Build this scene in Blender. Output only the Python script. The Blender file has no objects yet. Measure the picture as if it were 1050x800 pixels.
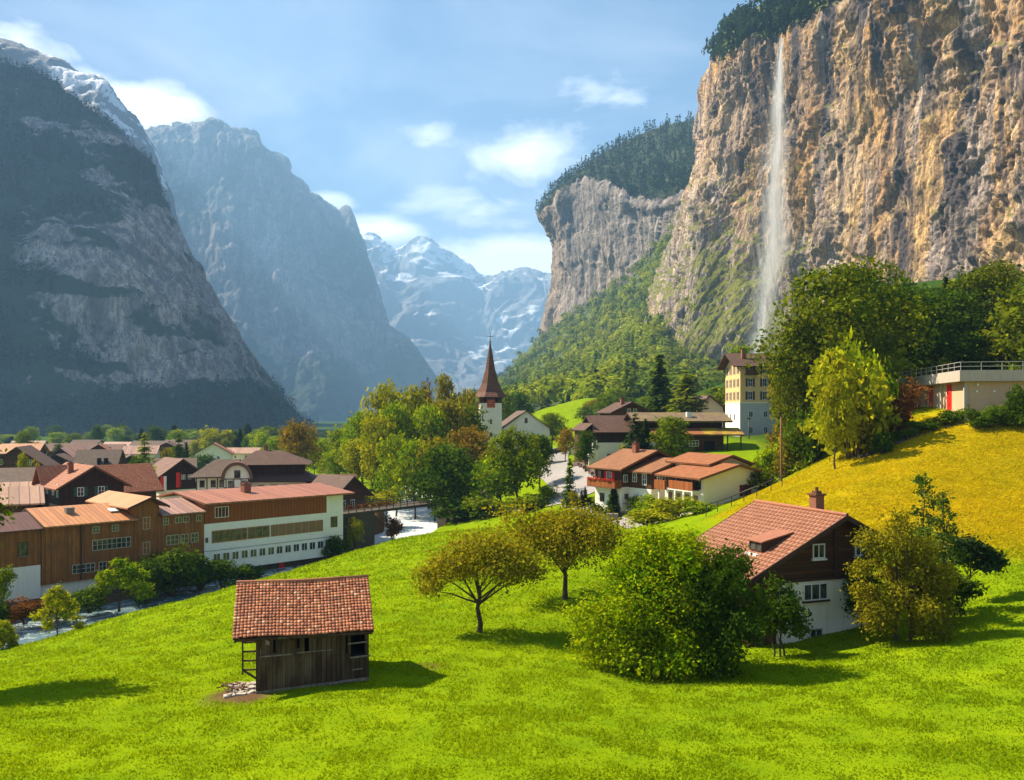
import bpy, math, random
import numpy as np
from mathutils import Vector

SC = bpy.context.scene
COL = SC.collection
F, CX, CY = 900.0, 525.0, 425.0      # focal length and principal point used to survey the place
RNG = np.random.default_rng(7)
R = math.radians

def P(px, py, D):
    return np.array([(px - CX) / F * D, D, (CY - py) / F * D])

def srgb(r, g, b):
    f = lambda c: (c / 12.92 if c <= .04045 else ((c + .055) / 1.055) ** 2.4)
    return (f(r / 255), f(g / 255), f(b / 255), 1.0)

# ------------------------------------------------------------------ noise
def _hash(ix, iy, iz, seed):
    h = (ix.astype(np.int64) * 374761393 + iy.astype(np.int64) * 668265263 + iz.astype(np.int64) * 2147483647 + seed * 974711) & 0xFFFFFFFF
    h = ((h ^ (h >> 13)) * 1274126177) & 0xFFFFFFFF
    h = ((h ^ (h >> 16)) * 2246822519) & 0xFFFFFFFF
    h = h ^ (h >> 15)
    return (h & 0xFFFFFF) / float(0xFFFFFF) * 2 - 1

def vnoise(p, seed=0):
    p = np.asarray(p, dtype=np.float64)
    i = np.floor(p); f = p - i
    f = f * f * f * (f * (f * 6 - 15) + 10)
    ix, iy, iz = i[..., 0], i[..., 1], i[..., 2]
    fx, fy, fz = f[..., 0], f[..., 1], f[..., 2]
    out = 0
    for dx in (0, 1):
        wx = fx if dx else 1 - fx
        for dy in (0, 1):
            wy = fy if dy else 1 - fy
            for dz in (0, 1):
                wz = fz if dz else 1 - fz
                out = out + _hash(ix + dx, iy + dy, iz + dz, seed) * wx * wy * wz
    return out

def fbm(p, octv=5, seed=0, gain=.5, ridged=False):
    p = np.asarray(p, dtype=np.float64)
    a, tot, out = 1.0, 0, 0
    for k in range(octv):
        n = vnoise(p * (2.03 ** k) + k * 17.3, seed + k)
        if ridged:
            n = 1 - 2 * np.abs(n)
        out = out + a * n; tot += a; a *= gain
    return out / tot

def cells(p, seed=0):
    """nearest cell of a jittered lattice: cell value, second value, distance gap, offset to the cell point"""
    p = np.asarray(p, dtype=np.float64); i0 = np.floor(p); sh = p.shape[:-1]
    b1 = np.full(sh, 1e9); b2 = np.full(sh, 1e9); v = np.zeros(sh); off = np.zeros(p.shape); g = np.zeros(p.shape)
    for dx in (-1, 0, 1):
        for dy in (-1, 0, 1):
            for dz in (-1, 0, 1):
                c = i0 + np.array([dx, dy, dz]); h = [_hash(c[..., 0], c[..., 1], c[..., 2], seed + 11 * k) for k in range(3)]
                q = c + .5 + .42 * np.stack(h, -1); r = p - q; d = (r * r).sum(-1)
                m = d < b1
                b2 = np.where(m, b1, np.minimum(b2, d)); b1 = np.where(m, d, b1)
                v = np.where(m, _hash(c[..., 0], c[..., 1], c[..., 2], seed + 77), v)
                off = np.where(m[..., None], r, off); g = np.where(m[..., None], np.stack([h[1], h[2], h[0]], -1), g)
    return v, np.sqrt(b2) - np.sqrt(b1), (off * g).sum(-1)

def rocky(S, size, seed, amp, stretch=(1, 1, .6), octv=3, tilt=1.1, groove=.5):
    d = 0
    for k in range(octv):
        sz = size / 2.6 ** k
        q = S * np.array(stretch) / sz
        q = q + .30 * np.stack([fbm(q * .9 + 5, 3, seed + k), fbm(q * .9 + 9, 3, seed + 3 + k), fbm(q * .9 + 2, 3, seed + 6 + k)], -1)
        v, e, t = cells(q, seed + 20 * k)
        d = d + amp / 2.1 ** k * (.55 * v + tilt * t - groove * np.exp(-(e / .10) ** 2))
    return d

def sstep(x, a, b):
    t = np.clip((x - a) / (b - a), 0, 1)
    return t * t * (3 - 2 * t)

# ------------------------------------------------------------------ mesh helpers
def link(name, me, mat=None, parent=None):
    o = bpy.data.objects.new(name, me)
    COL.objects.link(o)
    if mat is not None:
        for m in (mat if isinstance(mat, (list, tuple)) else [mat]):
            me.materials.append(m)
    if parent is not None:
        o.parent = parent
    return o

def np_mesh(name, verts, faces, smooth=False, attr=None, attr_name='tint'):
    """verts Nx3, faces MxK (all K equal)"""
    verts = np.asarray(verts, dtype=np.float32); faces = np.asarray(faces, dtype=np.int32)
    me = bpy.data.meshes.new(name)
    n, k = faces.shape
    me.vertices.add(len(verts)); me.vertices.foreach_set('co', verts.ravel())
    me.loops.add(n * k); me.loops.foreach_set('vertex_index', faces.ravel())
    me.polygons.add(n)
    me.polygons.foreach_set('loop_start', np.arange(0, n * k, k, dtype=np.int32))
    me.polygons.foreach_set('loop_total', np.full(n, k, dtype=np.int32))
    if smooth:
        me.polygons.foreach_set('use_smooth', np.ones(n, dtype=bool))
    if attr is not None:
        a = me.attributes.new(attr_name, 'FLOAT_COLOR', 'POINT')
        c = np.ones((len(verts), 4), dtype=np.float32); c[:, :attr.shape[1]] = attr
        a.data.foreach_set('color', c.ravel())
    me.update(calc_edges=True)
    return me

def grid_faces(nu, nv):
    i = np.arange(nu * nv).reshape(nu, nv)
    return np.stack([i[:-1, :-1], i[1:, :-1], i[1:, 1:], i[:-1, 1:]], -1).reshape(-1, 4)

class MB:
    """collects boxes, slabs and tubes into one mesh"""
    def __init__(s): s.v, s.f, s.uv = [], [], []
    def face(s, pts, uv=None):
        b = len(s.v); s.v += [tuple(p) for p in pts]; s.f.append(tuple(range(b, b + len(pts))))
        s.uv.append(uv or [(0, 0)] * len(pts))
    def hexa(s, a, b):
        """a: 4 lower points ccw from above, b: 4 upper"""
        k = len(s.v); s.v += [tuple(p) for p in a] + [tuple(p) for p in b]
        for q in ((3, 2, 1, 0), (4, 5, 6, 7), (0, 1, 5, 4), (1, 2, 6, 5), (2, 3, 7, 6), (3, 0, 4, 7)):
            s.f.append(tuple(k + i for i in q)); s.uv.append([(0, 0)] * 4)
        return s
    def box(s, x0, y0, z0, x1, y1, z1):
        return s.hexa([(x0, y0, z0), (x1, y0, z0), (x1, y1, z0), (x0, y1, z0)], [(x0, y0, z1), (x1, y0, z1), (x1, y1, z1), (x0, y1, z1)])
    def obox(s, o, u, n, us, ns, zs):
        o = np.array(o, float); u = np.array([u[0], u[1], 0.]); n = np.array([n[0], n[1], 0.])
        pt = lambda a, b, c: o + u * a + n * b + np.array([0, 0, c])
        c = [(us[0], ns[1]), (us[1], ns[1]), (us[1], ns[0]), (us[0], ns[0])]
        return s.hexa([pt(a, b, zs[0]) for a, b in c], [pt(a, b, zs[1]) for a, b in c])
    def slab(s, p, t, u0=0.):
        """p: four top points (eave a, eave b, ridge b, ridge a); t: thickness straight down; uv in metres"""
        p = [np.array(q, float) for q in p]
        lo = [q - np.array([0, 0, t]) for q in p]
        L = np.linalg.norm(p[1] - p[0]); S = np.linalg.norm(p[3] - p[0])
        k = len(s.v); s.v += [tuple(q) for q in lo] + [tuple(q) for q in p]
        for q in ((3, 2, 1, 0), (4, 5, 6, 7), (0, 1, 5, 4), (1, 2, 6, 5), (2, 3, 7, 6), (3, 0, 4, 7)):
            s.f.append(tuple(k + i for i in q))
            uvs = [(0, 0), (L, 0), (L, S), (0, S)]
            s.uv.append([uvs[i % 4] for i in q])
        return s
    def prism(s, poly, axis, a, b):
        """poly: 2d outline; axis 'y': points are (x,z) pushed from y=a to b; 'x': (y,z); 'z': (x,y)"""
        mk = {'y': lambda p, t: (p[0], t, p[1]), 'x': lambda p, t: (t, p[0], p[1]), 'z': lambda p, t: (p[0], p[1], t)}[axis]
        n = len(poly); A = [mk(p, a) for p in poly]; B = [mk(p, b) for p in poly]
        k = len(s.v); s.v += A + B
        s.f.append(tuple(k + i for i in range(n))); s.uv.append([(0, 0)] * n)
        s.f.append(tuple(k + n + i for i in reversed(range(n)))); s.uv.append([(0, 0)] * n)
        for i in range(n):
            j = (i + 1) % n
            s.f.append((k + i, k + n + i, k + n + j, k + j)); s.uv.append([(0, 0)] * 4)
        return s
    def tube(s, pts, rad, n=6, cap=True):
        pts = [np.array(p, float) for p in pts]
        rad = rad if hasattr(rad, '__len__') else [rad] * len(pts)
        k = len(s.v)
        for i, p in enumerate(pts):
            d = pts[min(i + 1, len(pts) - 1)] - pts[max(i - 1, 0)]; d = d / (np.linalg.norm(d) + 1e-9)
            a = np.cross(d, [0, 0, 1.]) if abs(d[2]) < .95 else np.cross(d, [1., 0, 0]); a /= np.linalg.norm(a); b = np.cross(d, a)
            for j in range(n):
                t = 2 * math.pi * j / n
                s.v.append(tuple(p + rad[i] * (a * math.cos(t) + b * math.sin(t))))
        for i in range(len(pts) - 1):
            for j in range(n):
                s.f.append((k + i * n + j, k + i * n + (j + 1) % n, k + (i + 1) * n + (j + 1) % n, k + (i + 1) * n + j)); s.uv.append([(0, 0)] * 4)
        if cap:
            e = k + (len(pts) - 1) * n
            s.f.append(tuple(e + j for j in range(n))); s.uv.append([(0, 0)] * n)
        return s
    def build(s, name, mat=None, parent=None, smooth=False, tint=None):
        me = bpy.data.meshes.new(name); me.from_pydata(s.v, [], s.f)
        ul = me.uv_layers.new(name='UVMap'); flat = [c for f in s.uv for p in f for c in p]
        ul.data.foreach_set('uv', flat)
        if tint is not None:
            a = me.attributes.new('tint', 'FLOAT_COLOR', 'POINT')
            c = np.ones((len(s.v), 4), dtype=np.float32); c[:, 0] = tint; c[:, 1] = tint
            a.data.foreach_set('color', c.ravel())
        if smooth:
            for p in me.polygons: p.use_smooth = True
        import bmesh
        bm = bmesh.new(); bm.from_mesh(me); bmesh.ops.recalc_face_normals(bm, faces=bm.faces); bm.to_mesh(me); bm.free()
        return link(name, me, mat, parent)

def empty(name, loc, rz=0.):
    o = bpy.data.objects.new(name, None); COL.objects.link(o)
    o.location = loc; o.rotation_euler = (0, 0, rz); o.empty_display_size = .5
    return o

def tag(o, label=None, cat=None, group=None, kind=None):
    if label: o['label'] = label
    if cat: o['category'] = cat
    if group: o['group'] = group
    if kind: o['kind'] = kind
    return o

# ------------------------------------------------------------------ materials
class Nodes:
    def __init__(s, name):
        s.m = bpy.data.materials.new(name); s.m.use_nodes = True
        s.t = s.m.node_tree; s.b = s.t.nodes['Principled BSDF']; s.out = s.t.nodes['Material Output']
        s.b.inputs['Specular IOR Level'].default_value = .25
    def n(s, typ, **kw):
        x = s.t.nodes.new(typ)
        for k, v in kw.items(): setattr(x, k, v)
        return x
    def set(s, sock, v):
        if isinstance(v, bpy.types.NodeSocket): s.t.links.new(v, sock)
        else:
            try: sock.default_value = v
            except Exception: sock.default_value = (v, v, v)
    def coord(s, which='Object', scale=None):
        o = s.n('ShaderNodeTexCoord').outputs[which]
        if scale is None: return o
        mp = s.n('ShaderNodeMapping'); s.set(mp.inputs['Vector'], o); mp.inputs['Scale'].default_value = scale
        return mp.outputs[0]
    def pos(s, scale=None):
        o = s.n('ShaderNodeNewGeometry').outputs['Position']
        if scale is None: return o
        mp = s.n('ShaderNodeMapping'); s.set(mp.inputs['Vector'], o); mp.inputs['Scale'].default_value = scale
        return mp.outputs[0]
    def noise(s, vec, scale=1., detail=5., rough=.55, dist=0.):
        x = s.n('ShaderNodeTexNoise'); s.set(x.inputs['Vector'], vec)
        for k, v in (('Scale', scale), ('Detail', detail), ('Roughness', rough), ('Distortion', dist)): x.inputs[k].default_value = v
        return x.outputs['Fac']
    def ramp(s, fac, stops, interp='LINEAR'):
        x = s.n('ShaderNodeValToRGB'); s.set(x.inputs[0], fac); e = x.color_ramp.elements; x.color_ramp.interpolation = interp
        while len(e) < len(stops): e.new(.5)
        for el, (p, c) in zip(e, stops):
            el.position = p; el.color = c if hasattr(c, '__len__') else (c, c, c, 1)
        return x.outputs[0]
    def mix(s, fac, a, b, mode='MIX'):
        x = s.n('ShaderNodeMix', data_type='RGBA', blend_type=mode)
        s.set(x.inputs[0], fac); s.set(x.inputs[6], a); s.set(x.inputs[7], b)
        return x.outputs[2]
    def math(s, op, a, b=0., c=None, clamp=False):
        x = s.n('ShaderNodeMath', operation=op, use_clamp=clamp); s.set(x.inputs[0], a); s.set(x.inputs[1], b)
        if c is not None: s.set(x.inputs[2], c)
        return x.outputs[0]
    def attr(s, name='tint'):
        a = s.n('ShaderNodeAttribute'); a.attribute_name = name
        sp = s.n('ShaderNodeSeparateColor'); s.set(sp.inputs[0], a.outputs['Color'])
        return sp.outputs
    def bump(s, h, strength=.4, dist=.05):
        x = s.n('ShaderNodeBump'); s.set(x.inputs['Height'], h); x.inputs['Strength'].default_value = strength; x.inputs['Distance'].default_value = dist
        s.t.links.new(x.outputs[0], s.b.inputs['Normal'])
    def base(s, c, rough=.8):
        s.set(s.b.inputs['Base Color'], c); s.set(s.b.inputs['Roughness'], rough)
        return s.m

def scalec(c, k): return (c[0] * k, c[1] * k, c[2] * k, 1)

def mat_plain(name, c, rough=.7, var=.25, scale=2., metal=0., bump=.15):
    s = Nodes(name); v = s.coord()
    n = s.noise(v, scale, 6)
    s.base(s.mix(n, scalec(c, 1 - var), scalec(c, 1 + var)), rough)
    s.b.inputs['Metallic'].default_value = metal
    if bump: s.bump(s.noise(v, scale * 8, 4), bump, .02)
    return s.m

def mat_plaster(name, c, stain=.35):
    s = Nodes(name); v = s.coord()
    streak = s.noise(s.coord('Object', (3, 3, .35)), 1.2, 6, .6)
    blot = s.noise(v, .8, 5)
    col = s.mix(s.math('MULTIPLY', s.ramp(streak, [(.45, 0.), (.8, 1.)]), stain), c, scalec(c, .55))
    col = s.mix(s.ramp(blot, [(.4, 0.), (.75, .35)]), col, scalec((c[0], c[1] * .95, c[2] * .85), .8))
    s.bump(s.noise(v, 14, 4), .15, .02)
    return s.base(col, .9)

def mat_wood(name, c, axis='z', pitch=.2, dark=.45, var=.35, weather=None):
    """boards: axis 'z' = vertical boards, 'h' = horizontal boards"""
    s = Nodes(name)
    o = s.n('ShaderNodeTexCoord').outputs['Object']
    sp = s.n('ShaderNodeSeparateXYZ'); s.set(sp.inputs[0], o)
    if axis == 'z':
        q = s.math('ADD', sp.outputs[0], sp.outputs[1])
        grain = s.noise(s.coord('Object', (9, 9, .7)), 1.4, 6, .65)
    else:
        q = sp.outputs[2]
        grain = s.noise(s.coord('Object', (.7, .7, 9)), 1.4, 6, .65)
    q = s.math('DIVIDE', q, pitch)
    fr = s.math('FRACT', q); fl = s.math('FLOOR', q)
    gap = s.math('LESS_THAN', fr, .09)
    w = s.n('ShaderNodeTexWhiteNoise', noise_dimensions='1D'); s.set(w.inputs['W'], fl)
    col = s.mix(w.outputs[0], scalec(c, 1 - var), scalec(c, 1 + var))
    col = s.mix(s.ramp(grain, [(.35, 0.), (.7, 1.)]), col, scalec(c, .55))
    if weather: col = s.mix(s.ramp(s.noise(s.coord('Object', (1.5, 1.5, .5)), 1., 5), [(.45, 0.), (.7, .8)]), col, weather)
    col = s.mix(gap, col, scalec(c, dark * .5))
    h = s.math('SUBTRACT', s.math('MULTIPLY', grain, .3), gap)
    s.bump(h, .5, .02)
    return s.base(col, .8)

def mat_tiles(name, c, c2, tw=.3, th=.3, moss=None, mossamt=.5):
    s = Nodes(name); uv = s.coord('UV')
    br = s.n('ShaderNodeTexBrick'); s.set(br.inputs['Vector'], uv)
    br.offset = .5; br.inputs['Scale'].default_value = 1.; br.inputs['Brick Width'].default_value = tw; br.inputs['Row Height'].default_value = th
    br.inputs['Mortar Size'].default_value = .03 * th / .3; br.inputs['Mortar Smooth'].default_value = .3
    br.inputs['Color1'].default_value = c; br.inputs['Color2'].default_value = c2; br.inputs['Mortar'].default_value = scalec(c2, .3)
    n = s.noise(s.coord('Object'), .7, 6, .65)
    col = s.mix(s.ramp(n, [(.35, 0.), (.7, .75)]), br.outputs['Color'], scalec(c2, .6))
    if moss: col = s.mix(s.math('MULTIPLY', s.ramp(s.noise(s.coord('Object'), .45, 6, .6), [(.42, 0.), (.62, 1.)]), mossamt), col, moss)
    sv = s.n('ShaderNodeSeparateXYZ'); s.set(sv.inputs[0], uv)
    row = s.math('FRACT', s.math('DIVIDE', sv.outputs[1], th))
    s.bump(s.math('SUBTRACT', s.math('SUBTRACT', 0., row), br.outputs['Fac']), .6, .04)
    return s.base(col, .75)

def mat_metalroof(name, c, pitch=.45, rust=None, rustamt=.6):
    s = Nodes(name); uv = s.coord('UV')
    sv = s.n('ShaderNodeSeparateXYZ'); s.set(sv.inputs[0], uv)
    fr = s.math('FRACT', s.math('DIVIDE', sv.outputs[0], pitch)); seam = s.math('LESS_THAN', fr, .14)
    w = s.n('ShaderNodeTexWhiteNoise', noise_dimensions='1D'); s.set(w.inputs['W'], s.math('FLOOR', s.math('DIVIDE', sv.outputs[0], pitch)))
    mp = s.n('ShaderNodeMapping'); s.set(mp.inputs['Vector'], uv); mp.inputs['Scale'].default_value = (2.2, .35, 1)
    n = s.noise(mp.outputs[0], 1., 6, .65)
    col = s.mix(w.outputs[0], scalec(c, .8), scalec(c, 1.15))
    if rust: col = s.mix(s.math('MULTIPLY', s.ramp(n, [(.4, 0.), (.65, 1.)]), rustamt), col, rust)
    col = s.mix(seam, col, scalec(c, .45))
    s.bump(s.math('ADD', seam, s.math('MULTIPLY', n, .2)), .5, .04)
    s.b.inputs['Metallic'].default_value = .0
    return s.base(col, .55)

def mat_leaf(name, c1, c2, trans=.28, objvar=.25, gloss=0.):
    s = Nodes(name); a = s.attr('tint')
    oi = s.n('ShaderNodeObjectInfo')
    col = s.mix(a[0], c1, c2)
    k = s.math('ADD', s.math('MULTIPLY', a[1], .7), .62)
    k = s.math('MULTIPLY', k, s.math('ADD', s.math('MULTIPLY', oi.outputs['Random'], objvar), 1 - objvar / 2))
    mul = s.n('ShaderNodeVectorMath', operation='SCALE'); s.set(mul.inputs[0], col); s.set(mul.inputs['Scale'], k)
    d = s.n('ShaderNodeBsdfDiffuse'); s.set(d.inputs[0], mul.outputs[0])
    t = s.n('ShaderNodeBsdfTranslucent')
    br = s.n('ShaderNodeVectorMath', operation='MULTIPLY'); s.set(br.inputs[0], mul.outputs[0]); br.inputs[1].default_value = (1.5, 1.4, .7)
    s.set(t.inputs[0], br.outputs[0])
    mx = s.n('ShaderNodeMixShader'); mx.inputs[0].default_value = trans
    s.t.links.new(d.outputs[0], mx.inputs[1]); s.t.links.new(t.outputs[0], mx.inputs[2])
    g = s.n('ShaderNodeBsdfGlossy'); g.inputs['Roughness'].default_value = .45
    m2 = s.n('ShaderNodeMixShader'); m2.inputs[0].default_value = gloss
    s.t.links.new(mx.outputs[0], m2.inputs[1]); s.t.links.new(g.outputs[0], m2.inputs[2])
    s.t.links.new(m2.outputs[0], s.out.inputs[0])
    return s.m

def mat_glass(name, c=(.02, .025, .03, 1)):
    s = Nodes(name); s.base(s.mix(s.ramp(s.noise(s.coord('Object'), .9, 2), [(.45, 0.), (.6, 1.)]), c, scalec((.09, .085, .07, 1), 1)), .08)
    s.b.inputs['Specular IOR Level'].default_value = .6
    return s.m

M = {}
M['white'] = mat_plaster('white_plaster', (.84, .77, .66, 1))
M['cream'] = mat_plaster('cream_plaster', (.78, .69, .53, 1), .2)
M['yellow'] = mat_plaster('yellow_plaster', (.70, .45, .20, 1), .25)
M['greyplaster'] = mat_plaster('grey_plaster', (.44, .43, .42, 1), .4)
M['tan'] = mat_plaster('tan_plaster', (.52, .37, .24, 1), .2)
M['concrete'] = mat_plaster('pale_concrete', (.42, .37, .31, 1), .4)
M['whitepaint'] = mat_plain('white_paint', (.75, .73, .68, 1), .5, .08)
M['creampaint'] = mat_plain('cream_window_paint', (.50, .42, .28, 1), .6, .15)
M['framewood'] = mat_plain('light_brown_window_wood', (.33, .15, .055, 1), .6, .2)
M['redpaint'] = mat_plain('red_paint', (.62, .015, .012, 1), .5, .12)
M['redshutter'] = mat_wood('red_shutter_paint', (.27, .035, .02, 1), 'h', .08)
M['brownshutter'] = mat_wood('brown_shutter_paint', (.14, .045, .02, 1), 'h', .08)
M['greenshutter'] = mat_wood('green_shutter_paint', (.03, .12, .07, 1), 'h', .08)
M['larchwood'] = mat_wood('orange_brown_cladding', (.36, .135, .03, 1), 'z', .22, weather=(.15, .065, .022, 1))
M['redwood'] = mat_wood('red_brown_cladding', (.33, .095, .02, 1), 'z', .5, var=.12)
M['brownwood'] = mat_wood('dark_brown_boards', (.10, .042, .018, 1), 'h', .2)
M['brownwoodv'] = mat_wood('brown_vertical_boards', (.11, .045, .018, 1), 'z', .2)
M['darkwood'] = mat_wood('near_black_brown_boards', (.045, .017, .010, 1), 'z', .25)
M['oldwood'] = mat_wood('weathered_barn_boards', (.075, .04, .019, 1), 'z', .21, weather=(.17, .115, .06, 1))
M['balcony'] = mat_wood('orange_balcony_boards', (.34, .10, .022, 1), 'z', .28)
M['greywood'] = mat_wood('silvered_timber', (.26, .21, .155, 1), 'z', .12)
M['trim'] = mat_plain('dark_timber_trim', (.06, .03, .018, 1), .75)
M['browntrim'] = mat_plain('brown_timber_trim', (.16, .065, .028, 1), .75)
M['glass'] = mat_glass('window_glass')
M['rose'] = mat_plain('rose_tile_cover', (.30, .12, .07, 1), .75, .3, 3.)
M['browntile'] = mat_plain('brown_tile_cover', (.15, .075, .05, 1), .8, .3, 3.)
M['railgrey'] = mat_plain('galvanised_rail', (.33, .31, .28, 1), .5, .15)
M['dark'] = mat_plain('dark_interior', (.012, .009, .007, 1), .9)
M['iron'] = mat_plain('dark_iron', (.05, .048, .045, 1), .5)
M['copper'] = mat_plain('brown_copper_cap', (.12, .05, .03, 1), .5)
M['stone'] = mat_plain('grey_stone', (.22, .19, .16, 1), .9, .45, 1.6, bump=.5)
M['darkstone'] = mat_plain('dark_wet_stone', (.07, .055, .042, 1), .9, .5, 1.2, bump=.6)
M['bark'] = mat_plain('bark', (.075, .05, .033, 1), .95, .45, 5., bump=.6)
M['tile_house'] = mat_tiles('rose_brown_roof_tiles', (.40, .145, .075, 1), (.30, .105, .06, 1), .34, .4)
M['tile_brown'] = mat_tiles('brown_roof_tiles', (.17, .085, .055, 1), (.12, .062, .043, 1), .4, .4)
M['tile_orange'] = mat_tiles('orange_roof_tiles', (.46, .17, .06, 1), (.37, .13, .045, 1), .3, .36)
M['tile_red'] = mat_tiles('red_roof_tiles', (.30, .075, .035, 1), (.40, .15, .07, 1), .45, .5)
M['tile_greybrown'] = mat_tiles('grey_brown_roof_tiles', (.20, .125, .085, 1), (.14, .09, .065, 1), .4, .4)
M['tile_tan'] = mat_tiles('tan_brown_roof_tiles', (.40, .175, .075, 1), (.31, .13, .055, 1), .3, .36)
M['tile_moss'] = mat_tiles('mossy_stone_roof', (.30, .21, .13, 1), (.20, .13, .08, 1), .5, .45, (.25, .19, .02, 1), .35)
M['tile_lichen'] = mat_tiles('lichen_yellow_roof', (.42, .22, .06, 1), (.32, .15, .04, 1), .5, .45, (.46, .33, .01, 1), 1.)
M['tile_spire'] = mat_tiles('brown_spire_shingles', (.21, .085, .04, 1), (.15, .06, .032, 1), .5, .45)
M['metal_orange'] = mat_metalroof('orange_rusted_sheet_roof', (.50, .215, .08, 1), .55, (.36, .13, .05, 1))
M['metal_maroon'] = mat_metalroof('maroon_sheet_roof', (.11, .04, .03, 1), .5, (.18, .08, .05, 1), .4)
M['metal_pink'] = mat_metalroof('pale_pink_sheet_roof', (.42, .25, .17, 1), 1.2, (.30, .16, .10, 1), .6)
M['tile_faded'] = mat_tiles('faded_red_brown_roof', (.26, .125, .085, 1), (.19, .095, .07, 1), .4, .4)
M['metal_red'] = mat_metalroof('faded_red_sheet_roof', (.35, .135, .075, 1), .9, (.28, .10, .06, 1), .5)
M['metal_mauve'] = mat_metalroof('mauve_sheet_roof', (.36, .20, .15, 1), .8, (.27, .15, .11, 1), .5)

G = srgb
M['leaf_green'] = mat_leaf('green_leaves', (.07, .125, .005, 1), (.18, .215, .008, 1))
M['leaf_bright'] = mat_leaf('bright_green_leaves', (.075, .18, .003, 1), (.34, .37, .003, 1))
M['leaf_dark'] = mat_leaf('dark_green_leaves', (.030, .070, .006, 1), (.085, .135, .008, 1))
M['leaf_yellow'] = mat_leaf('yellow_green_leaves', (.18, .22, .006, 1), (.36, .33, .010, 1))
M['leaf_olive'] = mat_leaf('olive_autumn_leaves', (.15, .15, .008, 1), (.32, .27, .014, 1))
M['leaf_gold'] = mat_leaf('golden_autumn_leaves', (.20, .15, .015, 1), (.27, .17, .015, 1))
M['leaf_slope'] = mat_leaf('slope_tree_leaves', (.038, .075, .004, 1), (.18, .195, .007, 1))
M['leaf_orchard'] = mat_leaf('orchard_leaves', (.14, .16, .006, 1), (.44, .35, .014, 1))
M['leaf_brown'] = mat_leaf('russet_olive_leaves', (.17, .15, .010, 1), (.42, .30, .016, 1))
M['leaf_red'] = mat_leaf('copper_red_leaves', (.13, .045, .02, 1), (.20, .09, .02, 1))
M['leaf_ivy'] = mat_leaf('ivy_leaves', (.05, .12, .01, 1), (.14, .19, .012, 1))
M['needle_dark'] = mat_leaf('dark_needles', (.020, .045, .014, 1), (.045, .075, .016, 1), .2)
M['needle_mid'] = mat_leaf('green_needles', (.05, .10, .014, 1), (.10, .145, .018, 1), .3)
M['needle_larch'] = mat_leaf('larch_needles', (.13, .18, .014, 1), (.23, .24, .016, 1), .35)
M['forest'] = mat_leaf('mixed_forest_leaves', (.055, .115, .012, 1), (.36, .40, .02, 1), .3)
M['forest_dark'] = mat_leaf('dark_spruce_forest', (.016, .036, .014, 1), (.045, .07, .018, 1), .2)
M['petal'] = mat_leaf('red_flowers', (.45, .03, .02, 1), (.6, .12, .05, 1))
# ================================================================== terrain
ZV = -20.0        # village level, camera is at 0
RZ = -20.9        # river surface
ctrl = []
def C(px, py, D): ctrl.append(P(px, py, D))
def CW(x, y, z): ctrl.append(np.array([x, y, z], float))
for a in ((525, 800, 26), (0, 800, 27.5), (1050, 800, 25.5), (262, 712, 38), (378, 696, 39.3), (490, 648, 52), (580, 607, 62),
          (130, 629, 77), (250, 597, 87), (350, 567, 98), (430, 548, 107), (525, 541, 111), (20, 664, 74), (60, 652, 74), (300, 590, 84), (350, 574, 90), (300, 604, 74), (250, 608, 76), (200, 622, 70), (350, 592, 78), (430, 553, 98), (430, 568, 86), (150, 643, 66), (390, 562, 94), (250, 602, 94), (300, 589, 101), (350, 573, 109), (208, 613, 90), (430, 553, 129), (390, 563, 118), (170, 622, 86), (130, 633, 82), (60, 720, 38), (0, 690, 52),
          (700, 690, 43), (842, 656, 50.6), (1000, 602, 56), (1050, 560, 62), (1050, 640, 46), (900, 740, 32),
          (1050, 432, 90), (985, 425, 93), (880, 470, 90), (900, 500, 76), (800, 505, 84), (760, 520, 88), (950, 530, 69), (830, 540, 72), (1040, 490, 76),
          (690, 526, 103), (722, 524, 102), (795, 496, 110), (640, 521, 116), (660, 517, 116), (612, 530, 118), (655, 546, 106),
          (585, 516, 130), (614, 505, 132), (590, 482, 175), (572, 472, 212), (515, 465, 232), (560, 462, 235), (500, 500, 175), (470, 530, 150), (455, 530, 150),
          (760, 447, 185), (740, 452, 175), (810, 440, 190), (702, 462, 156), (655, 468, 158), (612, 471, 162), (800, 462, 150),
          (600, 408, 420), (560, 418, 420), (660, 410, 400), (720, 425, 260), (860, 440, 112), (830, 460, 118), (800, 478, 120)):
    C(*a)
for a in ((0, 0, -10), (-30, 5, -10.8), (30, 5, -9.5), (0, -60, -9), (60, 20, -7), (75, 60, -5), (-50, 20, -13), (-60, 45, -17),
          (-60, 97, ZV), (-45, 125, ZV), (-35, 150, ZV), (-75, 120, ZV), (-100, 90, ZV), (-110, 60, ZV), (-60, 200, ZV), (-100, 300, ZV), (-200, 200, ZV), (-35, 260, -19), (-60, 420, ZV),
          (-300, 500, ZV), (-600, 900, -23), (-100, 900, -22), (-400, 1300, -32), (-150, 1300, -30), (-26, 320, -17), (-20, 480, -13),
          (30, 600, 0), (60, 900, -5), (70, 300, 3), (95, 400, 8), (130, 520, 12), (55, 230, 0), (85, 230, 14), (120, 300, 42), (80, 140, 5), (70, 120, 2.5), (140, 150, 10), (110, 95, 4), (60, 112, 1.5), (200, 500, 50), (200, 800, 30), (160, 650, 22), (350, 300, 60),
          (-3000, -500, -18), (3000, -500, 20), (-3000, 4000, -40), (3000, 4000, 10), (0, 9000, -60), (0, 2500, -40), (-1500, 1500, -35), (-700, 1100, -28), (-1000, 900, -25), (-900, 1400, -34), (-300, 700, -22), (-1600, 700, -25), (1500, 1500, 30), (-6000, 9000, -60), (6000, 9000, -60)):
    CW(*a)
ctrl = np.array(ctrl)
_c2 = 9.0 ** 2
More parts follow.
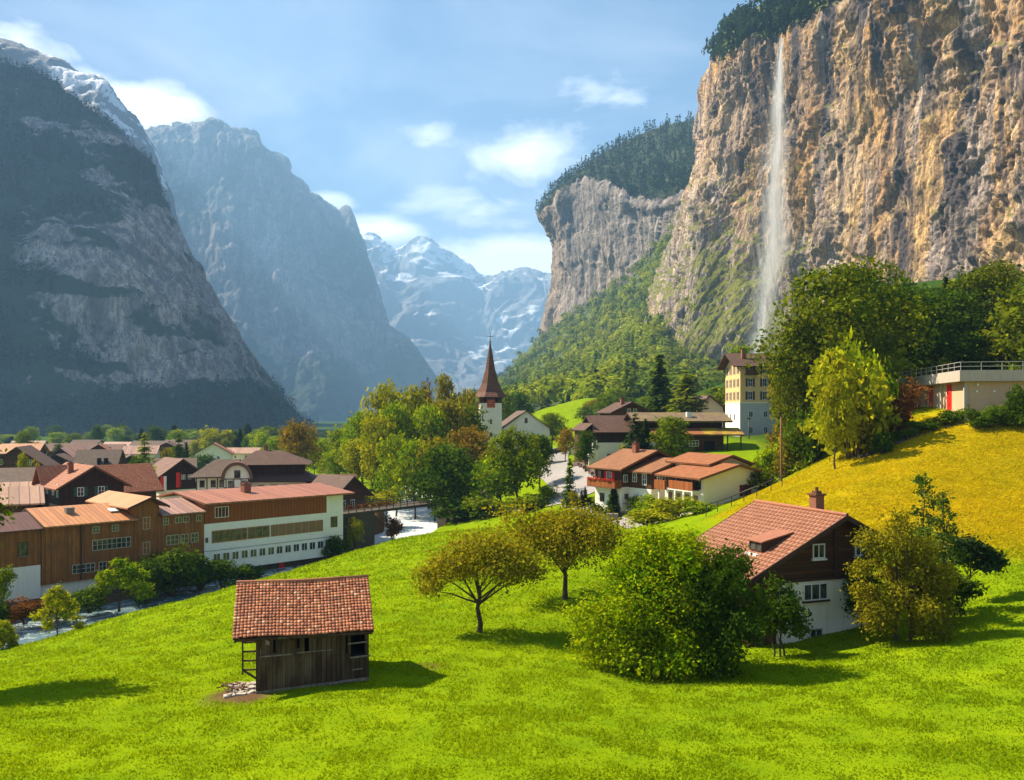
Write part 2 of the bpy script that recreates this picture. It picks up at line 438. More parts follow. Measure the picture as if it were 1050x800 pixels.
def _phi(a, b):
    d = a[:, None, :2] - b[None, :, :2]
    return np.sqrt((d ** 2).sum(-1) + _c2)
_A = _phi(ctrl, ctrl) + np.eye(len(ctrl)) * -.8
_w = np.linalg.solve(_A, ctrl[:, 2] - ctrl[:, 2].mean()); _zm = ctrl[:, 2].mean()

RIV = np.array([(-40, 420), (-32, 320), (-27, 260), (-24.5, 200), (-17.5, 156), (-23, 130), (-31.5, 109), (-39.5, 94), (-46, 84), (-57, 71), (-75, 52), (-100, 30)], float)
def riv_dist(x, y, want_side=False):      # side > 0: the meadow bank
    p = np.stack([x, y], -1); best = np.full(x.shape, 1e9); side = np.zeros(x.shape)
    for a, b in zip(RIV[:-1], RIV[1:]):
        ab = b - a; t = np.clip(((p - a) @ ab) / (ab @ ab), 0, 1)
        dd = np.linalg.norm(p - (a + t[..., None] * ab), axis=-1); m = dd < best
        side = np.where(m, np.sign(ab[0] * (y - a[1]) - ab[1] * (x - a[0])), side); best = np.where(m, dd, best)
    return (best, side) if want_side else best
def H(x, y):
    x = np.atleast_1d(np.asarray(x, float)); y = np.atleast_1d(np.asarray(y, float)); sh = x.shape
    xf, yf = x.ravel(), y.ravel(); z = np.empty(len(xf))
    for s in range(0, len(xf), 20000):
        q = np.stack([xf[s:s + 20000], yf[s:s + 20000]], -1)
        z[s:s + 20000] = _phi(q, ctrl) @ _w + _zm
    d, side = riv_dist(xf, yf, True)
    bed = RZ - 1.2
    z = bed + (z - bed) * np.where(side > 0, sstep(d, 4.2, 9.5), sstep(d, 4.0, 6.8))
    p = np.stack([xf, yf, np.zeros_like(xf)], -1)
    z = z + .22 * fbm(p / 7., 3, 5) * sstep(d, 3, 9) + .05 * vnoise(p / 1.3, 9)
    return z.reshape(sh)
def H1(x, y): return float(H([x], [y])[0])

def hit(px, py, d0=24., d1=420.):
    """where the sight line through an image point first meets the ground"""
    D = np.linspace(d0, d1, 1200); x = (px - CX) / F * D; z = (CY - py) / F * D
    k = np.argmax(z <= H(x, D)); k = k if k > 0 else 600
    return np.array([x[k], D[k], z[k]])
def axis_pts(a, b, step, lo, hi, g=1.12):
    mid = list(np.arange(a, b + .01, step)); s = step; l, r = [], []
    x = a
    while x > lo: s *= g; x -= s; l.append(x)
    s = step; x = b
    while x < hi: s *= g; x += s; r.append(x)
    return np.array(l[::-1] + mid + r)
gx = axis_pts(-72, 80, .65, -7000, 7000); gy = axis_pts(20, 135, .65, -500, 13000)
GX, GY = np.meshgrid(gx, gy, indexing='ij'); GZ = H(GX, GY)
pp = np.stack([GX, GY, np.zeros_like(GX)], -1)
nz = fbm(pp / 9., 4, 21)
dry = sstep(GZ + 1.1 * nz + (GX - 35) * .012, -10.6, -8.4) * sstep(GX, 10, 16) * (1 - sstep(GY, 92, 108)) * sstep(GY, 50, 62)
rd, rside = riv_dist(GX, GY, True)
dirt = (1 - sstep(rd, 4.6, 5.6)) + (rside < 0) * (rd < 24) * (1 - sstep(GY, 170, 190)) * sstep(GY, 50, 70)
hb = np.hypot((GX + 11.6) / 1.5, (GY - 38.0) / 1.6)
dirt = np.clip(dirt + (1 - sstep(hb + .35 * fbm(pp / .9, 3, 3), .7, 1.25)), 0, 1)
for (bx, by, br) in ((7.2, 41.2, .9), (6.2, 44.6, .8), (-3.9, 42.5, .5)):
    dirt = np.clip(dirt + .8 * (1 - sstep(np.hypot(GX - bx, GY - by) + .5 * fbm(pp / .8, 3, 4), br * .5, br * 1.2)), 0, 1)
wood = np.clip(sstep(GY, 330, 480) * (nz * .3 + .9) + sstep(GX, 40, 50) * sstep(GY, 100, 112), 0, 1)
uq = GX / np.maximum(GY, 1); wood = wood * (1 - sstep(uq, .02, .03) * (1 - sstep(uq, .085, .10)) * sstep(GY, 300, 340) * (1 - sstep(GY, 560, 640)))
tint = np.stack([dry, dirt, wood], -1).reshape(-1, 3)
V = np.stack([GX, GY, GZ], -1).reshape(-1, 3)

def mat_ground():
    s = Nodes('meadow_ground'); a = s.attr('tint'); p = s.pos()
    n1 = s.noise(p, .28, 6, .6); n2 = s.noise(p, 2.2, 6, .65); n3 = s.noise(p, 9., 4, .6); n0 = s.noise(p, .07, 4)
    g = s.mix(s.ramp(n1, [(.3, 0.), (.7, 1.)]), (.105, .185, .003, 1), (.20, .265, .003, 1))
    g = s.mix(s.ramp(n2, [(.45, 0.), (.75, .5)]), g, (.08, .165, .003, 1))
    g = s.mix(s.ramp(n3, [(.5, 0.), (.8, .5)]), g, (.24, .30, .012, 1))
    sp = s.pos((.25, .9, .9))
    d = s.mix(s.ramp(s.noise(sp, .5, 6, .65), [(.3, 0.), (.7, 1.)]), (.30, .25, .003, 1), (.44, .31, .004, 1))
    d = s.mix(s.ramp(n1, [(.42, 0.), (.68, .75)]), d, (.20, .19, .004, 1))
    d = s.mix(s.ramp(n2, [(.5, 0.), (.75, .7)]), d, (.36, .15, .008, 1))
    d = s.mix(s.ramp(n3, [(.5, 0.), (.75, .5)]), d, (.22, .15, .012, 1))
    c = s.mix(a[0], g, d)
    w = s.mix(n1, (.02, .05, .010, 1), (.05, .085, .010, 1))
    c = s.mix(a[2], c, w)
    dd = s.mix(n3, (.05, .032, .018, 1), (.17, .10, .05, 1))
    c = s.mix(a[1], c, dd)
    s.bump(s.math('ADD', n2, s.math('MULTIPLY', n3, .5)), .5, .08)
    s.b.inputs['Specular IOR Level'].default_value = 0.
    return s.base(c, 1.)
tag(link('meadow_ground', np_mesh('meadow_ground', V, grid_faces(len(gx), len(gy)), True, tint), mat_ground()), kind='structure')

# river
def ribbon(name, pts, w, mat, zfn, n=260, m=5):
    pts = np.array(pts, float); seg = np.r_[0, np.cumsum(np.linalg.norm(np.diff(pts, axis=0), axis=1))]
    t = np.linspace(0, seg[-1], n)
    c = np.stack([np.interp(t, seg, pts[:, i]) for i in (0, 1)], -1)
    k = np.ones(15) / 15
    for i in (0, 1):
        q = np.pad(c[:, i], 7, mode='edge'); c[:, i] = np.convolve(q, k, 'valid')
    ww = np.interp(t, seg, w) if hasattr(w, '__len__') else np.full(n, w)
    d = np.gradient(c, axis=0); d /= np.linalg.norm(d, axis=1)[:, None]; nn = np.stack([-d[:, 1], d[:, 0]], -1)
    u = np.linspace(-.5, .5, m)
    X = c[:, None, :] + nn[:, None, :] * (u[None, :, None] * ww[:, None, None])
    z = zfn(X[..., 0], X[..., 1])
    V = np.concatenate([X, z[..., None]], -1).reshape(-1, 3)
    f = grid_faces(n, m)
    return link(name, np_mesh(name, V, f[:, ::-1], True), mat)
def mat_river():
    s = Nodes('river_water'); p = s.pos()
    n = s.noise(p, .55, 7, .68, 1.2); n2 = s.noise(p, 2.5, 4)
    sp = s.n('ShaderNodeSeparateXYZ'); s.set(sp.inputs[0], p)
    far = s.math('MULTIPLY', s.math('SUBTRACT', sp.outputs[1], 100.), .02, clamp=True)   # rapids upstream of the bend, with sun glint painted into the white
    thr = s.math('ADD', n, s.math('MULTIPLY', far, .28))
    c = s.mix(s.ramp(thr, [(.52, 0.), (.72, 1.)]), (.10, .17, .19, 1), (.72, .76, .78, 1))
    s.bump(s.math('ADD', n, s.math('MULTIPLY', n2, .5)), .8, .25)
    return s.base(c, .25)
tag(ribbon('river', RIV, 13.5, mat_river(), lambda x, y: RZ + .12 * fbm(np.stack([x, y, 0 * x], -1) / 1.6, 3, 2), 500, 40), kind='structure')

def mat_asphalt():
    s = Nodes('pale_road_surface'); p = s.pos()
    s.bump(s.noise(p, 20, 3), .3, .02)
    return s.base(s.mix(s.noise(p, .6, 6, .6), (.20, .185, .175, 1), (.36, .33, .31, 1)), .9)
asph = mat_asphalt()
HR = lambda x, y: H(x, y) + .10
RD = [(-9, 152), (0, 143), (7, 134), (9.8, 133), (11.5, 140), (9, 158), (7.5, 178), (9.5, 195), (11, 214), (12, 240), (15, 290)]
tag(ribbon('road', RD, [5, 6, 9, 9.5, 8.5, 7, 6.5, 6, 5.5, 5.5, 5], asph, lambda x, y: HR(x, y) , 160, 9), kind='structure')
tag(ribbon('garden_path', [(8.5, 131), (10.3, 122), (11.6, 117), (14.5, 110.5), (16, 105), (18, 98)], 3.2, asph, HR, 80, 7), kind='structure')

# ================================================================== mountains
def crom(Pt, n):
    """Catmull-Rom along axis 0"""
    Pt = np.asarray(Pt, float); m = len(Pt); t = np.linspace(0, m - 1, n); i = np.minimum(t.astype(int), m - 2); f = (t - i)
    f = f.reshape((-1,) + (1,) * (Pt.ndim - 1))
    p0 = Pt[np.maximum(i - 1, 0)]; p1 = Pt[i]; p2 = Pt[i + 1]; p3 = Pt[np.minimum(i + 2, m - 1)]
    return .5 * (2 * p1 + (p2 - p0) * f + (2 * p0 - 5 * p1 + 4 * p2 - p3) * f ** 2 + (3 * p1 - p0 - 3 * p2 + p3) * f ** 3)
def sheet(cols, nu, nv):
    a = np.array([[P(*q) for q in c] for c in cols])          # cols x rows x 3
    a = crom(a, nu); a = crom(a.transpose(1, 0, 2), nv).transpose(1, 0, 2)
    return a
def normals(S):
    du = np.gradient(S, axis=0); dv = np.gradient(S, axis=1); n = np.cross(du, dv); n /= np.linalg.norm(n, axis=-1, keepdims=True) + 1e-9
    flip = (n * S).sum(-1, keepdims=True) > 0
    c = np.where(flip.mean() > .5, -1, 1)
    return n * c
def pxy(S): return CX + S[..., 0] / S[..., 1] * F, CY - S[..., 2] / S[..., 1] * F

def mat_cliff(name, warm1, warm2, grey1, grey2, streak, green1, green2, sc, bumpd):
    s = Nodes(name); a = s.attr('tint')
    p = s.pos(); v = s.pos((1, 1, .22)); vv = s.pos((1, 1, .07))
    n1 = s.noise(v, sc, 8, .62, .4); n2 = s.noise(p, sc * 3.5, 8, .65); n3 = s.noise(vv, sc * 3.2, 7, .6, .2); n4 = s.noise(p, sc * .45, 5)
    w = s.mix(s.ramp(n1, [(.3, 0.), (.7, 1.)]), warm1, warm2)
    g = s.mix(s.ramp(n1, [(.35, 0.), (.65, 1.)]), grey1, grey2)
    mk = s.math('ADD', s.math('MULTIPLY', s.math('SUBTRACT', n4, .5), 1.6), a[0], clamp=True)
    c = s.mix(mk, g, w)
    c = s.mix(s.ramp(n2, [(.35, .6), (.65, 0.)]), c, scalec(grey1, .6))
    st = s.math('ADD', s.math('MULTIPLY', s.noise(s.pos((1, 1, .10)), sc * 7., 8, .68, .15), .5), s.math('MULTIPLY', s.noise(s.pos((1, 1, .06)), sc * 22., 8, .7, .1), .5))
    c = s.mix(s.ramp(st, [(.42, 0.), (.57, 1.)]), s.mix(1., c, (.46, .43, .42, 1), 'MULTIPLY'), s.mix(1., c, (1.25, 1.22, 1.18, 1), 'MULTIPLY'))
    c = s.mix(s.math('MULTIPLY', s.ramp(n3, [(.46, 0.), (.56, 1.)]), a[2], clamp=True), c, streak)
    for k_, st_ in ((2.6, .35), (7.5, .5)):
        cr = s.noise(s.pos((1, 1, st_)), sc * k_, 5, .55, .8)
        c = s.mix(s.ramp(s.math('ABSOLUTE', s.math('SUBTRACT', cr, .5)), [(.0, .62), (.028, 0.)]), c, scalec(streak, .6))
    gg = s.mix(n2, green1, green2)
    gm = s.math('ADD', s.math('MULTIPLY', s.math('SUBTRACT', n2, .5), 1.4), a[1])
    c = s.mix(s.ramp(gm, [(.42, 0.), (.58, 1.)]), c, gg)
    vo = s.n('ShaderNodeTexVoronoi', feature='DISTANCE_TO_EDGE'); s.set(vo.inputs['Vector'], s.pos((1, 1, .55))); vo.inputs['Scale'].default_value = sc * 6
    ck = s.ramp(vo.outputs['Distance'], [(0., 0.), (.12, 1.)])
    s.bump(s.math('ADD', s.math('ADD', n1, s.math('MULTIPLY', n2, .8)), s.math('ADD', s.math('MULTIPLY', n3, .5), s.math('MULTIPLY', ck, .05))), 1., bumpd)
    return s.base(c, .95)

def rockdisp(S, N, big, scale, seed, vst=.45):
    q = S * np.array([1, 1, vst]) / scale
    q = q + .35 * np.stack([fbm(q * 1.3, 3, seed + 50), fbm(q * 1.3, 3, seed + 60), fbm(q * 1.3, 3, seed + 70)], -1)
    d = big * (.9 * fbm(q, 5, seed, .5, True) + .55 * fbm(q * 3.1, 5, seed + 9, .55, True) + .6 * fbm(S / (scale * .8), 4, seed + 20))
    ter = fbm(S * np.array([.25, .25, 1]) / (scale * .45) + seed, 3, seed + 30)          # ledges
    d = d + big * .35 * np.sign(ter) * np.abs(ter) ** .5
    return S + N * d[..., None], d

# --- near cliff with the waterfall
NC = [[(640, 425, 1400), (650, 330, 1400), (690, 240, 1350), (716, 180, 1300), (722, 120, 1250), (730, 62, 1200), (745, 30, 1300), (760, 25, 1600)],
      [(668, 425, 880), (683, 330, 910), (700, 240, 930), (722, 185, 945), (729, 120, 950), (736, 62, 950), (755, 26, 1010), (790, 0, 1250)],
      [(730, 415, 770), (740, 330, 815), (752, 240, 850), (760, 170, 868), (765, 110, 875), (768, 50, 875), (788, 12, 930), (830, -30, 1150)],
      [(785, 410, 730), (789, 330, 775), (793, 240, 800), (796, 160, 810), (798, 100, 810), (801, 42, 808), (815, 5, 870), (850, -50, 1100)],
      [(860, 410, 640), (862, 330, 680), (864, 240, 700), (866, 160, 705), (868, 80, 705), (870, 2, 705), (880, -35, 770), (900, -90, 1000)],
      [(950, 400, 560), (950, 310, 600), (950, 220, 615), (950, 130, 620), (950, 40, 620), (950, -60, 620), (960, -95, 690), (980, -150, 900)],
      [(1050, 400, 470), (1050, 300, 515), (1050, 200, 528), (1050, 90, 532), (1050, -20, 535), (1050, -130, 540), (1060, -170, 610), (1080, -220, 800)],
      [(1250, 420, 330), (1250, 300, 370), (1250, 150, 380), (1250, 0, 385), (1250, -160, 390), (1250, -340, 400), (1260, -380, 470), (1280, -420, 640)]]
NU, NV = 600, 520
S = sheet(NC, NU, NV); N = normals(S); S0 = S.copy()
NEAR_LIP = S0
vv = np.linspace(0, 7, NV)[None, :] * np.ones((NU, 1))
px, py = pxy(S0)
cliffm = 1 - .75 * sstep(vv, 5.0, 5.6)
q = S * np.array([1, 1, .45])
hx = (S[..., 0] * .21 - S[..., 1] * .97)                       # distance along the wall
ax, az_ = hx * .62 + S[..., 2] * .78, S[..., 2] * .62 - hx * .78   # axes along and across the dipping overhangs
wq = fbm(S / 60., 4, 12) * 16
d = 11 * fbm(S0 / np.array([120., 120., 190.]), 4, 3) + 3.6 * fbm(np.stack([ax / 85., (az_ + wq) / 21., 0 * ax], -1), 5, 17, .55, True) \
    + 1.5 * fbm(np.stack([hx / 11., S[..., 2] / 80., 0 * hx], -1), 5, 19, .6, True) + .9 * fbm(S / 8., 5, 23, .6, True) + rocky(np.stack([ax, az_ * 1.9, S[..., 1] * .3], -1), 58., 5, 2.3, (1, 1, 1), 3, 1.3, .12) + rocky(np.stack([hx * 3., S[..., 2] * .36, 0 * hx], -1), 42., 8, 2.6, (1, 1, 1), 3, 1.2, .15)
d = d * (.55 + .75 * sstep(fbm(S0 / 70., 3, 101), -.3, .3)); d = d - 7 * sstep(fbm(S0 / np.array([60., 60., 40.]), 4, 88), .12, .42)
diag = fbm(np.stack([(S[..., 0] * .2 + S[..., 1] * .6 + S[..., 2] * .9) / 70, (S[..., 1] - S[..., 2] * .5) / 260, S[..., 2] * 0], -1), 4, 77)
d = d + 5 * np.sign(diag) * np.abs(diag) ** .6
gully = -10 * np.exp(-((px - 797 - (py < 380) * 0) / 16.) ** 2) * sstep(py, 30, 60)
d = (d * cliffm) + gully * (1 - sstep(vv, 5.2, 5.6))
d = d - np.median(d)
S = S0 + N * d[..., None]
N2 = normals(S)
n_a = fbm(S0 / 90., 4, 31)
lower = sstep(py, 190, 330) * (1 - sstep(px, 800, 900))
n_b = fbm(S0 / np.array([38., 38., 60.]), 4, 36); n_c = fbm(S0 / np.array([21., 21., 190.]), 4, 39)
n_d = fbm(S0 / np.array([15., 15., 280.]), 4, 44)
warm = np.clip(.80 + .6 * n_b - 1.0 * sstep(n_d, .05, .35) - .75 * lower - .5 * (1 - sstep(px, 735, 775)) * sstep(py, 40, 190) + .15 * n_a + .1 * sstep(px, 840, 900), 0, 1)
green = np.clip(.16 + .75 * sstep(N2[..., 2], .12, .6) * (.4 + .6 * lower) + .22 * lower + .28 * n_a * lower, 0, 1)
green = np.maximum(green, sstep(vv, 5.0, 5.25))
strk = np.clip(.22 + .65 * sstep(py, 250, 20) + 2.0 * n_c + .6 * np.exp(-((px - 797) / 22.) ** 2), 0, 1)
tint = np.stack([warm, green, strk], -1).reshape(-1, 3)
m_nc = mat_cliff('ochre_limestone', (.56, .27, .06, 1), (.72, .48, .19, 1), (.32, .26, .235, 1), (.60, .49, .42, 1), (.07, .055, .055, 1), (.07, .095, .014, 1), (.20, .19, .03, 1), .022, 5.)
tag(link('waterfall_cliff', np_mesh('waterfall_cliff', S.reshape(-1, 3), grid_faces(NU, NV), False, tint), m_nc), kind='structure')
NEAR_S, NEAR_V = S, vv

# --- far cliff
FC = [[(575, 400, 2500), (578, 350, 2500), (580, 300, 2500), (580, 260, 2500), (576, 224, 2400), (588, 204, 2500), (600, 192, 2600), (620, 190, 2900)],
      [(543, 400, 1980), (552, 352, 2000), (563, 290, 2000), (565, 255, 1990), (554, 219, 1960), (557, 209, 2000), (575, 198, 2100), (640, 200, 2600)],
      [(600, 380, 1780), (603, 319, 1800), (600, 270, 1800), (597, 225, 1800), (595, 184, 1800), (605, 172, 1900), (618, 160, 2050), (660, 160, 2500)],
      [(636, 360, 1600), (638, 294, 1640), (633, 255, 1650), (628, 220, 1650), (625, 190, 1660), (640, 168, 1800), (655, 138, 2000), (690, 140, 2500)],
      [(670, 340, 1480), (672, 262, 1500), (668, 240, 1510), (666, 222, 1520), (665, 205, 1530), (675, 172, 1700), (690, 128, 1950), (710, 130, 2500)],
      [(720, 320, 1330), (715, 240, 1350), (712, 225, 1370), (712, 210, 1380), (712, 195, 1400), (720, 163, 1600), (735, 126, 1850), (745, 130, 2400)],
      [(800, 320, 1200), (790, 240, 1250), (780, 225, 1260), (780, 210, 1280), (780, 190, 1300), (785, 168, 1500), (790, 128, 1800), (800, 135, 2400)]]
S0 = sheet(FC, 260, 300); N = normals(S0); px, py = pxy(S0)
vv = np.linspace(0, 7, 300)[None, :] * np.ones((260, 1))
S, d = rockdisp(S0, N, 9., 95., 13, .3); d = d + rocky(S0, 95., 15, 7., (1, 1, .25), 3)
d = d - np.median(d)
S = S0 + N * (d * (1 - .8 * sstep(vv, 4.0, 4.4)))[..., None]
n_a = fbm(S0 / 130., 4, 41)
warm = np.clip(.22 + .5 * (1 - sstep(px, 560, 590)) + .3 * n_a, 0, 1)
green = np.clip(np.maximum(sstep(vv, 3.9, 4.15), .2 + .4 * n_a), 0, 1)
tint = np.stack([warm, green, np.clip(.4 + .4 * n_a, 0, 1)], -1).reshape(-1, 3)
m_fc = mat_cliff('grey_limestone', (.42, .27, .14, 1), (.54, .39, .25, 1), (.27, .24, .22, 1), (.46, .41, .37, 1), (.11, .10, .095, 1), (.018, .035, .010, 1), (.05, .07, .018, 1), .013, 8.)
tag(link('distant_cliff', np_mesh('distant_cliff', S.reshape(-1, 3), grid_faces(260, 300), False, tint), m_fc), kind='structure')
FAR_S, FAR_V = S, vv

# --- talus slope under the far cliff
TS = [[(440, 432, 900), (470, 420, 1200), (500, 398, 1600), (530, 372, 1850), (552, 342, 2010)],
      [(500, 430, 600), (525, 412, 900), (560, 378, 1250), (590, 345, 1550), (606, 314, 1800)],
      [(560, 427, 480), (590, 402, 750), (618, 365, 1050), (632, 330, 1350), (642, 288, 1650)],
      [(640, 427, 420), (660, 392, 650), (672, 345, 950), (678, 300, 1250), (684, 240, 1510)],
      [(705, 427, 430), (712, 405, 620), (705, 360, 920), (702, 300, 1250), (702, 232, 1450)],
      [(760, 427, 460), (760, 405, 640), (740, 360, 1000), (735, 300, 1250), (735, 232, 1450)]]
S0 = sheet(TS, 160, 160); N = normals(S0)
S = S0 + N * (10 * fbm(S0 / 140., 4, 55) * sstep(np.linspace(0, 1, 160), 0, .2)[None, :])[..., None]
def mat_hill(name, c1, c2, sc):
    s = Nodes(name); p = s.pos(); n = s.noise(p, sc, 7, .65)
    s.bump(n, 1., 4.)
    return s.base(s.mix(s.ramp(n, [(.3, 0.), (.7, 1.)]), c1, c2), .95)
tag(link('forest_hill', np_mesh('forest_hill', S.reshape(-1, 3), grid_faces(160, 160), True), mat_hill('undergrowth', (.03, .055, .012, 1), (.09, .12, .02, 1), .03)), kind='structure')
TAL_S = S

# --- left mountain
LM = [[(-330, 446, 1100), (-330, 400, 1200), (-310, 320, 1280), (-290, 220, 1400), (-270, 120, 1700), (-260, 40, 2100), (-250, 20, 2600)],
      [(-90, 446, 1200), (-80, 410, 1280), (-60, 340, 1360), (-50, 240, 1460), (-30, 150, 1750), (0, 72, 2250), (10, 90, 2800)],
      [(60, 446, 1250), (62, 412, 1320), (62, 350, 1400), (60, 250, 1480), (56, 170, 1750), (45, 86, 2250), (60, 110, 2800)],
      [(150, 446, 1330), (148, 412, 1400), (140, 350, 1450), (130, 265, 1520), (115, 190, 1760), (95, 116, 2200), (100, 140, 2700)],
      [(230, 444, 1450), (225, 412, 1500), (205, 360, 1550), (180, 290, 1620), (158, 220, 1800), (128, 142, 2150), (130, 160, 2600)],
      [(285, 443, 1600), (272, 415, 1640), (250, 375, 1680), (222, 322, 1750), (190, 258, 1880), (150, 166, 2100), (150, 180, 2400)],
      [(318, 443, 1800), (300, 424, 1820), (274, 388, 1850), (246, 346, 1900), (212, 290, 1960), (164, 195, 2080), (160, 200, 2300)],
      [(325, 443, 2300), (305, 425, 2300), (278, 392, 2300), (248, 350, 2300), (212, 295, 2300), (163, 200, 2300), (158, 215, 2400)]]
S0 = sheet(LM, 330, 330); N = normals(S0); px, py = pxy(S0)
uu = np.linspace(0, 1, 330)[:, None] * np.ones((1, 330)); vv = np.linspace(0, 6, 330)[None, :] * np.ones((330, 1))
S, d = rockdisp(S0, N, 11., 140., 23, .22); d = d + 13 * fbm(S0 / np.array([55., 55., 420.]), 4, 27, .5, True) + rocky(S0, 150., 25, 8., (1, 1, .22), 3)
edge = .35 + .65 * (1 - sstep(uu, .74, .86))
S = S0 + N * ((d - np.median(d)) * edge)[..., None]
n_a = fbm(S0 / np.array([230., 230, 150]), 5, 61)
rock = -.55 * sstep(fbm(S0 / np.array([260., 260., 42.]), 4, 66), .08, .30) + .1 + .95 * np.exp(-((px - 190) / 95) ** 2) * sstep(py, 415, 380) * sstep(py, 205, 250) + .55 * np.exp(-((px - 60) / 70) ** 2) * np.exp(-((py - 270) / 90) ** 2) \
    + .6 * np.exp(-((py - (118 + .25 * px)) / 16) ** 2) * sstep(px, 0, 40) + .6 * np.exp(-((py - (150 + .75 * (px - 60))) / 22) ** 2) * sstep(px, 70, 110) + .5 * n_a
green = np.clip(1.05 - .95 * np.clip(rock, 0, 1), 0, 1)
green = np.maximum(green, sstep(py, 405, 425))
warm = np.clip(.15 + .5 * n_a + .35 * np.exp(-((px - 140) / 50) ** 2), 0, 1)
tint = np.stack([warm, green, np.clip(.6 + .5 * n_a, 0, 1)], -1).reshape(-1, 3)
m_lm = mat_cliff('shaded_grey_limestone', (.56, .44, .36, 1), (.70, .58, .48, 1), (.34, .32, .31, 1), (.60, .57, .55, 1), (.08, .08, .085, 1), (.010, .024, .014, 1), (.04, .065, .028, 1), .011, 10.)
tag(link('shaded_mountain', np_mesh('shaded_mountain', S.reshape(-1, 3), grid_faces(330, 330), False, tint), m_lm), kind='structure')
LEFT_S, LEFT_G = S, green

# --- unseen massif added beyond the left edge, shaped to keep the left wall in shade
mx = np.linspace(-3200, -950, 110); my = np.linspace(900, 3700, 130); MX, MY = np.meshgrid(mx, my, indexing='ij')
t_ = np.clip((MY - 1900) / 800, 0, 1); cx_ = -1850 - 200 * t_; dd_ = np.hypot(MX - cx_, MY - np.clip(MY, 1900, 2700))
q_ = np.stack([MX, MY, 0 * MX], -1)
MZ = -60 + (2010 + 300 * t_) * np.clip(1 - dd_ / 900, 0, 1) ** 1.05 * (1 + .10 * fbm(q_ / 260., 5, 91, .5, True)) + 25 * fbm(q_ / 90., 4, 92) * (dd_ < 900)
tag(link('shading_massif', np_mesh('shading_massif', np.stack([MX, MY, MZ], -1).reshape(-1, 3), grid_faces(110, 130), False, np.stack([.2 + 0 * MZ, np.clip(.9 - MZ / 1500, 0, 1), .5 + 0 * MZ], -1).reshape(-1, 3)), m_lm), kind='structure')

# --- second mountain
SM = [[(60, 442, 3500), (65, 380, 3700), (70, 320, 3900), (75, 260, 4100), (80, 200, 4300), (90, 150, 4500), (95, 150, 5200)],
      [(160, 442, 3500), (160, 385, 3700), (158, 330, 3900), (155, 260, 4100), (152, 190, 4300), (150, 138, 4500), (150, 150, 5200)],
      [(220, 442, 3500), (218, 388, 3700), (208, 333, 3900), (200, 260, 4100), (190, 190, 4300), (184, 132, 4500), (180, 150, 5200)],
      [(260, 442, 3500), (255, 390, 3700), (248, 335, 3900), (240, 260, 4100), (230, 190, 4300), (221, 127, 4500), (215, 150, 5200)],
      [(320, 440, 3600), (315, 395, 3750), (305, 345, 3950), (293, 280, 4100), (278, 205, 4300), (266, 142, 4500), (262, 160, 5200)],
      [(380, 438, 3700), (370, 400, 3850), (355, 360, 4000), (338, 310, 4150), (320, 250, 4300), (297, 172, 4500), (296, 185, 5200)],
      [(425, 436, 3800), (412, 405, 3900), (393, 372, 4050), (375, 330, 4200), (355, 275, 4350), (332, 207, 4500), (335, 215, 5200)],
      [(452, 404, 3950), (440, 382, 4000), (416, 348, 4100), (397, 331, 4250), (382, 274, 4350), (358, 216, 4500), (350, 230, 5200)],
      [(440, 404, 5000), (430, 385, 5000), (410, 352, 5000), (392, 335, 5000), (376, 278, 5000), (352, 225, 5000), (345, 240, 5400)]]
SM = [[(a, b, c * 1.5) for a, b, c in col] for col in SM]
S0 = sheet(SM, 280, 260)
def match_top(S0, row, sil):
    """bend the sheet up or down so that its crest follows the surveyed skyline"""
    n = S0.shape[1]; k = int(round(row * (n - 1))); top = S0[:, k]; tx, ty = pxy(top); sx, sy = zip(*sil)
    dz = (ty - np.interp(tx, sx, sy)) / F * top[:, 1]; f = np.clip(np.arange(n) / k, 0, 1) ** 3
    S0[..., 2] += dz[:, None] * f[None, :]
    return S0
S0 = match_top(S0, 5 / 6, [(60, 150), (145, 139), (165, 134), (182, 132), (196, 135), (212, 130), (221, 126.5), (232, 131), (250, 136), (263, 139), (267, 143), (270, 152), (277, 157), (289, 164), (293, 169), (297, 178), (306, 184), (312, 189), (318, 197), (327, 202), (334, 211), (342, 216), (347, 221), (352, 219), (357, 214), (361, 223), (366, 238)])
N = normals(S0); px, py = pxy(S0)
uu = np.linspace(0, 1, 280)[:, None] * np.ones((1, 260))
S, d = rockdisp(S0, N, 42., 500., 33, .35); d = d + rocky(S0, 500., 35, 30., (1, 1, .3), 4)
S = S0 + N * ((d - np.median(d)) * (.42 + .58 * (1 - sstep(uu, .78, .9))))[..., None]
n_a = fbm(S0 / 600., 5, 71)
green = np.clip(.40 + .5 * sstep(py, 330, 400) + .7 * n_a, 0, 1)
tint = np.stack([np.clip(.4 + .8 * n_a, 0, 1), green, np.clip(.5 + .5 * n_a, 0, 1)], -1).reshape(-1, 3)
m_sm = mat_cliff('hazy_rock_wall', (.42, .32, .26, 1), (.56, .46, .40, 1), (.18, .18, .18, 1), (.44, .42, .40, 1), (.08, .08, .085, 1), (.03, .05, .028, 1), (.07, .09, .04, 1), .003, 35.)
tag(link('hazy_mountain', np_mesh('hazy_mountain', S.reshape(-1, 3), grid_faces(280, 260), False, tint), m_sm), kind='structure')

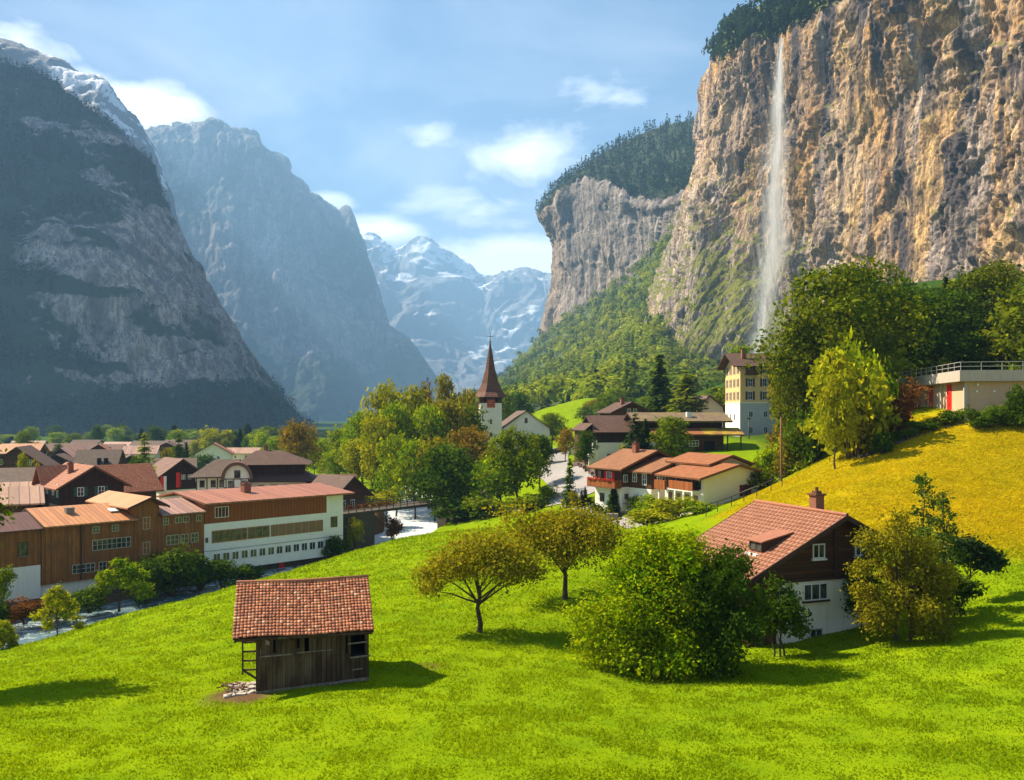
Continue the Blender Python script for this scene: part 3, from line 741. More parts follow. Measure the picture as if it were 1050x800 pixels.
# --- snow mountains
def mat_snow(name, sc):
    s = Nodes(name); p = s.pos(); a = s.attr('tint')
    n = s.noise(p, sc, 8, .65); 
    rock = s.mix(n, (.13, .14, .16, 1), (.28, .27, .27, 1))
    c = s.mix(s.ramp(s.math('ADD', a[0], s.math('MULTIPLY', s.math('SUBTRACT', n, .5), .9)), [(.45, 0.), (.55, 1.)]), rock, (.85, .87, .9, 1))
    s.bump(n, 1., 40.)
    return s.base(c, .9)
def snow_mtn(name, cols, nu, nv, amp, scale, seed, line, msc):
    S0 = sheet(cols, nu, nv); N = normals(S0)
    S, d = rockdisp(S0, N, amp, scale, seed, .8)
    N2 = normals(S); px, py = pxy(S0)
    n_a = fbm(S0 / (scale * .8), 5, seed + 5)
    sn = np.clip(.46 - (py - line) * .0028 + .9 * n_a + .5 * (N2[..., 2] - N[..., 2]), 0, 1)
    tag(link(name, np_mesh(name, S.reshape(-1, 3), grid_faces(nu, nv), False, np.stack([sn, sn, sn], -1).reshape(-1, 3)), mat_snow(name + '_snow_and_rock', msc)), kind='structure')
tops = [(300, 255), (340, 258), (369, 250), (383, 248), (400, 258), (412, 259), (434, 252), (459, 262), (479, 275), (495, 288), (512, 288), (527, 285), (547, 284), (562, 288), (600, 275), (660, 290)]
snow_mtn('snow_mountain', [[(x - (x - 480) * -.05, 440, 8500), (x - 3, 400, 9100), (x - 2, y + (440 - y) * .55, 9800), (x, y + (440 - y) * .25, 10500), (x, y, 11200), (x + 4, y + 10, 12300)] for x, y in tops], 240, 180, 120., 830., 43, 300, .0025)
tops = [(-120, -10), (-60, 20), (-20, 45), (5, 52), (28, 60), (55, 69), (80, 80), (102, 86), (112, 100), (126, 118), (146, 142), (165, 200), (200, 330)]
snow_mtn('snowy_ridge', [[(x - 30, 440, 2900), (x - 20, 330, 3100), (x - 10, y + (440 - y) * .3, 3350), (x, y, 3700), (x + 6, y + 15, 4200)] for x, y in tops], 160, 120, 30., 230., 47, 85, .008)

# --- waterfall: three nested sheets of falling water, fanning out down the cliff
def mat_fall():
    s = Nodes('falling_water'); uv = s.coord('UV'); p = s.pos((1, 1, .10))
    n = s.noise(p, .28, 7, .65, .3); n2 = s.noise(s.pos((1, 1, .3)), .05, 5)
    sv = s.n('ShaderNodeSeparateXYZ'); s.set(sv.inputs[0], uv)
    e = s.math('ABSOLUTE', s.math('SUBTRACT', sv.outputs[0], .5))
    ed = s.ramp(e, [(.0, 1.), (.22, .6), (.49, 0.)])
    a = s.math('MULTIPLY', ed, s.ramp(s.math('ADD', n, s.math('MULTIPLY', s.math('SUBTRACT', n2, .5), .5)), [(.34, .06), (.62, .9)]))
    a = s.math('MULTIPLY', a, sv.outputs[1])
    d = s.n('ShaderNodeBsdfDiffuse'); d.inputs[0].default_value = (.88, .9, .93, 1)
    tl = s.n('ShaderNodeBsdfTranslucent'); tl.inputs[0].default_value = (.88, .9, .93, 1)
    m1 = s.n('ShaderNodeMixShader'); m1.inputs[0].default_value = .4; s.t.links.new(d.outputs[0], m1.inputs[1]); s.t.links.new(tl.outputs[0], m1.inputs[2])
    tr = s.n('ShaderNodeBsdfTransparent'); mx = s.n('ShaderNodeMixShader'); s.set(mx.inputs[0], a)
    s.t.links.new(tr.outputs[0], mx.inputs[1]); s.t.links.new(m1.outputs[0], mx.inputs[2]); s.t.links.new(mx.outputs[0], s.out.inputs[0])
    return s.m
fall_path = [(802, 40, 796, 8), (800, 60, 791, 12), (798, 100, 786, 20), (797, 150, 780, 34), (795, 200, 774, 44), (793, 245, 766, 48), (788, 285, 756, 44), (782, 320, 742, 34), (777, 360, 726, 30), (772, 420, 708, 28)]
vs, fs, uvs = [], [], []
for k, (off, wk) in enumerate(((0, 1.), (3.5, .65), (7., .38), (-3., 1.9))):
    a = crom(np.array([np.r_[P(x, y, d - off), w * d / F * wk] for x, y, d, w in fall_path]), 120)
    m = 13; u = np.linspace(0, 1, m)
    b = len(vs)
    wob = fbm(np.stack([np.linspace(0, 9, 120), np.full(120, k * 3.), np.zeros(120)], -1), 4, 5) * 2.2
    for i in range(120):
        for j in range(m):
            x = (u[j] - .5) * a[i, 3]
            vs.append((a[i, 0] + x * .85 + wob[i], a[i, 1] + x * .5 - math.sin(math.pi * u[j]) * 2.5, a[i, 2]))
    for i in range(119):
        for j in range(m - 1):
            q = (b + i * m + j, b + (i + 1) * m + j, b + (i + 1) * m + j + 1, b + i * m + j + 1); fs.append(q)
            ly = .42 if k == 3 else 1.; uvs += [(u[j], ly), (u[j], ly), (u[j + 1], ly), (u[j + 1], ly)]
me = np_mesh('waterfall', np.array(vs), np.array(fs), True)
me.uv_layers.new(name='UVMap').data.foreach_set('uv', np.array(uvs, dtype=np.float32).ravel())
tag(link('waterfall', me, mat_fall()), 'tall thin white waterfall dropping down the ochre cliff', 'waterfall', kind='structure')

# ================================================================== sky, air, sun, camera
def build_world():
    w = bpy.data.worlds.new('World'); SC.world = w; w.use_nodes = True
    t = w.node_tree; t.nodes.clear()
    class W(Nodes):
        def __init__(s): s.t = t
    s = W()
    out = s.n('ShaderNodeOutputWorld'); bg = s.n('ShaderNodeBackground'); s.t.links.new(bg.outputs[0], out.inputs[0])
    sky = s.n('ShaderNodeTexSky', sky_type='NISHITA'); sky.sun_disc = False
    sky.sun_elevation = SUN_EL; sky.sun_rotation = SUN_ROT; sky.altitude = 800; sky.air_density = 1.0; sky.dust_density = .3; sky.ozone_density = 1.7
    d = s.n('ShaderNodeTexCoord').outputs['Generated']
    sp = s.n('ShaderNodeSeparateXYZ'); s.set(sp.inputs[0], d)
    az = s.math('ARCTAN2', sp.outputs[0], sp.outputs[1]); el = s.math('ARCSINE', sp.outputs[2])
    cb = s.n('ShaderNodeCombineXYZ'); s.set(cb.inputs[0], az); s.set(cb.inputs[1], s.math('MULTIPLY', el, 2.2))
    n = s.noise(cb.outputs[0], 7.5, 9, .6, .25); nf = s.noise(cb.outputs[0], 3.2, 6, .55, .4)
    tot = None
    for px, py, sx, sy, k in ((25, 48, 55, 22, 1.0), (150, 110, 62, 26, 1.25), (95, 78, 40, 16, .7), (345, 205, 28, 12, .9), (392, 236, 50, 16, 1.35), (540, 160, 90, 52, .82), (540, 268, 130, 28, 1.6), (470, 215, 90, 40, .62), (520, 230, 60, 18, .6), (455, 140, 70, 22, .55), (620, 90, 120, 40, .35)):
        x = (px - CX) / F; a0 = math.atan(x); e0 = math.atan((CY - py) / F * math.cos(a0))
        da = s.math('DIVIDE', s.math('SUBTRACT', az, a0), sx / F); de = s.math('DIVIDE', s.math('SUBTRACT', el, e0), sy / F)
        g = s.math('EXPONENT', s.math('MULTIPLY', s.math('ADD', s.math('MULTIPLY', da, da), s.math('MULTIPLY', de, de)), -1.))
        g = s.math('MULTIPLY', g, k)
        tot = g if tot is None else s.math('MAXIMUM', tot, g)
    cl = s.math('ADD', s.math('MULTIPLY', tot, .95), s.math('ADD', s.math('MULTIPLY', n, 2.0), -1.36))
    wisps = s.math('MULTIPLY', s.ramp(nf, [(.44, 0.), (.75, .5)]), s.ramp(el, [(.05, 1.), (.42, .25)]))
    m = s.math('MAXIMUM', s.ramp(cl, [(-.0, 0.), (.8, 1.)]), wisps)
    col = s.mix(m, sky.outputs[0], CLOUD)
    s.set(bg.inputs[0], col); bg.inputs[1].default_value = SKY_STRENGTH

SUN_AZ_BACK = R(24); SUN_EL = R(45)
# towards the sun: left and a little behind the scene
sd = Vector((-math.cos(SUN_AZ_BACK) * math.cos(SUN_EL), math.sin(SUN_AZ_BACK) * math.cos(SUN_EL), math.sin(SUN_EL)))
SUN_ROT = math.atan2(sd.x, sd.y)
SKY_STRENGTH = .05; CLOUD = (20., 19.5, 18.9, 1)
build_world()
sun = bpy.data.lights.new('sun', 'SUN'); sun.energy = 5.; sun.angle = R(.5); sun.color = (1., .87, .66)
so = bpy.data.objects.new('sun', sun); COL.objects.link(so); so.rotation_euler = sd.to_track_quat('Z', 'Y').to_euler()

HAZE = True
if HAZE:
    hm = bpy.data.materials.new('valley_haze'); hm.use_nodes = True; t = hm.node_tree; t.nodes.clear()
    o = t.nodes.new('ShaderNodeOutputMaterial'); pv = t.nodes.new('ShaderNodeVolumePrincipled')
    pv.inputs['Color'].default_value = (.31, .60, 1., 1); pv.inputs['Density'].default_value = .000125; pv.inputs['Anisotropy'].default_value = .15
    t.links.new(pv.outputs[0], o.inputs['Volume'])
    zb = float(min(GZ.min(), RZ)) - 1
    tag(MB().box(-7600, -900, min(zb, -40), 7600, 13600, 2450).build('haze', hm), kind='stuff')

cam = bpy.data.cameras.new('camera'); co = bpy.data.objects.new('camera', cam); COL.objects.link(co)
co.rotation_euler = (R(90), 0, 0); cam.sensor_width = 36; cam.lens = 36 * F / 1050; cam.shift_y = (400 - CY) / 1050 * -1 * 1.0
cam.clip_start = .5; cam.clip_end = 30000
SC.camera = co
SC.view_settings.view_transform = 'Standard'; SC.view_settings.look = 'None'; SC.view_settings.exposure = EXPOSURE if 'EXPOSURE' in globals() else 1.62
SC.view_settings.gamma = 1
try: SC.view_settings.use_curve_mapping = False
except Exception: pass
cy = SC.cycles
cy.use_denoising = True
cy.max_bounces = 6; cy.diffuse_bounces = 2; cy.glossy_bounces = 2; cy.transmission_bounces = 4; cy.transparent_max_bounces = 10; cy.volume_bounces = 0
cy.sample_clamp_indirect = 6
# ================================================================== plants
def leaves(c, nrm, size, rng, tint, asp=.62, align=.35):
    """rhombic leaves at points c; nrm: preferred facing"""
    n = len(c)
    v = rng.normal(size=(n, 3)); v /= np.linalg.norm(v, axis=1)[:, None]
    nn = nrm * align + v * (1 - align) + np.array([0, 0, .25]); nn /= np.linalg.norm(nn, axis=1)[:, None]
    r = rng.normal(size=(n, 3)); a = np.cross(nn, r); a /= np.linalg.norm(a, axis=1)[:, None] + 1e-9
    b = np.cross(nn, a)
    s = (size * np.clip(rng.lognormal(-.08, .36, n), .4, 2.))[:, None] * .5
    V = np.stack([c - a * s, c - b * s * asp + nn * s * .15, c + a * s, c + b * s * asp + nn * s * .15], 1).reshape(-1, 3)
    return V, np.arange(4 * n).reshape(n, 4), np.repeat(tint, 4, axis=0)

def crown(name, rng, lobes, n, leaf, clump=14, spread=.09, mat=None, align=.35, inner=.15, low=-.55):
    """lobes: array (k,4..6) centre + radius; leaves sit in small clumps on the lobes' shells"""
    lobes = np.asarray(lobes, float)
    w = lobes[:, 3] ** 2; w /= w.sum()
    nc = max(4, n // clump)
    li = rng.choice(len(lobes), nc, p=w)
    d = rng.normal(size=(nc, 3)); d /= np.linalg.norm(d, axis=1)[:, None]
    bad = d[:, 2] < low; d[bad, 2] *= -.6
    d /= np.linalg.norm(d, axis=1)[:, None]
    q_ = rng.random(nc); rr = np.where(q_ < inner, rng.uniform(.3, .85, nc), np.where(q_ > .86, rng.uniform(1.05, 1.42, nc), rng.uniform(.80, 1.12, nc)))
    rad = lobes[li, 3:6] if lobes.shape[1] >= 6 else lobes[li, 3:4] * np.ones((1, 3))
    cc = lobes[li, :3] + d * rr[:, None] * rad
    ct = np.stack([np.clip(rng.normal(.45, .22, nc) + .12 * rng.normal(size=len(lobes))[li], 0, 1), rng.uniform(.25, .85, nc)], -1)
    k = np.repeat(np.arange(nc), clump)
    sp = spread * np.mean(rad, 1)[k][:, None] * 2.2
    c = cc[k] + rng.normal(size=(len(k), 3)) * sp * np.array([1, 1, .75])
    t = np.clip(ct[k] + rng.normal(size=(len(k), 2)) * .16, 0, 1)
    V, Fc, T = leaves(c, d[k], leaf, rng, t, align=align)
    return V, Fc, T

def lobes_round(rng, k=11, z0=.30, z1=.98, w=.5, lean=(0, 0), top=.55, bot=.75):
    out = []
    for i in range(k):
        t = (i + rng.uniform(0, 1)) / k
        z = z0 + (z1 - z0) * t
        prof = math.sin(math.pi * (bot * .5 * (1 - t) + t * (1 - .5 * top * .55)) ) if False else (math.sin(math.pi * min(max(.16 + .74 * t, 0), 1)) ** .7)
        r = w * prof
        lr = rng.uniform(.36, .55) * w * (.65 + .35 * prof)
        a = i * 2.4 + rng.uniform(-.5, .5); dist = max(r - lr * .8, 0) * rng.uniform(.75, 1.1)
        out.append((dist * math.cos(a) + lean[0] * z, dist * math.sin(a) + lean[1] * z, min(z, z1 - lr * .75), lr, lr, lr * rng.uniform(.7, .95)))
    out.append((lean[0] * .6, lean[1] * .6, (z0 + z1) / 2, w * .55, w * .55, (z1 - z0) * .38))
    return np.array(out)

def limbs(mb, lobes, rng, h0, r0, zb=0., n=9, wob=.03, fork=None):
    """trunk with limbs running out to the lobes"""
    f = fork if fork is not None else h0
    top = np.array([lobes[:, 0].mean(), lobes[:, 1].mean(), lobes[:, 2].max()])
    pts = [np.array([0, 0, zb])]
    m = 6
    for i in range(1, m + 1):
        t = i / m
        pts.append(np.array([top[0] * t + rng.normal() * wob, top[1] * t + rng.normal() * wob, zb + (top[2] - zb) * t]))
    mb.tube(pts, [r0 * (1.25 - .0 * i if i == 0 else 1) * (1 - .82 * i / m) for i in range(m + 1)], 8)
    for L in list(lobes)[:n]:
        z = f + max(0, (L[2] - f)) * rng.uniform(.1, .45); t = (z - zb) / max(top[2] - zb, 1e-6)
        s = np.array([top[0] * t, top[1] * t, z]); e = L[:3]
        mid = (s + e) / 2 + np.array([rng.normal() * wob, rng.normal() * wob, .04 * abs(e[2] - s[2]) + .02 * np.linalg.norm(e - s)])
        r = r0 * (1 - .75 * t) * .55
        mb.tube([s, s * .55 + mid * .45 + rng.normal(size=3) * wob * .3, mid, mid * .5 + e * .5 + rng.normal(size=3) * wob * .3, e], [r, r * .85, r * .65, r * .45, r * .2], 6)

VAR = {}
def variant(key, V, Fc, T, mb):
    cm = np_mesh('crown', V, Fc, False, T)
    tm = None
    if mb is not None:
        o = mb.build('trunk', M['bark'], None, True); tm = o.data; bpy.data.objects.remove(o)
    w = np.percentile(np.abs(V[:, :2]), 97)
    VAR[key] = (cm, tm, float(w))
def make_variants():
    for i in range(5):                       # rounded broadleaf trees, height 1
        rng = np.random.default_rng(100 + i)
        L = lobes_round(rng, 12 + i, .26, 1., .40)
        V, Fc, T = crown('c', rng, L, 5200, .042, 10, .10)
        mb = MB(); limbs(mb, L, rng, .2, .022, -.08, 8)
        variant('round%d' % i, V, Fc, T, mb)
    for i in range(2):                       # large trees with finer leaves
        rng = np.random.default_rng(150 + i)
        L = lobes_round(rng, 26, .16, 1., .42); L[:, 3:6] *= rng.uniform(.5, 1.0, (len(L), 1)); L[:, :3] += rng.normal(size=(len(L), 3)) * .04
        V, Fc, T = crown('c', rng, L, 17000, .024, 12, .12)
        mb = MB(); limbs(mb, L, rng, .15, .018, -.08, 10)
        variant('big%d' % i, V, Fc, T, mb)
    for i in range(3):                       # taller oval trees
        rng = np.random.default_rng(200 + i)
        L = lobes_round(rng, 14, .22, 1., .27)
        V, Fc, T = crown('c', rng, L, 4600, .036, 10, .10)
        mb = MB(); limbs(mb, L, rng, .2, .018, -.06, 8)
        variant('tall%d' % i, V, Fc, T, mb)
    for i in range(3):                       # spruces and larches
        rng = np.random.default_rng(300 + i)
        variant('spruce%d' % i, *conifer(rng, 24, .2 + .015 * i, 15, .052, .04), MB().tube([(0, 0, -.06), (0, 0, .5), (0, 0, .97)], [.018, .012, .003], 7))
        rng = np.random.default_rng(330 + i)
        variant('larch%d' % i, *conifer(rng, 20, .21 + .02 * i, 12, .05, .03, loose=True), MB().tube([(0, 0, -.06), (.004, 0, .5), (0, 0, .96)], [.016, .011, .003], 7))
    for i in range(4):                       # shrubs
        rng = np.random.default_rng(400 + i)
        L = []
        for k in range(9):
            a = k * 2.4 + rng.uniform(-.4, .4); d = rng.uniform(.1, .34); r = rng.uniform(.17, .28)
            L.append((d * math.cos(a), d * math.sin(a), rng.uniform(.2, .72), r, r, r * rng.uniform(.8, 1.1)))
        L = np.array(L)
        V, Fc, T = crown('c', rng, L, 2600, .075, 8, .12, inner=.25, low=-.9)
        mb = MB()
        for l in L: mb.tube([(l[0] * .15, l[1] * .15, -.08), (l[0] * .6, l[1] * .6, l[2] * .5), tuple(l[:3])], [.016, .012, .005], 5)
        variant('shrub%d' % i, V, Fc, T, mb)

def conifer(rng, whorls, w, per, leaf, z0, loose=False):
    cs, ns, ts = [], [], []
    for i in range(whorls):
        t = (i + rng.uniform(-.3, .3)) / whorls; t = min(max(t, 0), .99)
        z = z0 + (1 - z0) * t ** .93; rad = w * (1 - t) ** (.85 if not loose else .7) * rng.uniform(.8, 1.1) + .008
        nb = max(4, int(per * (.35 + .65 * (1 - t))))
        for b in range(nb):
            a = 2 * math.pi * (b + rng.uniform(-.4, .4)) / nb + i
            r = rad * rng.uniform(.65, 1.12); m = max(3, int(16 * r / w) + 2)
            u = np.linspace(.12, 1, m); droop = (-.35 if not loose else -.12) * r * u ** 1.5 + rng.normal() * .008
            x = np.stack([math.cos(a) * r * u, math.sin(a) * r * u, z + droop], -1)
            x += rng.normal(size=x.shape) * np.array([.010, .010, .006])
            cs.append(x); ns.append(np.tile([math.cos(a) * .3, math.sin(a) * .3, 1.], (m, 1)))
            ts.append(np.tile([np.clip(rng.normal(.45, .25), 0, 1), rng.uniform(.2, .85)], (m, 1)))
    cs = np.concatenate(cs); ns = np.concatenate(ns); ts = np.concatenate(ts)
    cs = np.concatenate([cs, cs + rng.normal(size=cs.shape) * .014]); ns = np.tile(ns, (2, 1)); ts = np.tile(ts, (2, 1))
    ns /= np.linalg.norm(ns, axis=1)[:, None]
    return leaves(cs, ns, leaf, rng, np.clip(ts + rng.normal(size=ts.shape) * .12, 0, 1), .5, .55)

make_variants()
def plant(name, key, px, D, top, wpx, mat, label, cat='tree', group=None, base=None, flat=1., lean=0.):
    """px: image column of the trunk, D: distance, top: image row of the top, wpx: crown width"""
    x = (px - CX) / F * D
    zb = H1(x, D) if base is None else base
    h = (CY - top) / F * D - zb; sw = (wpx * D / F / 2) / VAR[key][2]
    cm, tm, w = VAR[key]
    r = empty(name, (x, D, zb)); tag(r, label, cat, group)
    for nm, me, mt in (('crown', cm, mat), ('trunk', tm, M['bark'])):
        if me is None: continue
        if nm == 'trunk' and name in ('shrub', 'hedge_bush'): nm = 'stems'
        o = bpy.data.objects.new(nm, me); COL.objects.link(o); o.parent = r
        o.scale = (sw, sw * flat, h); o.rotation_euler = (0, 0, RNG.uniform(0, 6.28) if lean == 0 else lean)
        if nm == 'crown':
            if not me.materials: me.materials.append(M['leaf_green'])
            o.material_slots[0].link = 'OBJECT'; o.material_slots[0].material = M[mat]
        elif not me.materials: me.materials.append(M['bark'])
    return r

def unique_tree(name, loc, lobes, n, leaf, mat, label, cat='tree', trunk_r=.15, fork=1., seed=1, clump=14, spread=.11, stems=None, align=.35, low=-.55, inner=.15, nl=12, wob=.08, extra=None):
    rng = np.random.default_rng(seed); lobes = np.array(lobes, float)
    r = empty(name, loc); tag(r, label, cat)
    V, Fc, T = crown('c', rng, lobes, n, leaf, clump, spread, inner=inner, low=low, align=align)
    link('crown', np_mesh('crown', V, Fc, False, T), M[mat], r)
    mb = MB()
    if stems:
        for sx, sy in stems:
            sub = lobes[np.argsort((lobes[:, 0] - sx) ** 2 + (lobes[:, 1] - sy) ** 2)[:max(4, len(lobes) // len(stems))]].copy()
            sub[:, 0] -= sx; sub[:, 1] -= sy
            m2 = MB(); limbs(m2, sub, rng, fork, trunk_r, -.4, nl, wob, fork)
            b = len(mb.v); mb.v += [(v[0] + sx, v[1] + sy, v[2]) for v in m2.v]; mb.f += [tuple(i + b for i in f) for f in m2.f]; mb.uv += m2.uv
    else:
        limbs(mb, lobes, rng, fork, trunk_r, -.4, nl, wob, fork)
    mb.build('trunk', M['bark'], r, True)
    return r

def blob(rng, cx, cy, cz, rx, ry, rz, k, lr):
    """k lobes spread over an ellipsoid"""
    out = []
    for i in range(k):
        u = (i + .5) / k; ph = math.acos(1 - 2 * u * .88); a = i * 2.39996 + rng.uniform(-.3, .3)
        d = (math.sin(ph) * math.cos(a), math.sin(ph) * math.sin(a), math.cos(ph)); s = rng.uniform(lr * .55, lr * 1.3); q = rng.uniform(.58, 1.12)
        out.append((cx + d[0] * (rx * q - s * .6), cy + d[1] * (ry * q - s * .6), cz + d[2] * (rz * q - s * .6), s, s, s * .85))
    return out

def at(px, D, dz=0.):
    x = (px - CX) / F * D
    return (x, D, H1(x, D) + dz)

rng = np.random.default_rng(5)
# the small spreading fruit tree in front
lob = [(-2.6, .2, 3.5, .95, .95, .6), (-1.7, -.9, 4.2, 1., 1., .65), (-.6, .8, 4.9, 1.1, 1.1, .7), (.5, -.6, 5.0, 1.1, 1.1, .7), (1.5, .6, 4.7, 1.1, 1.1, .65), (2.4, -.3, 4.1, 1., 1., .65),
       (3.1, .4, 3.5, .8, .8, .55), (-1.2, 1.4, 3.4, .9, .9, .55), (1.3, -1.5, 3.7, .9, .9, .6), (0, 0, 4.0, 1.2, 1.2, .7), (-2.9, -.6, 2.7, .6, .6, .45), (2.2, 1.3, 3.2, .7, .7, .5), (-3.2, .3, 3.2, .55, .55, .4)]
unique_tree('fruit_tree', at(491, 51.5), np.array(lob) * [1, 1, 1.0, 1, 1, 1], 13500, .17, 'leaf_olive', 'small spreading fruit tree with bare forked trunk and olive brown leaves on the open meadow', trunk_r=.17, fork=1.3, seed=11, clump=9, spread=.17, inner=.4, low=-.9)
lob = blob(rng, -.2, 0, 4.2, 4.9, 3.4, 2.1, 24, 1.15) + [(-4.1, 0, 3.0, .9, .9, .7), (4.3, -.4, 2.9, 1., 1., .7), (2.9, -1.2, 1.9, .8, .8, .7), (0, 0, 4.2, 1.6, 1.6, 1.1)]
unique_tree('fruit_tree', at(580, 60.5), lob, 22000, .18, 'leaf_orchard', 'wide olive green fruit tree just behind the small bare-trunked fruit tree', trunk_r=.2, fork=1.2, seed=12, clump=10, spread=.16, inner=.35, low=-.8)
# the big bright tree left of the near house
lob = blob(rng, .3, 0, 4.6, 3.1, 3.0, 4.3, 19, 1.15) + blob(rng, -2.3, -.4, 3.0, 2.3, 2.2, 2.7, 11, .95) + [(-.6, 0, 8.2, .9, .9, .9), (1.2, .3, 8.0, .8, .8, .8), (-2.2, .2, 6.4, .9, .9, .8)] + [(-3.9, -.3, 1.5, .9, .9, .8), (2.6, -.6, 1.6, 1.2, 1.2, 1.1), (.5, -2.4, 1.4, 1.2, 1.2, 1.1), (-1.6, -2.2, 1.3, 1.2, 1.2, 1.0)]
unique_tree('leafy_tree', at(682, 43.8), np.array(lob) * [.92, 1, .75, 1, 1, .9], 60000, .155, 'leaf_bright', 'big dense bright green tree spreading low over the grass left of the near house', trunk_r=.24, fork=1.2, seed=13, clump=14, spread=.12, low=-.9, align=.55)
lob = blob(rng, 0, 0, 3.0, 2.6, 2.2, 3.0, 16, .9)
unique_tree('dark_bush', at(735, 42.4), lob, 24000, .155, 'leaf_dark', 'dark green dense bush between the big bright tree and the near house', 'bush', trunk_r=.1, fork=.6, seed=14, low=-.9, stems=[(-.3, 0), (.4, .3)])
lob = blob(rng, 0, 0, 2.0, 1.55, 1.3, 2.0, 10, .62) + [(-.2, 0, 3.6, .4, .4, .6), (.7, -.2, 2.9, .35, .35, .45)]
unique_tree('loose_bush', at(799, 46.4), lob, 5200, .17, 'leaf_dark', 'loose dark green bush standing against the white wall of the near house', 'bush', trunk_r=.06, fork=.5, seed=15, clump=9, low=-.9, inner=.3, stems=[(-.3, 0), (.3, .1), (0, -.3)])
# right of the near house
lob = blob(rng, -.2, 0, 2.5, 2.5, 2., 2.5, 15, .72) + [(.6, .2, 4.4, .8, .8, .7), (-.9, 0, 4.7, .7, .7, .6), (1.5, 0, 3.2, .8, .8, .6)] + [(-1.5, -.3, 1.2, .7, .7, .7), (.9, -.9, .9, .8, .8, .7), (-.3, 0, 5.7, .6, .6, .7), (-1.7, .3, 4.9, .6, .6, .5)]
unique_tree('autumn_tree', at(929, 46.8), np.array(lob) * [1.12, 1, 1.06, 1.08, 1, 1], 20000, .15, 'leaf_olive', 'olive and russet leafed bushy tree at the right corner of the near house', trunk_r=.1, fork=.6, seed=16, clump=9, spread=.15, low=-.9, inner=.3, stems=[(-.5, 0), (.5, .2), (0, -.4)])
lob = blob(rng, 0, 0, 2.3, 1.1, 1.0, 2.2, 8, .6)
unique_tree('loose_bush', at(884, 49.9), lob, 4200, .17, 'leaf_dark', 'narrow dark green bush under the right end of the near house gable', 'bush', trunk_r=.05, fork=.5, seed=17, clump=9, low=-.9, inner=.3)
for i, (px, D, hh, sd_, lab) in enumerate(((948, 49.5, 8.3, 18, 'thin see-through young pine with tallest wispy top right of the near house'), (968, 51.5, 7.0, 19, 'second thin see-through young pine just right of the tallest one'))):
    r2 = np.random.default_rng(sd_); lob = []
    for k in range(13):
        t = k / 12; a = k * 2.4; rr = (1.25 - .95 * t)
        lob.append((rr * math.cos(a) * .8, rr * math.sin(a) * .8, 1.2 + (hh - 1.4) * t, .30 + .25 * (1 - t), .30 + .25 * (1 - t), .3))
    unique_tree('young_pine', at(px, D), lob, 3600, .17, 'needle_mid', lab, trunk_r=.07, fork=1., seed=sd_, clump=8, spread=.22, low=-1, inner=.4, nl=13, wob=.05)
lob = [(.9, 0, 3.3, .6, .6, .38), (1.6, .2, 2.9, .6, .6, .35), (2.2, 0, 2.4, .5, .5, .35), (.2, .1, 3.5, .6, .6, .4), (-.5, 0, 3.0, .5, .5, .35), (1.2, -.4, 2.3, .5, .5, .3), (0, 0, 2.6, .5, .5, .3)]
unique_tree('dark_pine', at(985, 53.5), lob, 4200, .2, 'needle_dark', 'small dark green pine leaning right over the meadow beside the young pines', trunk_r=.09, fork=1.2, seed=20, clump=10, spread=.16, low=-1)
lob = blob(rng, 0, 0, 1.7, 2.5, 1.2, 1.6, 12, .65)
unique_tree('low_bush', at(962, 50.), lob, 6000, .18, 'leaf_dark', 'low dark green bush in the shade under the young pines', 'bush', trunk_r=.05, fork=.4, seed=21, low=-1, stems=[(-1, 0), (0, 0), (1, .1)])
# outside the left edge: casts the shadow at lower left, its twigs reach into the picture
lob = blob(rng, 0, 0, 8.6, 2.9, 3.0, 4.6, 16, 1.2)
unique_tree('edge_tree', (-29.0, 44.0, H1(-29, 44)), lob, 15000, .22, 'leaf_dark', 'tall tree at the left picture edge of which only dark twigs show above the roofs', trunk_r=.22, fork=3., seed=22, low=-.8)
# river side, lower left
for i, (px, D, hh, w, mat, sd_, lab) in enumerate(((58, 74.5, 4.3, 2.5, 'leaf_yellow', 23, 'pale yellow green feathery sapling on the near river bank'), (3, 74, 2.6, 1.0, 'leaf_yellow', 24, 'little yellow green sapling at the left picture edge on the river bank'))):
    r2 = np.random.default_rng(sd_); lob = []
    for k in range(15):
        t = (k + .5) / 15; a = k * 2.4; rr = w * (1 - t) ** .8
        lob.append((rr * math.cos(a) * .8, rr * math.sin(a) * .8, .15 + (hh - .5) * t + .25 * rr, .36, .36, .3))
    unique_tree('sapling', at(px, D), lob, 2600, .24, mat, lab, trunk_r=.06, fork=.3, seed=sd_, clump=8, spread=.2, low=-1, inner=.4, nl=15, wob=.06)
lob = [(x * 1.0, y, z, r, r, .32) for x, y, z, r in ((-2.2, 0, 1.6, .9), (-1.2, .5, 2.3, .95), (0, 0, 3.0, 1.1), (1.2, -.2, 2.6, 1.0), (2.3, .2, 2.0, .9), (-.7, -.6, 3.6, .9), (.7, .3, 4.0, .9), (0, 0, 4.7, .7), (1.6, .4, 3.4, .8), (-1.5, .2, 3.0, .8), (2.8, 0, 1.3, .7), (-2.8, .2, .9, .7))]
unique_tree('layered_tree', (at(122, 92)[0], 92, RZ + .6), lob, 5200, .30, 'leaf_bright', 'bright green tree with flat layered branches over the river below the brown factory', trunk_r=.13, fork=.8, seed=25, clump=10, spread=.16, low=-.4)
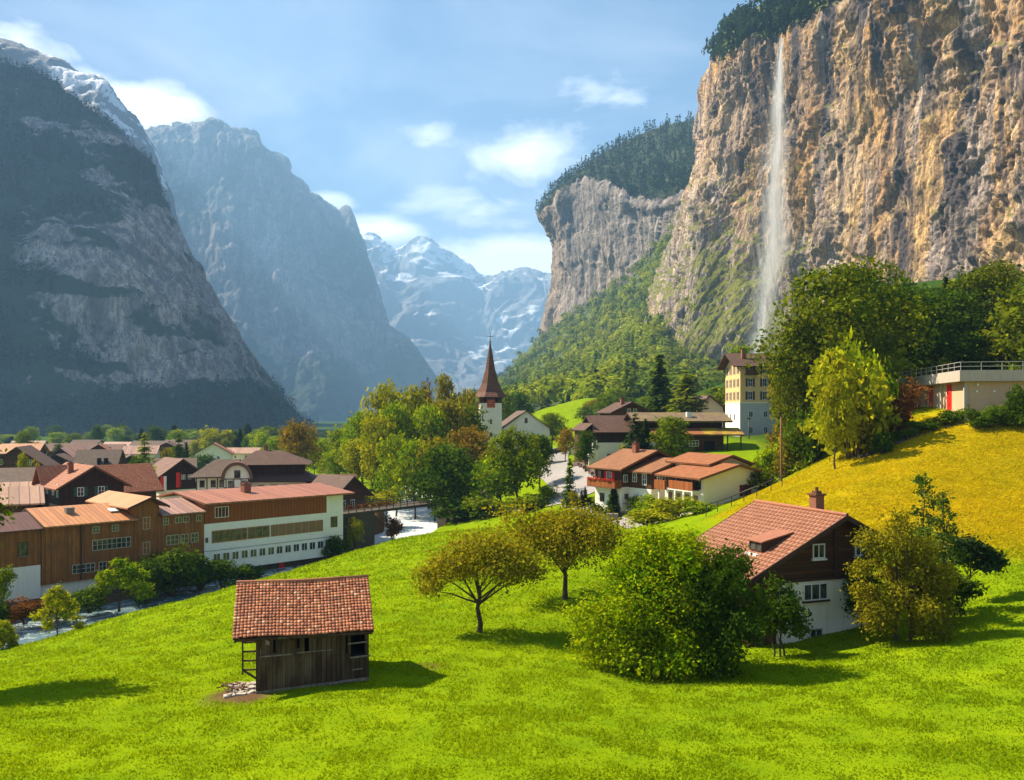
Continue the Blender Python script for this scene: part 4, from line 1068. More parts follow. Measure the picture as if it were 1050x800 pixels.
# ================================================================== buildings
SIDES = {'front': lambda L, W: ((0, 0), (1, 0), (0, -1)), 'left': lambda L, W: ((0, W), (0, -1), (-1, 0)), 'right': lambda L, W: ((L, 0), (0, 1), (1, 0)), 'back': lambda L, W: ((L, W), (-1, 0), (0, 1))}
def window(root, o, u, n, u0, z0, w, h, cols=2, rows=1, frame='whitepaint', glass='glass', shut=None, sill=None, fw=.07, open_=1.0, arch=None):
    """frame with panes standing 6 cm proud of the wall; o: wall origin, u: along, n: outward"""
    m = MB(); O = (o[0], o[1], 0)
    for a, b, c, d in ((u0, u0 + w, z0, z0 + fw), (u0, u0 + w, z0 + h - fw, z0 + h), (u0, u0 + fw, z0 + fw, z0 + h - fw), (u0 + w - fw, u0 + w, z0 + fw, z0 + h - fw)):
        m.obox(O, u, n, (a, b), (-.02, .07), (c, d))
    for i in range(1, cols): x = u0 + w * i / cols; m.obox(O, u, n, (x - fw * .4, x + fw * .4), (-.02, .06), (z0 + fw, z0 + h - fw))
    for i in range(1, rows): z = z0 + h * i / rows; m.obox(O, u, n, (u0 + fw, u0 + w - fw), (-.02, .055), (z - fw * .3, z + fw * .3))
    f = m.build('window', M[frame], root)
    MB().obox(O, u, n, (u0 + fw * .5, u0 + w - fw * .5), (-.02, .03), (z0 + fw * .5, z0 + h - fw * .5)).build('pane', M[glass], f)
    if sill: MB().obox(O, u, n, (u0 - .08, u0 + w + .08), (-.02, .16), (z0 - .1, z0)).build('sill', M[sill], f)
    if shut:
        sw = w * .5 * open_
        for a in (u0 - sw - .02, u0 + w + .02): MB().obox(O, u, n, (a, a + sw), (-.02, .06), (z0 - .02, z0 + h + .02)).build('shutter', M[shut], f)
    return f
def win(root, side, L, W, *a, **k):
    o, u, n = SIDES[side](L, W); return window(root, o, u, n, *a, **k)
def gable_poly(L, hl, hr, rx, rz, z0): return [(0, z0), (L, z0), (L, hr), (rx, rz), (0, hl)]
def roof(root, name, mat, along, a0, a1, xl, zl, xr, zr, rx, rz, t=.16, trim='trim', fascia=True):
    """along 'y': ridge runs along y from a0 to a1, slopes fall to x=xl and x=xr; along 'x' swaps the roles"""
    P3 = (lambda q, s, z: (q, s, z)) if along == 'y' else (lambda q, s, z: (s, q, z))
    m = MB()
    if along == 'y':
        m.slab([P3(xl, a1, zl), P3(xl, a0, zl), P3(rx, a0, rz), P3(rx, a1, rz)], t); m.slab([P3(xr, a0, zr), P3(xr, a1, zr), P3(rx, a1, rz), P3(rx, a0, rz)], t)
    else:
        m.slab([P3(xl, a0, zl), P3(xl, a1, zl), P3(rx, a1, rz), P3(rx, a0, rz)], t); m.slab([P3(xr, a1, zr), P3(xr, a0, zr), P3(rx, a0, rz), P3(rx, a1, rz)], t)
    r = m.build(name, M[mat], root)
    if fascia:
        for a, s in ((a0, -1), (a1, 1)):
            m = MB(); e0, e1 = (a - .05, a + .0) if s < 0 else (a, a + .05)
            for (q0, z0), (q1, z1) in (((xl, zl), (rx, rz)), ((rx, rz), (xr, zr))):
                p = [P3(q0, e0, z0 - .26), P3(q1, e0, z1 - .26), P3(q1, e1, z1 - .26), P3(q0, e1, z0 - .26)]
                m.hexa(p, [(x, y, z + .285) for x, y, z in p])
            m.build('bargeboard', M[trim], r)
    return r
def chimney(parent, x, y, z0, z1, s=.35, mat='brick', cap='copper'):
    c = MB().box(x - s, y - s, z0, x + s, y + s, z1).build('chimney', M[mat], parent)
    MB().box(x - s - .08, y - s - .08, z1, x + s + .08, y + s + .08, z1 + .1).tube([(x, y, z1 + .1), (x, y, z1 + .35)], [s * .6, s * .5], 8).build('chimney_cap', M[cap], c)
    return c
M['brick'] = mat_tiles('chimney_brick', (.30, .10, .05, 1), (.22, .075, .04, 1), .22, .08)
M['brick'] = mat_plain('chimney_render', (.24, .095, .055, 1), .9, .4, 6., bump=.5)

# ------------------------------------------------------------------ hay barn
def barn():
    A = P(263, 712, 38.0); root = empty('hay_barn', (A[0], A[1], A[2]), R(14)); L, W = 4.81, 5.2
    tag(root, 'small weathered wooden hay barn with red tiled roof alone on the meadow', 'barn')
    rng = np.random.default_rng(3)
    ez, rz_, ey, ry = 2.57, 4.40, -.45, 2.6
    sl = (rz_ - ez) / (ry - ey)
    # tiles: one shingled mesh per slope
    def tiles(side):
        V, Fc, T = [], [], []
        S = math.hypot(ry - ey, rz_ - ez); nr, nc = 19, 40; x0, x1 = -.98, 5.02; tw = (x1 - x0) / nc
        for r_ in range(nr):
            for c in range(nc):
                s0 = r_ * S / nr; s1 = s0 + S / nr * 1.18; xa = x0 + c * tw + rng.normal() * .006; xb = xa + tw * .93
                lift = .045 + rng.normal() * .006; sag = -.03 * math.sin(math.pi * (c / nc)) * (r_ / nr) + .03 * math.sin(c * .21)
                pts = []
                for s_, l_ in ((s0 + rng.normal() * .012, lift), (s1, .012)):
                    y = ey + (ry - ey) * s_ / S; z = ez + (rz_ - ez) * s_ / S + l_ + sag
                    y = y if side > 0 else 2 * ry - y
                    pts.append((y, z))
                k = len(V); tc = [np.clip(rng.normal(.5, .25), 0, 1)] * 2
                (ya, za), (yb, zb) = pts; d = .04
                V += [(xa, ya, za - d), (xb, ya, za - d), (xb, yb, zb - d), (xa, yb, zb - d), (xa, ya, za), (xb, ya, za), (xb, yb, zb), (xa, yb, zb)]; T += [tc] * 8
                for q in ((3, 2, 1, 0), (4, 5, 6, 7), (0, 1, 5, 4), (1, 2, 6, 5), (2, 3, 7, 6), (3, 0, 4, 7)): Fc.append([k + i for i in q])
        return np.array(V), np.array(Fc), np.array(T)
    s = Nodes('barn_clay_tiles'); a = s.attr('tint'); n = s.noise(s.coord(), 1.1, 6, .6)
    c = s.ramp(a[0], [(0., (.17, .055, .03, 1)), (.45, (.34, .115, .055, 1)), (.8, (.45, .17, .08, 1)), (1., (.52, .30, .18, 1))])
    c = s.mix(s.ramp(n, [(.45, 0.), (.75, .55)]), c, (.16, .07, .04, 1)); s.bump(s.noise(s.coord(), 30, 3), .3, .01)
    mt = s.base(c, .8)
    Va, Fa, Ta = tiles(1); Vb, Fb, Tb = tiles(-1)
    rf = link('roof', np_mesh('roof', np.vstack([Va, Vb]), np.vstack([Fa, Fb + len(Va)]), False, np.vstack([Ta, Tb])), mt, root)
    m = MB().tube([(-.98, ry, rz_ + .0), (2., ry, rz_ - .05), (5.02, ry, rz_ + .01)], .09, 8); m.build('ridge_cap', mt, rf, True, .7)
    m = MB()
    for y0, z0 in ((ey + .05, ez - .1), (2 * ry - ey - .05, ez - .1), (ry, rz_ - .1), (.9, ez + sl * 1.35 - .1)): m.tube([(-.9, y0, z0), (4.95, y0, z0)], .06, 6)
    for x in (-.85, .2, 1.3, 2.4, 3.5, 4.75):
        m.tube([(x, ey + .02, ez - .15), (x, ry, rz_ - .17), (x, 2 * ry - ey, ez - .15)], .055, 6)
    m.build('rafters', M['oldwood'], rf)
    MB().slab([(-.96, ey + .03, ez - .02), (5., ey + .03, ez - .02), (5., ry, rz_ - .05), (-.96, ry, rz_ - .05)], .05).slab([(5., 2 * ry - ey - .03, ez - .02), (-.96, 2 * ry - ey - .03, ez - .02), (-.96, ry + .002, rz_ - .05), (5., ry + .002, rz_ - .05)], .05).build('roof_boarding', M['darkwood'], rf)
    # walls: board by board
    m = MB(); x = 0.0
    while x < L - .05:
        w = rng.uniform(.15, .24); w = min(w, L - x)
        top = (1.48 + rng.normal() * .04) if rng.random() < .6 else rng.uniform(1.5, 2.3)
        if rng.random() < .60: top = 2.70
        if .0 < x < .35: top = 2.7
        if x > L - .95: top = 1.35 if x < L - .3 else 2.7
        y = rng.normal() * .012
        m.box(x + .006, y - .015, .10 + .068 * x + rng.normal() * .02, x + w - .008, y + .022, top); x += w
    m.build('front_wall', M['oldwood'], root)
    m = MB()
    for yy in np.arange(.06, W - .05, .21):
        top = 2.68 + sl * min(yy, 2 * ry - yy) - .05
        m.box(L - .03, yy, .2, L + .012, yy + .2, top - (.0 if rng.random() < .8 else .4))
        if yy > 1.2: m.box(.55, yy, .0, .59, yy + .195, top)
    for xx in np.arange(.0, L - .05, .21): m.box(xx, W - .03, .1, xx + .2, W + .01, 2.6)
    m.build('side_wall', M['oldwood'], root)
    def post(x, y, z0, z1, r=.07): MB().box(x - r, y - r, z0, x + r, y + r, z1).build('post', M['oldwood'], root)
    for x in (.04, .62, 1.62, 2.55, 3.32, 3.95, L - .06): post(x, .12, .1, 2.66)
    post(.04, 1.1, 0, 2.9); post(.04, 2.6, -.1, 3.9)
    m = MB()
    m.box(-.06, -.09, -.35, L + .04, .1, .02 + .0); m.box(-.06, .05, -.25, .08, W, .06)
    m.hexa([(-.02, -.07, -.02), (L, -.07, .27), (L, .08, .27), (-.02, .08, -.02)], [(-.02, -.07, .12), (L, -.07, .41), (L, .08, .41), (-.02, .08, .12)])
    m.build('sill_beam', M['greywood'], root)
    def rail(p0, p1, r=.035, mat='greywood'): MB().tube([p0, p1], r, 6).build('rail', M[mat], root)
    rail((.2, -.05, 1.62), (1.5, -.06, 1.66)); rail((3.9, -.06, 1.95), (L, -.06, 2.0)); rail((4.0, -.07, 1.33), (L + .06, -.07, 1.38), .045); rail((4.05, -.06, .78), (4.55, -.06, .82), .03)
    rail((3.2, -.28, .30), (4.2, -.22, .38), .06); rail((1.7, -.07, 1.7), (3.2, -.06, 1.74), .025)
    # drying rack on the open left end
    m = MB()
    for z in (.95, 1.35, 1.75, 2.15): m.tube([(-.62, .5, z), (.05, .35, z + .03)], .045, 6)
    m.tube([(-.6, .5, .75), (-.6, .5, 2.5)], .04, 6); m.tube([(-.6, .5, .95), (.05, .3, .55)], .05, 6); m.tube([(-.6, .5, 2.45), (.05, .4, 2.5)], .04, 6)
    m.build('rack', M['oldwood'], root)
    MB().box(.1, .16, .05, L - .15, W - .2, 1.42).build('interior_shade', M['dark'], root)  # near-black block: shade inside the barn put into the colour, blocks the view through
    # rubble and boards at the open end
    pad = MB(); r2 = np.random.default_rng(8)
    rb = empty('board_heap', (A[0] - .55, A[1] + .35, H1(A[0] - .55, A[1] + .35)), R(14)); tag(rb, 'heap of broken boards and flat stones at the open left end of the hay barn', 'rubble')
    for i in range(26):
        x, y = r2.uniform(-.75, .55), r2.uniform(-.5, 1.2); s = r2.uniform(.1, .26); z = r2.uniform(-.1, .02)
        a = r2.uniform(0, 3.1); ca, sa = math.cos(a), math.sin(a)
        q = [(x + ca * p * s - sa * w_ * s * .7, y + sa * p * s + ca * w_ * s * .7) for p, w_ in ((-1, -1), (1, -.8), (.9, 1), (-1, .8))]
        pad.hexa([(u, v, z - .1) for u, v in q], [(u, v, z + .08 + r2.uniform(0, .05)) for u, v in q])
    pad.build('stones', M['concrete'], rb)
    m = MB()
    for i in range(15):
        p = np.array([r2.uniform(-1.1, .2), r2.uniform(-.2, 1.1), r2.uniform(.03, .25)]); d = np.array([r2.uniform(-.6, .6), r2.uniform(-.35, .35), r2.uniform(-.08, .2)])
        m.tube([p - d * .7, p + d * .7], r2.uniform(.018, .04), 5)
    m.build('boards', M['browntrim'], rb)
barn()

# ------------------------------------------------------------------ near house
def near_house():
    root = empty('near_house', (13.39, 48.99, -12.95), R(20)); tag(root, 'brown and white chalet with rose tiled roof half hidden by trees on the near slope', 'house')
    L, W, rx, rz_ = 8.4, 7.4, 5.7, 7.17; sl = .5
    hl, hr = rz_ - sl * rx - .18, rz_ - sl * (L - rx) - .18
    MB().box(1.7, 0, -2.5, L, W, 3.4).build('lower_wall', M['white'], root)
    MB().box(0, .12, -2.5, 1.697, W, 3.4).build('side_wall', M['brownwoodv'], root)
    MB().prism(gable_poly(L, hl, hr, rx, rz_ - .2, 3.403), 'y', -.02, W).build('gable_wall', M['brownwood'], root)
    m = MB()
    for x in (.06, 5.55): m.box(x, -.13, 3.42, x + .2, -.021, (hl if x < 1 else 6.95))
    m.box(0, -.10, 3.40, L, -.021, 3.58); m.build('timber_frame', M['trim'], root)
    # roof with real tile rows
    V, Fc, T = [], [], []; rng = np.random.default_rng(4)
    y0, y1 = -1.0, 7.7
    def slope(xe, ze, nrow, sgn):
        S = math.hypot(xe - rx, ze - rz_); nc = 25; tw = (y1 - y0) / nc
        for r_ in range(nrow):
            for c in range(-1, nc + 1):
                s0 = r_ * S / nrow; s1 = s0 + S / nrow * 1.12
                ya = max(y0, y0 + (c + (.5 if r_ % 2 else 0)) * tw); yb = min(y1, y0 + (c + 1 + (.5 if r_ % 2 else 0)) * tw - .012)
                if yb - ya < .04: continue
                s1 = min(s1, S)
                f0, f1 = 1 - s0 / S, 1 - s1 / S
                xa, za = rx + (xe - rx) * f0, rz_ + (ze - rz_) * f0 + .05; xb, zb = rx + (xe - rx) * f1, rz_ + (ze - rz_) * f1 + .018
                k = len(V); t = np.clip(rng.normal(.5, .16), 0, 1)
                V.extend([(xa, ya, za - .05), (xa, yb, za - .05), (xb, yb, zb - .05), (xb, ya, zb - .05), (xa, ya, za), (xa, yb, za), (xb, yb, zb), (xb, ya, zb)]); T.extend([[t, t]] * 8)
                for q in ((3, 2, 1, 0), (4, 5, 6, 7), (0, 1, 5, 4), (1, 2, 6, 5), (2, 3, 7, 6), (3, 0, 4, 7)): Fc.append([k + i for i in q])
    slope(-.8, rz_ - 3.25, 20, -1); slope(8.8, rz_ - 1.55, 10, 1)
    s = Nodes('house_roof_tiles'); a = s.attr('tint'); n = s.noise(s.coord(), .8, 6, .6)
    c = s.ramp(a[0], [(0., (.22, .085, .045, 1)), (.5, (.29, .12, .066, 1)), (1., (.35, .16, .09, 1))])
    c = s.mix(s.ramp(n, [(.4, 0.), (.75, .45)]), c, (.27, .11, .065, 1)); s.bump(s.noise(s.coord(), 25, 3), .2, .01)
    rf = link('roof', np_mesh('roof', V, Fc, False, np.array(T)), s.base(c, .7), root)
    m = MB(); e = .1
    m.slab([(-.75, y1 - .03, rz_ - 3.25 - .0), (-.75, y0 + .03, rz_ - 3.25), (rx, y0 + .03, rz_ - .03), (rx, y1 - .03, rz_ - .03)], .12)
    m.slab([(8.75, y0 + .03, rz_ - 1.56), (8.75, y1 - .03, rz_ - 1.56), (rx, y1 - .03, rz_ - .03), (rx, y0 + .03, rz_ - .03)], .12)
    m.build('roof_boarding', M['trim'], rf)
    for yy in (y0 - .06, y1):
        m = MB()
        for (xa, za), (xb, zb) in (((-.8, rz_ - 3.25), (rx, rz_)), ((rx, rz_), (8.8, rz_ - 1.55))):
            p = [(xa, yy, za - .24), (xb, yy, zb - .24), (xb, yy + .06, zb - .24), (xa, yy + .06, za - .24)]; m.hexa(p, [(x, y, z + .30) for x, y, z in p])
        m.build('bargeboard', M['trim'], rf)
    MB().tube([(rx, y0 - .02, rz_ + .06), (rx, y1 + .02, rz_ + .06)], .10, 8).build('ridge_cap', M['rose'], rf, True)
    MB().tube([(-.86, y0, rz_ - 3.31), (-.86, y1, rz_ - 3.33)], .07, 8).build('gutter', M['iron'], rf, True)
    c = MB().box(5.9, 1.9, 6.4, 6.5, 2.5, 8.05).build('chimney', M['brick'], root)
    MB().box(5.8, 1.8, 8.05, 6.6, 2.6, 8.15).box(6.0, 2.0, 8.15, 6.4, 2.4, 8.32).tube([(6.2, 2.2, 8.3), (6.2, 2.2, 8.55)], .1, 8).build('chimney_cap', M['copper'], c)
    # small shed dormer on the left slope
    d0 = (1.75, 1.1)
    zr = lambda x: rz_ - .5 * (rx - x) + .05
    m = MB(); xa, xb = 1.35, 3.4
    za, zb_ = zr(xa) + .62, zr(xb) + .06
    m.hexa([(xa - .15, .75, za - .07), (xb, .75, zb_ - .05), (xb, 2.25, zb_ - .05), (xa - .15, 2.25, za - .07)], [(xa - .15, .75, za), (xb, .75, zb_ + .02), (xb, 2.25, zb_ + .02), (xa - .15, 2.25, za)])
    dm = m.build('dormer', M['rose'], root)
    m = MB()
    for yy in (.85, 2.1): m.prism([(xa, zr(xa) - .1), (xb - .2, zr(xb - .2) - .1), (xb - .2, zb_ - .02), (xa, za - .075)], 'y', yy, yy + .05)
    m.build('dormer_cheek', M['trim'], dm)
    window(dm, (xa, 2.1), (0, -1), (-1, 0), .02, zr(xa) + .02, 1.18, .5, 2, 1, 'trim')
    MB().box(xa - .42, .95, zr(xa - .42) - .02, xa - .05, 2.05, zr(xa - .3) + .04).build('flashing', M['whitepaint'], dm)
    o, u, n = SIDES['front'](L, W)
    of = (0, -.02)
    window(root, of, u, n, 4.08, 4.66, .85, .85, 2, 1, 'whitepaint', sill='whitepaint'); window(root, of, u, n, 7.1, 4.66, .78, .85, 2, 1, 'whitepaint', sill='whitepaint')
    window(root, o, u, n, 3.45, 2.27, 1.7, .98, 3, 1, 'whitepaint', sill='trim'); window(root, o, u, n, 3.88, -.35, .9, 1.0, 2, 1, 'greyplaster')
    MB().obox((0, 0, 0), u, n, (1.75, 8.35), (-.01, .05), (-2.4, -.25)).build('plinth', M['stone'], root)
near_house()

# ------------------------------------------------------------------ river row: factory and white hall
FD = R(46.); F0 = np.array([-52.0, 97.0])
def fac(s): return F0 + s * np.array([math.cos(FD), math.sin(FD)])
def row_root(name, s, label, cat='factory', z=ZV):
    p = fac(s); r = empty(name, (p[0], p[1], z), FD); tag(r, label, cat, 'factory buildings along the river'); return r
def river_row():
    # left maroon roofed wing
    r = row_root('factory_wing', -15, 'brown factory wing with dark maroon roof and tall white base at the left picture edge'); L, W = 14.9, 9.
    MB().box(0, 0, -1.5, L, W, 3.4).build('base_wall', M['white'], r)
    MB().box(0, -.02, 3.403, L, W, 7.55).build('upper_wall', M['larchwood'], r)
    roof(r, 'roof', 'metal_maroon', 'x', -.3, L, -.6, 7.45, 9.6, 7.45, 4.5, 8.9)
    win(r, 'front', L, W, 12.6, 4.6, 1.0, 1.5, 2, 2, 'trim', sill='greywood')
    # orange roofed block
    r = row_root('factory_block', 0, 'brown factory block under an orange sheet metal roof with chimney and skylight'); L, W = 10.2, 9.
    MB().box(0, .35, -1.5, L, W, 1.1).build('plinth', M['white'], r)
    MB().box(0, 0, 1.103, L, W, 7.6).build('wall', M['larchwood'], r)
    rf = roof(r, 'roof', 'metal_orange', 'x', .02, L + .3, -.8, 7.62, 9.6, 7.5, 5.4, 9.2)
    MB().box(3.5, 2.6, 7.9, 4.4, 3.4, 9.2).build('chimney', M['stone'], rf)
    MB().hexa([(8.2, 1.9, 8.42), (9.2, 1.9, 8.42), (9.2, 2.9, 8.68), (8.2, 2.9, 8.68)], [(8.2, 1.9, 8.52), (9.2, 1.9, 8.52), (9.2, 2.9, 8.78), (8.2, 2.9, 8.78)]).build('skylight', M['whitepaint'], rf)
    for a, z0, w, h, c, q in ((3.2, 1.9, 2.5, 1.05, 5, 2), (6.1, 1.9, .9, 1.05, 2, 2), (5.4, 4.3, 4.4, 1.25, 8, 2), (5.4, 6.3, .8, .8, 2, 2), (7.6, 6.3, .8, .8, 2, 2)):
        win(r, 'front', L, W, a, z0, w, h, c, q, 'creampaint')
    MB().obox((0, 0, 0), (1, 0), (0, -1), (4.1, 4.25), (.0, .1), (1.2, 7.4)).build('corner_board', M['trim'], r)
    # narrow gabled tower block
    r = row_root('factory_tower', 10.2, 'narrow taller gabled brown factory part between orange and mauve roofs'); L, W = 3.0, 12.
    MB().prism(gable_poly(L, 9.1, 8.9, 1.7, 9.9, -1.5), 'y', -.05, W).build('wall', M['larchwood'], r)
    roof(r, 'roof', 'metal_orange', 'y', -1.0, W, -1.2, 9.0, 3.9, 8.9, 1.7, 10.15)
    win(r, 'front', L, W, 1.0, 6.2, .9, 1.5, 2, 2, 'creampaint'); win(r, 'front', L, W, 1.0, 3.2, .9, 1.5, 2, 2, 'creampaint')
    # mauve roofed block
    r = row_root('factory_block', 13.2, 'brown factory block under a mauve roof between gabled tower and white hall'); L, W = 5.8, 9.
    MB().box(0, .3, -1.5, L, W, .6).build('plinth', M['white'], r)
    MB().box(0, .02, .603, L - .02, W, 7.8).build('wall', M['larchwood'], r)
    roof(r, 'roof', 'metal_mauve', 'x', .02, L - .02, -.7, 7.85, 9.6, 7.6, 5.5, 9.2)
    for a, z0, w, h, c, q in ((.5, 6.5, .7, .9, 2, 2), (2.0, 6.6, .8, .8, 2, 1), (3.0, 6.6, .8, .8, 2, 1), (4.7, 6.6, .7, .8, 2, 1), (.9, 4.0, 1.6, 1.2, 3, 2), (2.7, 4.0, 1.0, 1.2, 2, 2), (4.0, 4.0, 1.0, 1.2, 2, 2), (3.9, 1.2, 1.2, 1.1, 2, 2)):
        win(r, 'front', L, W, a, z0, w, h, c, q, 'creampaint')
    # white hall with red roof
    r = row_root('white_hall', 19.0, 'long white riverside hall with rust red upper wall and faded red roof', 'hall', -19.4); L, W = 21.0, 11.
    MB().box(0, 0, -.6, L, W, 5.55).build('white_wall', M['whitehall'], r)
    MB().box(0, -.03, 5.553, 18.2, W, 8.1).build('cladding', M['redwood'], r)
    MB().box(18.203, -.01, 5.553, L, W, 8.1).build('end_wall', M['whitehall'], r)
    MB().box(0, .9, -2.4, L - 1., W, -.603).build('river_wall', M['darkstone'], r)
    MB().box(0, -.045, 5.40, L, -.001, 5.55).build('ledge', M['whitehall'], r); MB().box(0, -.04, 2.05, L, -.001, 2.11).build('string_course', M['stone'], r)
    rf = MB().slab([(-.4, -1.1, 8.25), (L + 1.3, -1.1, 8.2), (L + 1.3, 8., 9.1), (-.4, 8., 9.2)], .22).slab([(L + 1.3, 13, 8.3), (-.4, 13, 8.3), (-.4, 8.002, 9.2), (L + 1.3, 8.002, 9.1)], .22).build('roof', M['metal_red'], r)
    chimney(rf, 8.3, 4.6, 8.6, 9.9, .5, 'brick', 'copper')
    n = 15
    for i in range(n): win(r, 'front', L, W, 1.2 + i * 1.29, .62, .95, 1.05, 2, 1, 'whitepaint', fw=.06)
    win(r, 'front', L, W, 1.0, 3.05, 4.9, 1.55, 6, 1, 'framewood', fw=.13); win(r, 'front', L, W, 6.0, 3.05, 3.2, 1.55, 3, 1, 'framewood', fw=.13)
    for i in range(7): win(r, 'front', L, W, 9.4 + i * 1.18, 3.05, 1.1, 1.55, 2, 1, 'framewood', fw=.13, glass='curtain')
    win(r, 'front', L, W, 18.9, 3.4, 1.1, 1.5, 2, 1, 'browntrim', fw=.1); win(r, 'front', L, W, 1.4, 6.2, 1.9, 1.4, 4, 1, 'whitepaint', fw=.07); win(r, 'front', L, W, .15, 3.2, .35, .6, 1, 1, 'trim')
    MB().obox((0, .9, 0), (1, 0), (0, -1), (11.2, 11.9), (-.02, .12), (-2.2, -.65)).build('red_door', M['redpaint'], r)
M['whitehall'] = mat_plaster('white_hall_plaster', (.85, .82, .76, 1), .15)
M['curtain'] = mat_plain('curtained_glass', (.22, .15, .085, 1), .3, .6, 1.5, bump=0)
river_row()
# river wall on the far bank
def bank_wall():
    for nm, s0, s1, zt, off, lab in (('bank_wall', -16, 18.6, -20.2, -1.6, 'dark stone river wall below the brown factory buildings'), ('bank_wall', 18.8, 39, -21.0, -.3, 'dark stone river wall below the white hall')):
        p = fac(s0); r = empty(nm, (p[0], p[1], 0), FD); tag(r, lab, 'wall')
        m = MB(); L = s1 - s0; k = int(L / 1.2); rr = np.random.default_rng(int(s0) + 50)
        for i in range(k): m.box(i * L / k, off - .8 + rr.normal() * .06, -24, (i + 1) * L / k - .01, off, zt + rr.normal() * .1)
        m.build('masonry', M['darkstone'], r)
bank_wall()

# ------------------------------------------------------------------ bridge
def bridge():
    a = P(350, 526, 131.); b = P(458, 529, 150.); d = b[:2] - a[:2]; L = float(np.linalg.norm(d)); zt = -14.9
    r = empty('river_bridge', (a[0], a[1], zt), math.atan2(d[1], d[0])); tag(r, 'small road bridge with dark railing and flower boxes over the white river', 'bridge')
    MB().box(0, 0, -.42, L, 5., 0).build('deck', M['darkstone'], r); MB().box(-2, .3, -6.5, L * .30, 4.7, -.422).build('abutment', M['darkstone'], r); MB().box(L * 1.12, .3, -6.5, L + 7, 4.7, -.422).build('abutment', M['darkstone'], r)
    for y in (.12, 4.85):
        m = MB(); k = 15
        for i in range(k + 1): m.box(L * i / k - .05, y - .05, 0, L * i / k + .05, y + .05, 1.1)
        for z in (.35, .72, 1.05): m.tube([(0, y, z), (L, y, z)], .045, 6)
        m.build('railing', M['iron'], r)
    rg = np.random.default_rng(9); c = np.stack([np.round(rg.uniform(.3, L * .45, 700) / 1.6) * 1.6 + rg.normal(size=700) * .3, rg.uniform(-.25, .0, 700), rg.uniform(.55, 1.15, 700)], -1)
    fx = MB().box(.3, -.22, .5, L * .45, .02, .7).build('flower_box', M['browntrim'], r)
    V, Fc, T_ = leaves(c, np.tile([0, -1., .3], (700, 1)), .22, rg, rg.random((700, 2))); link('flowers', np_mesh('flowers', V, Fc, False, T_), M['leaf_red'], fx)
bridge()

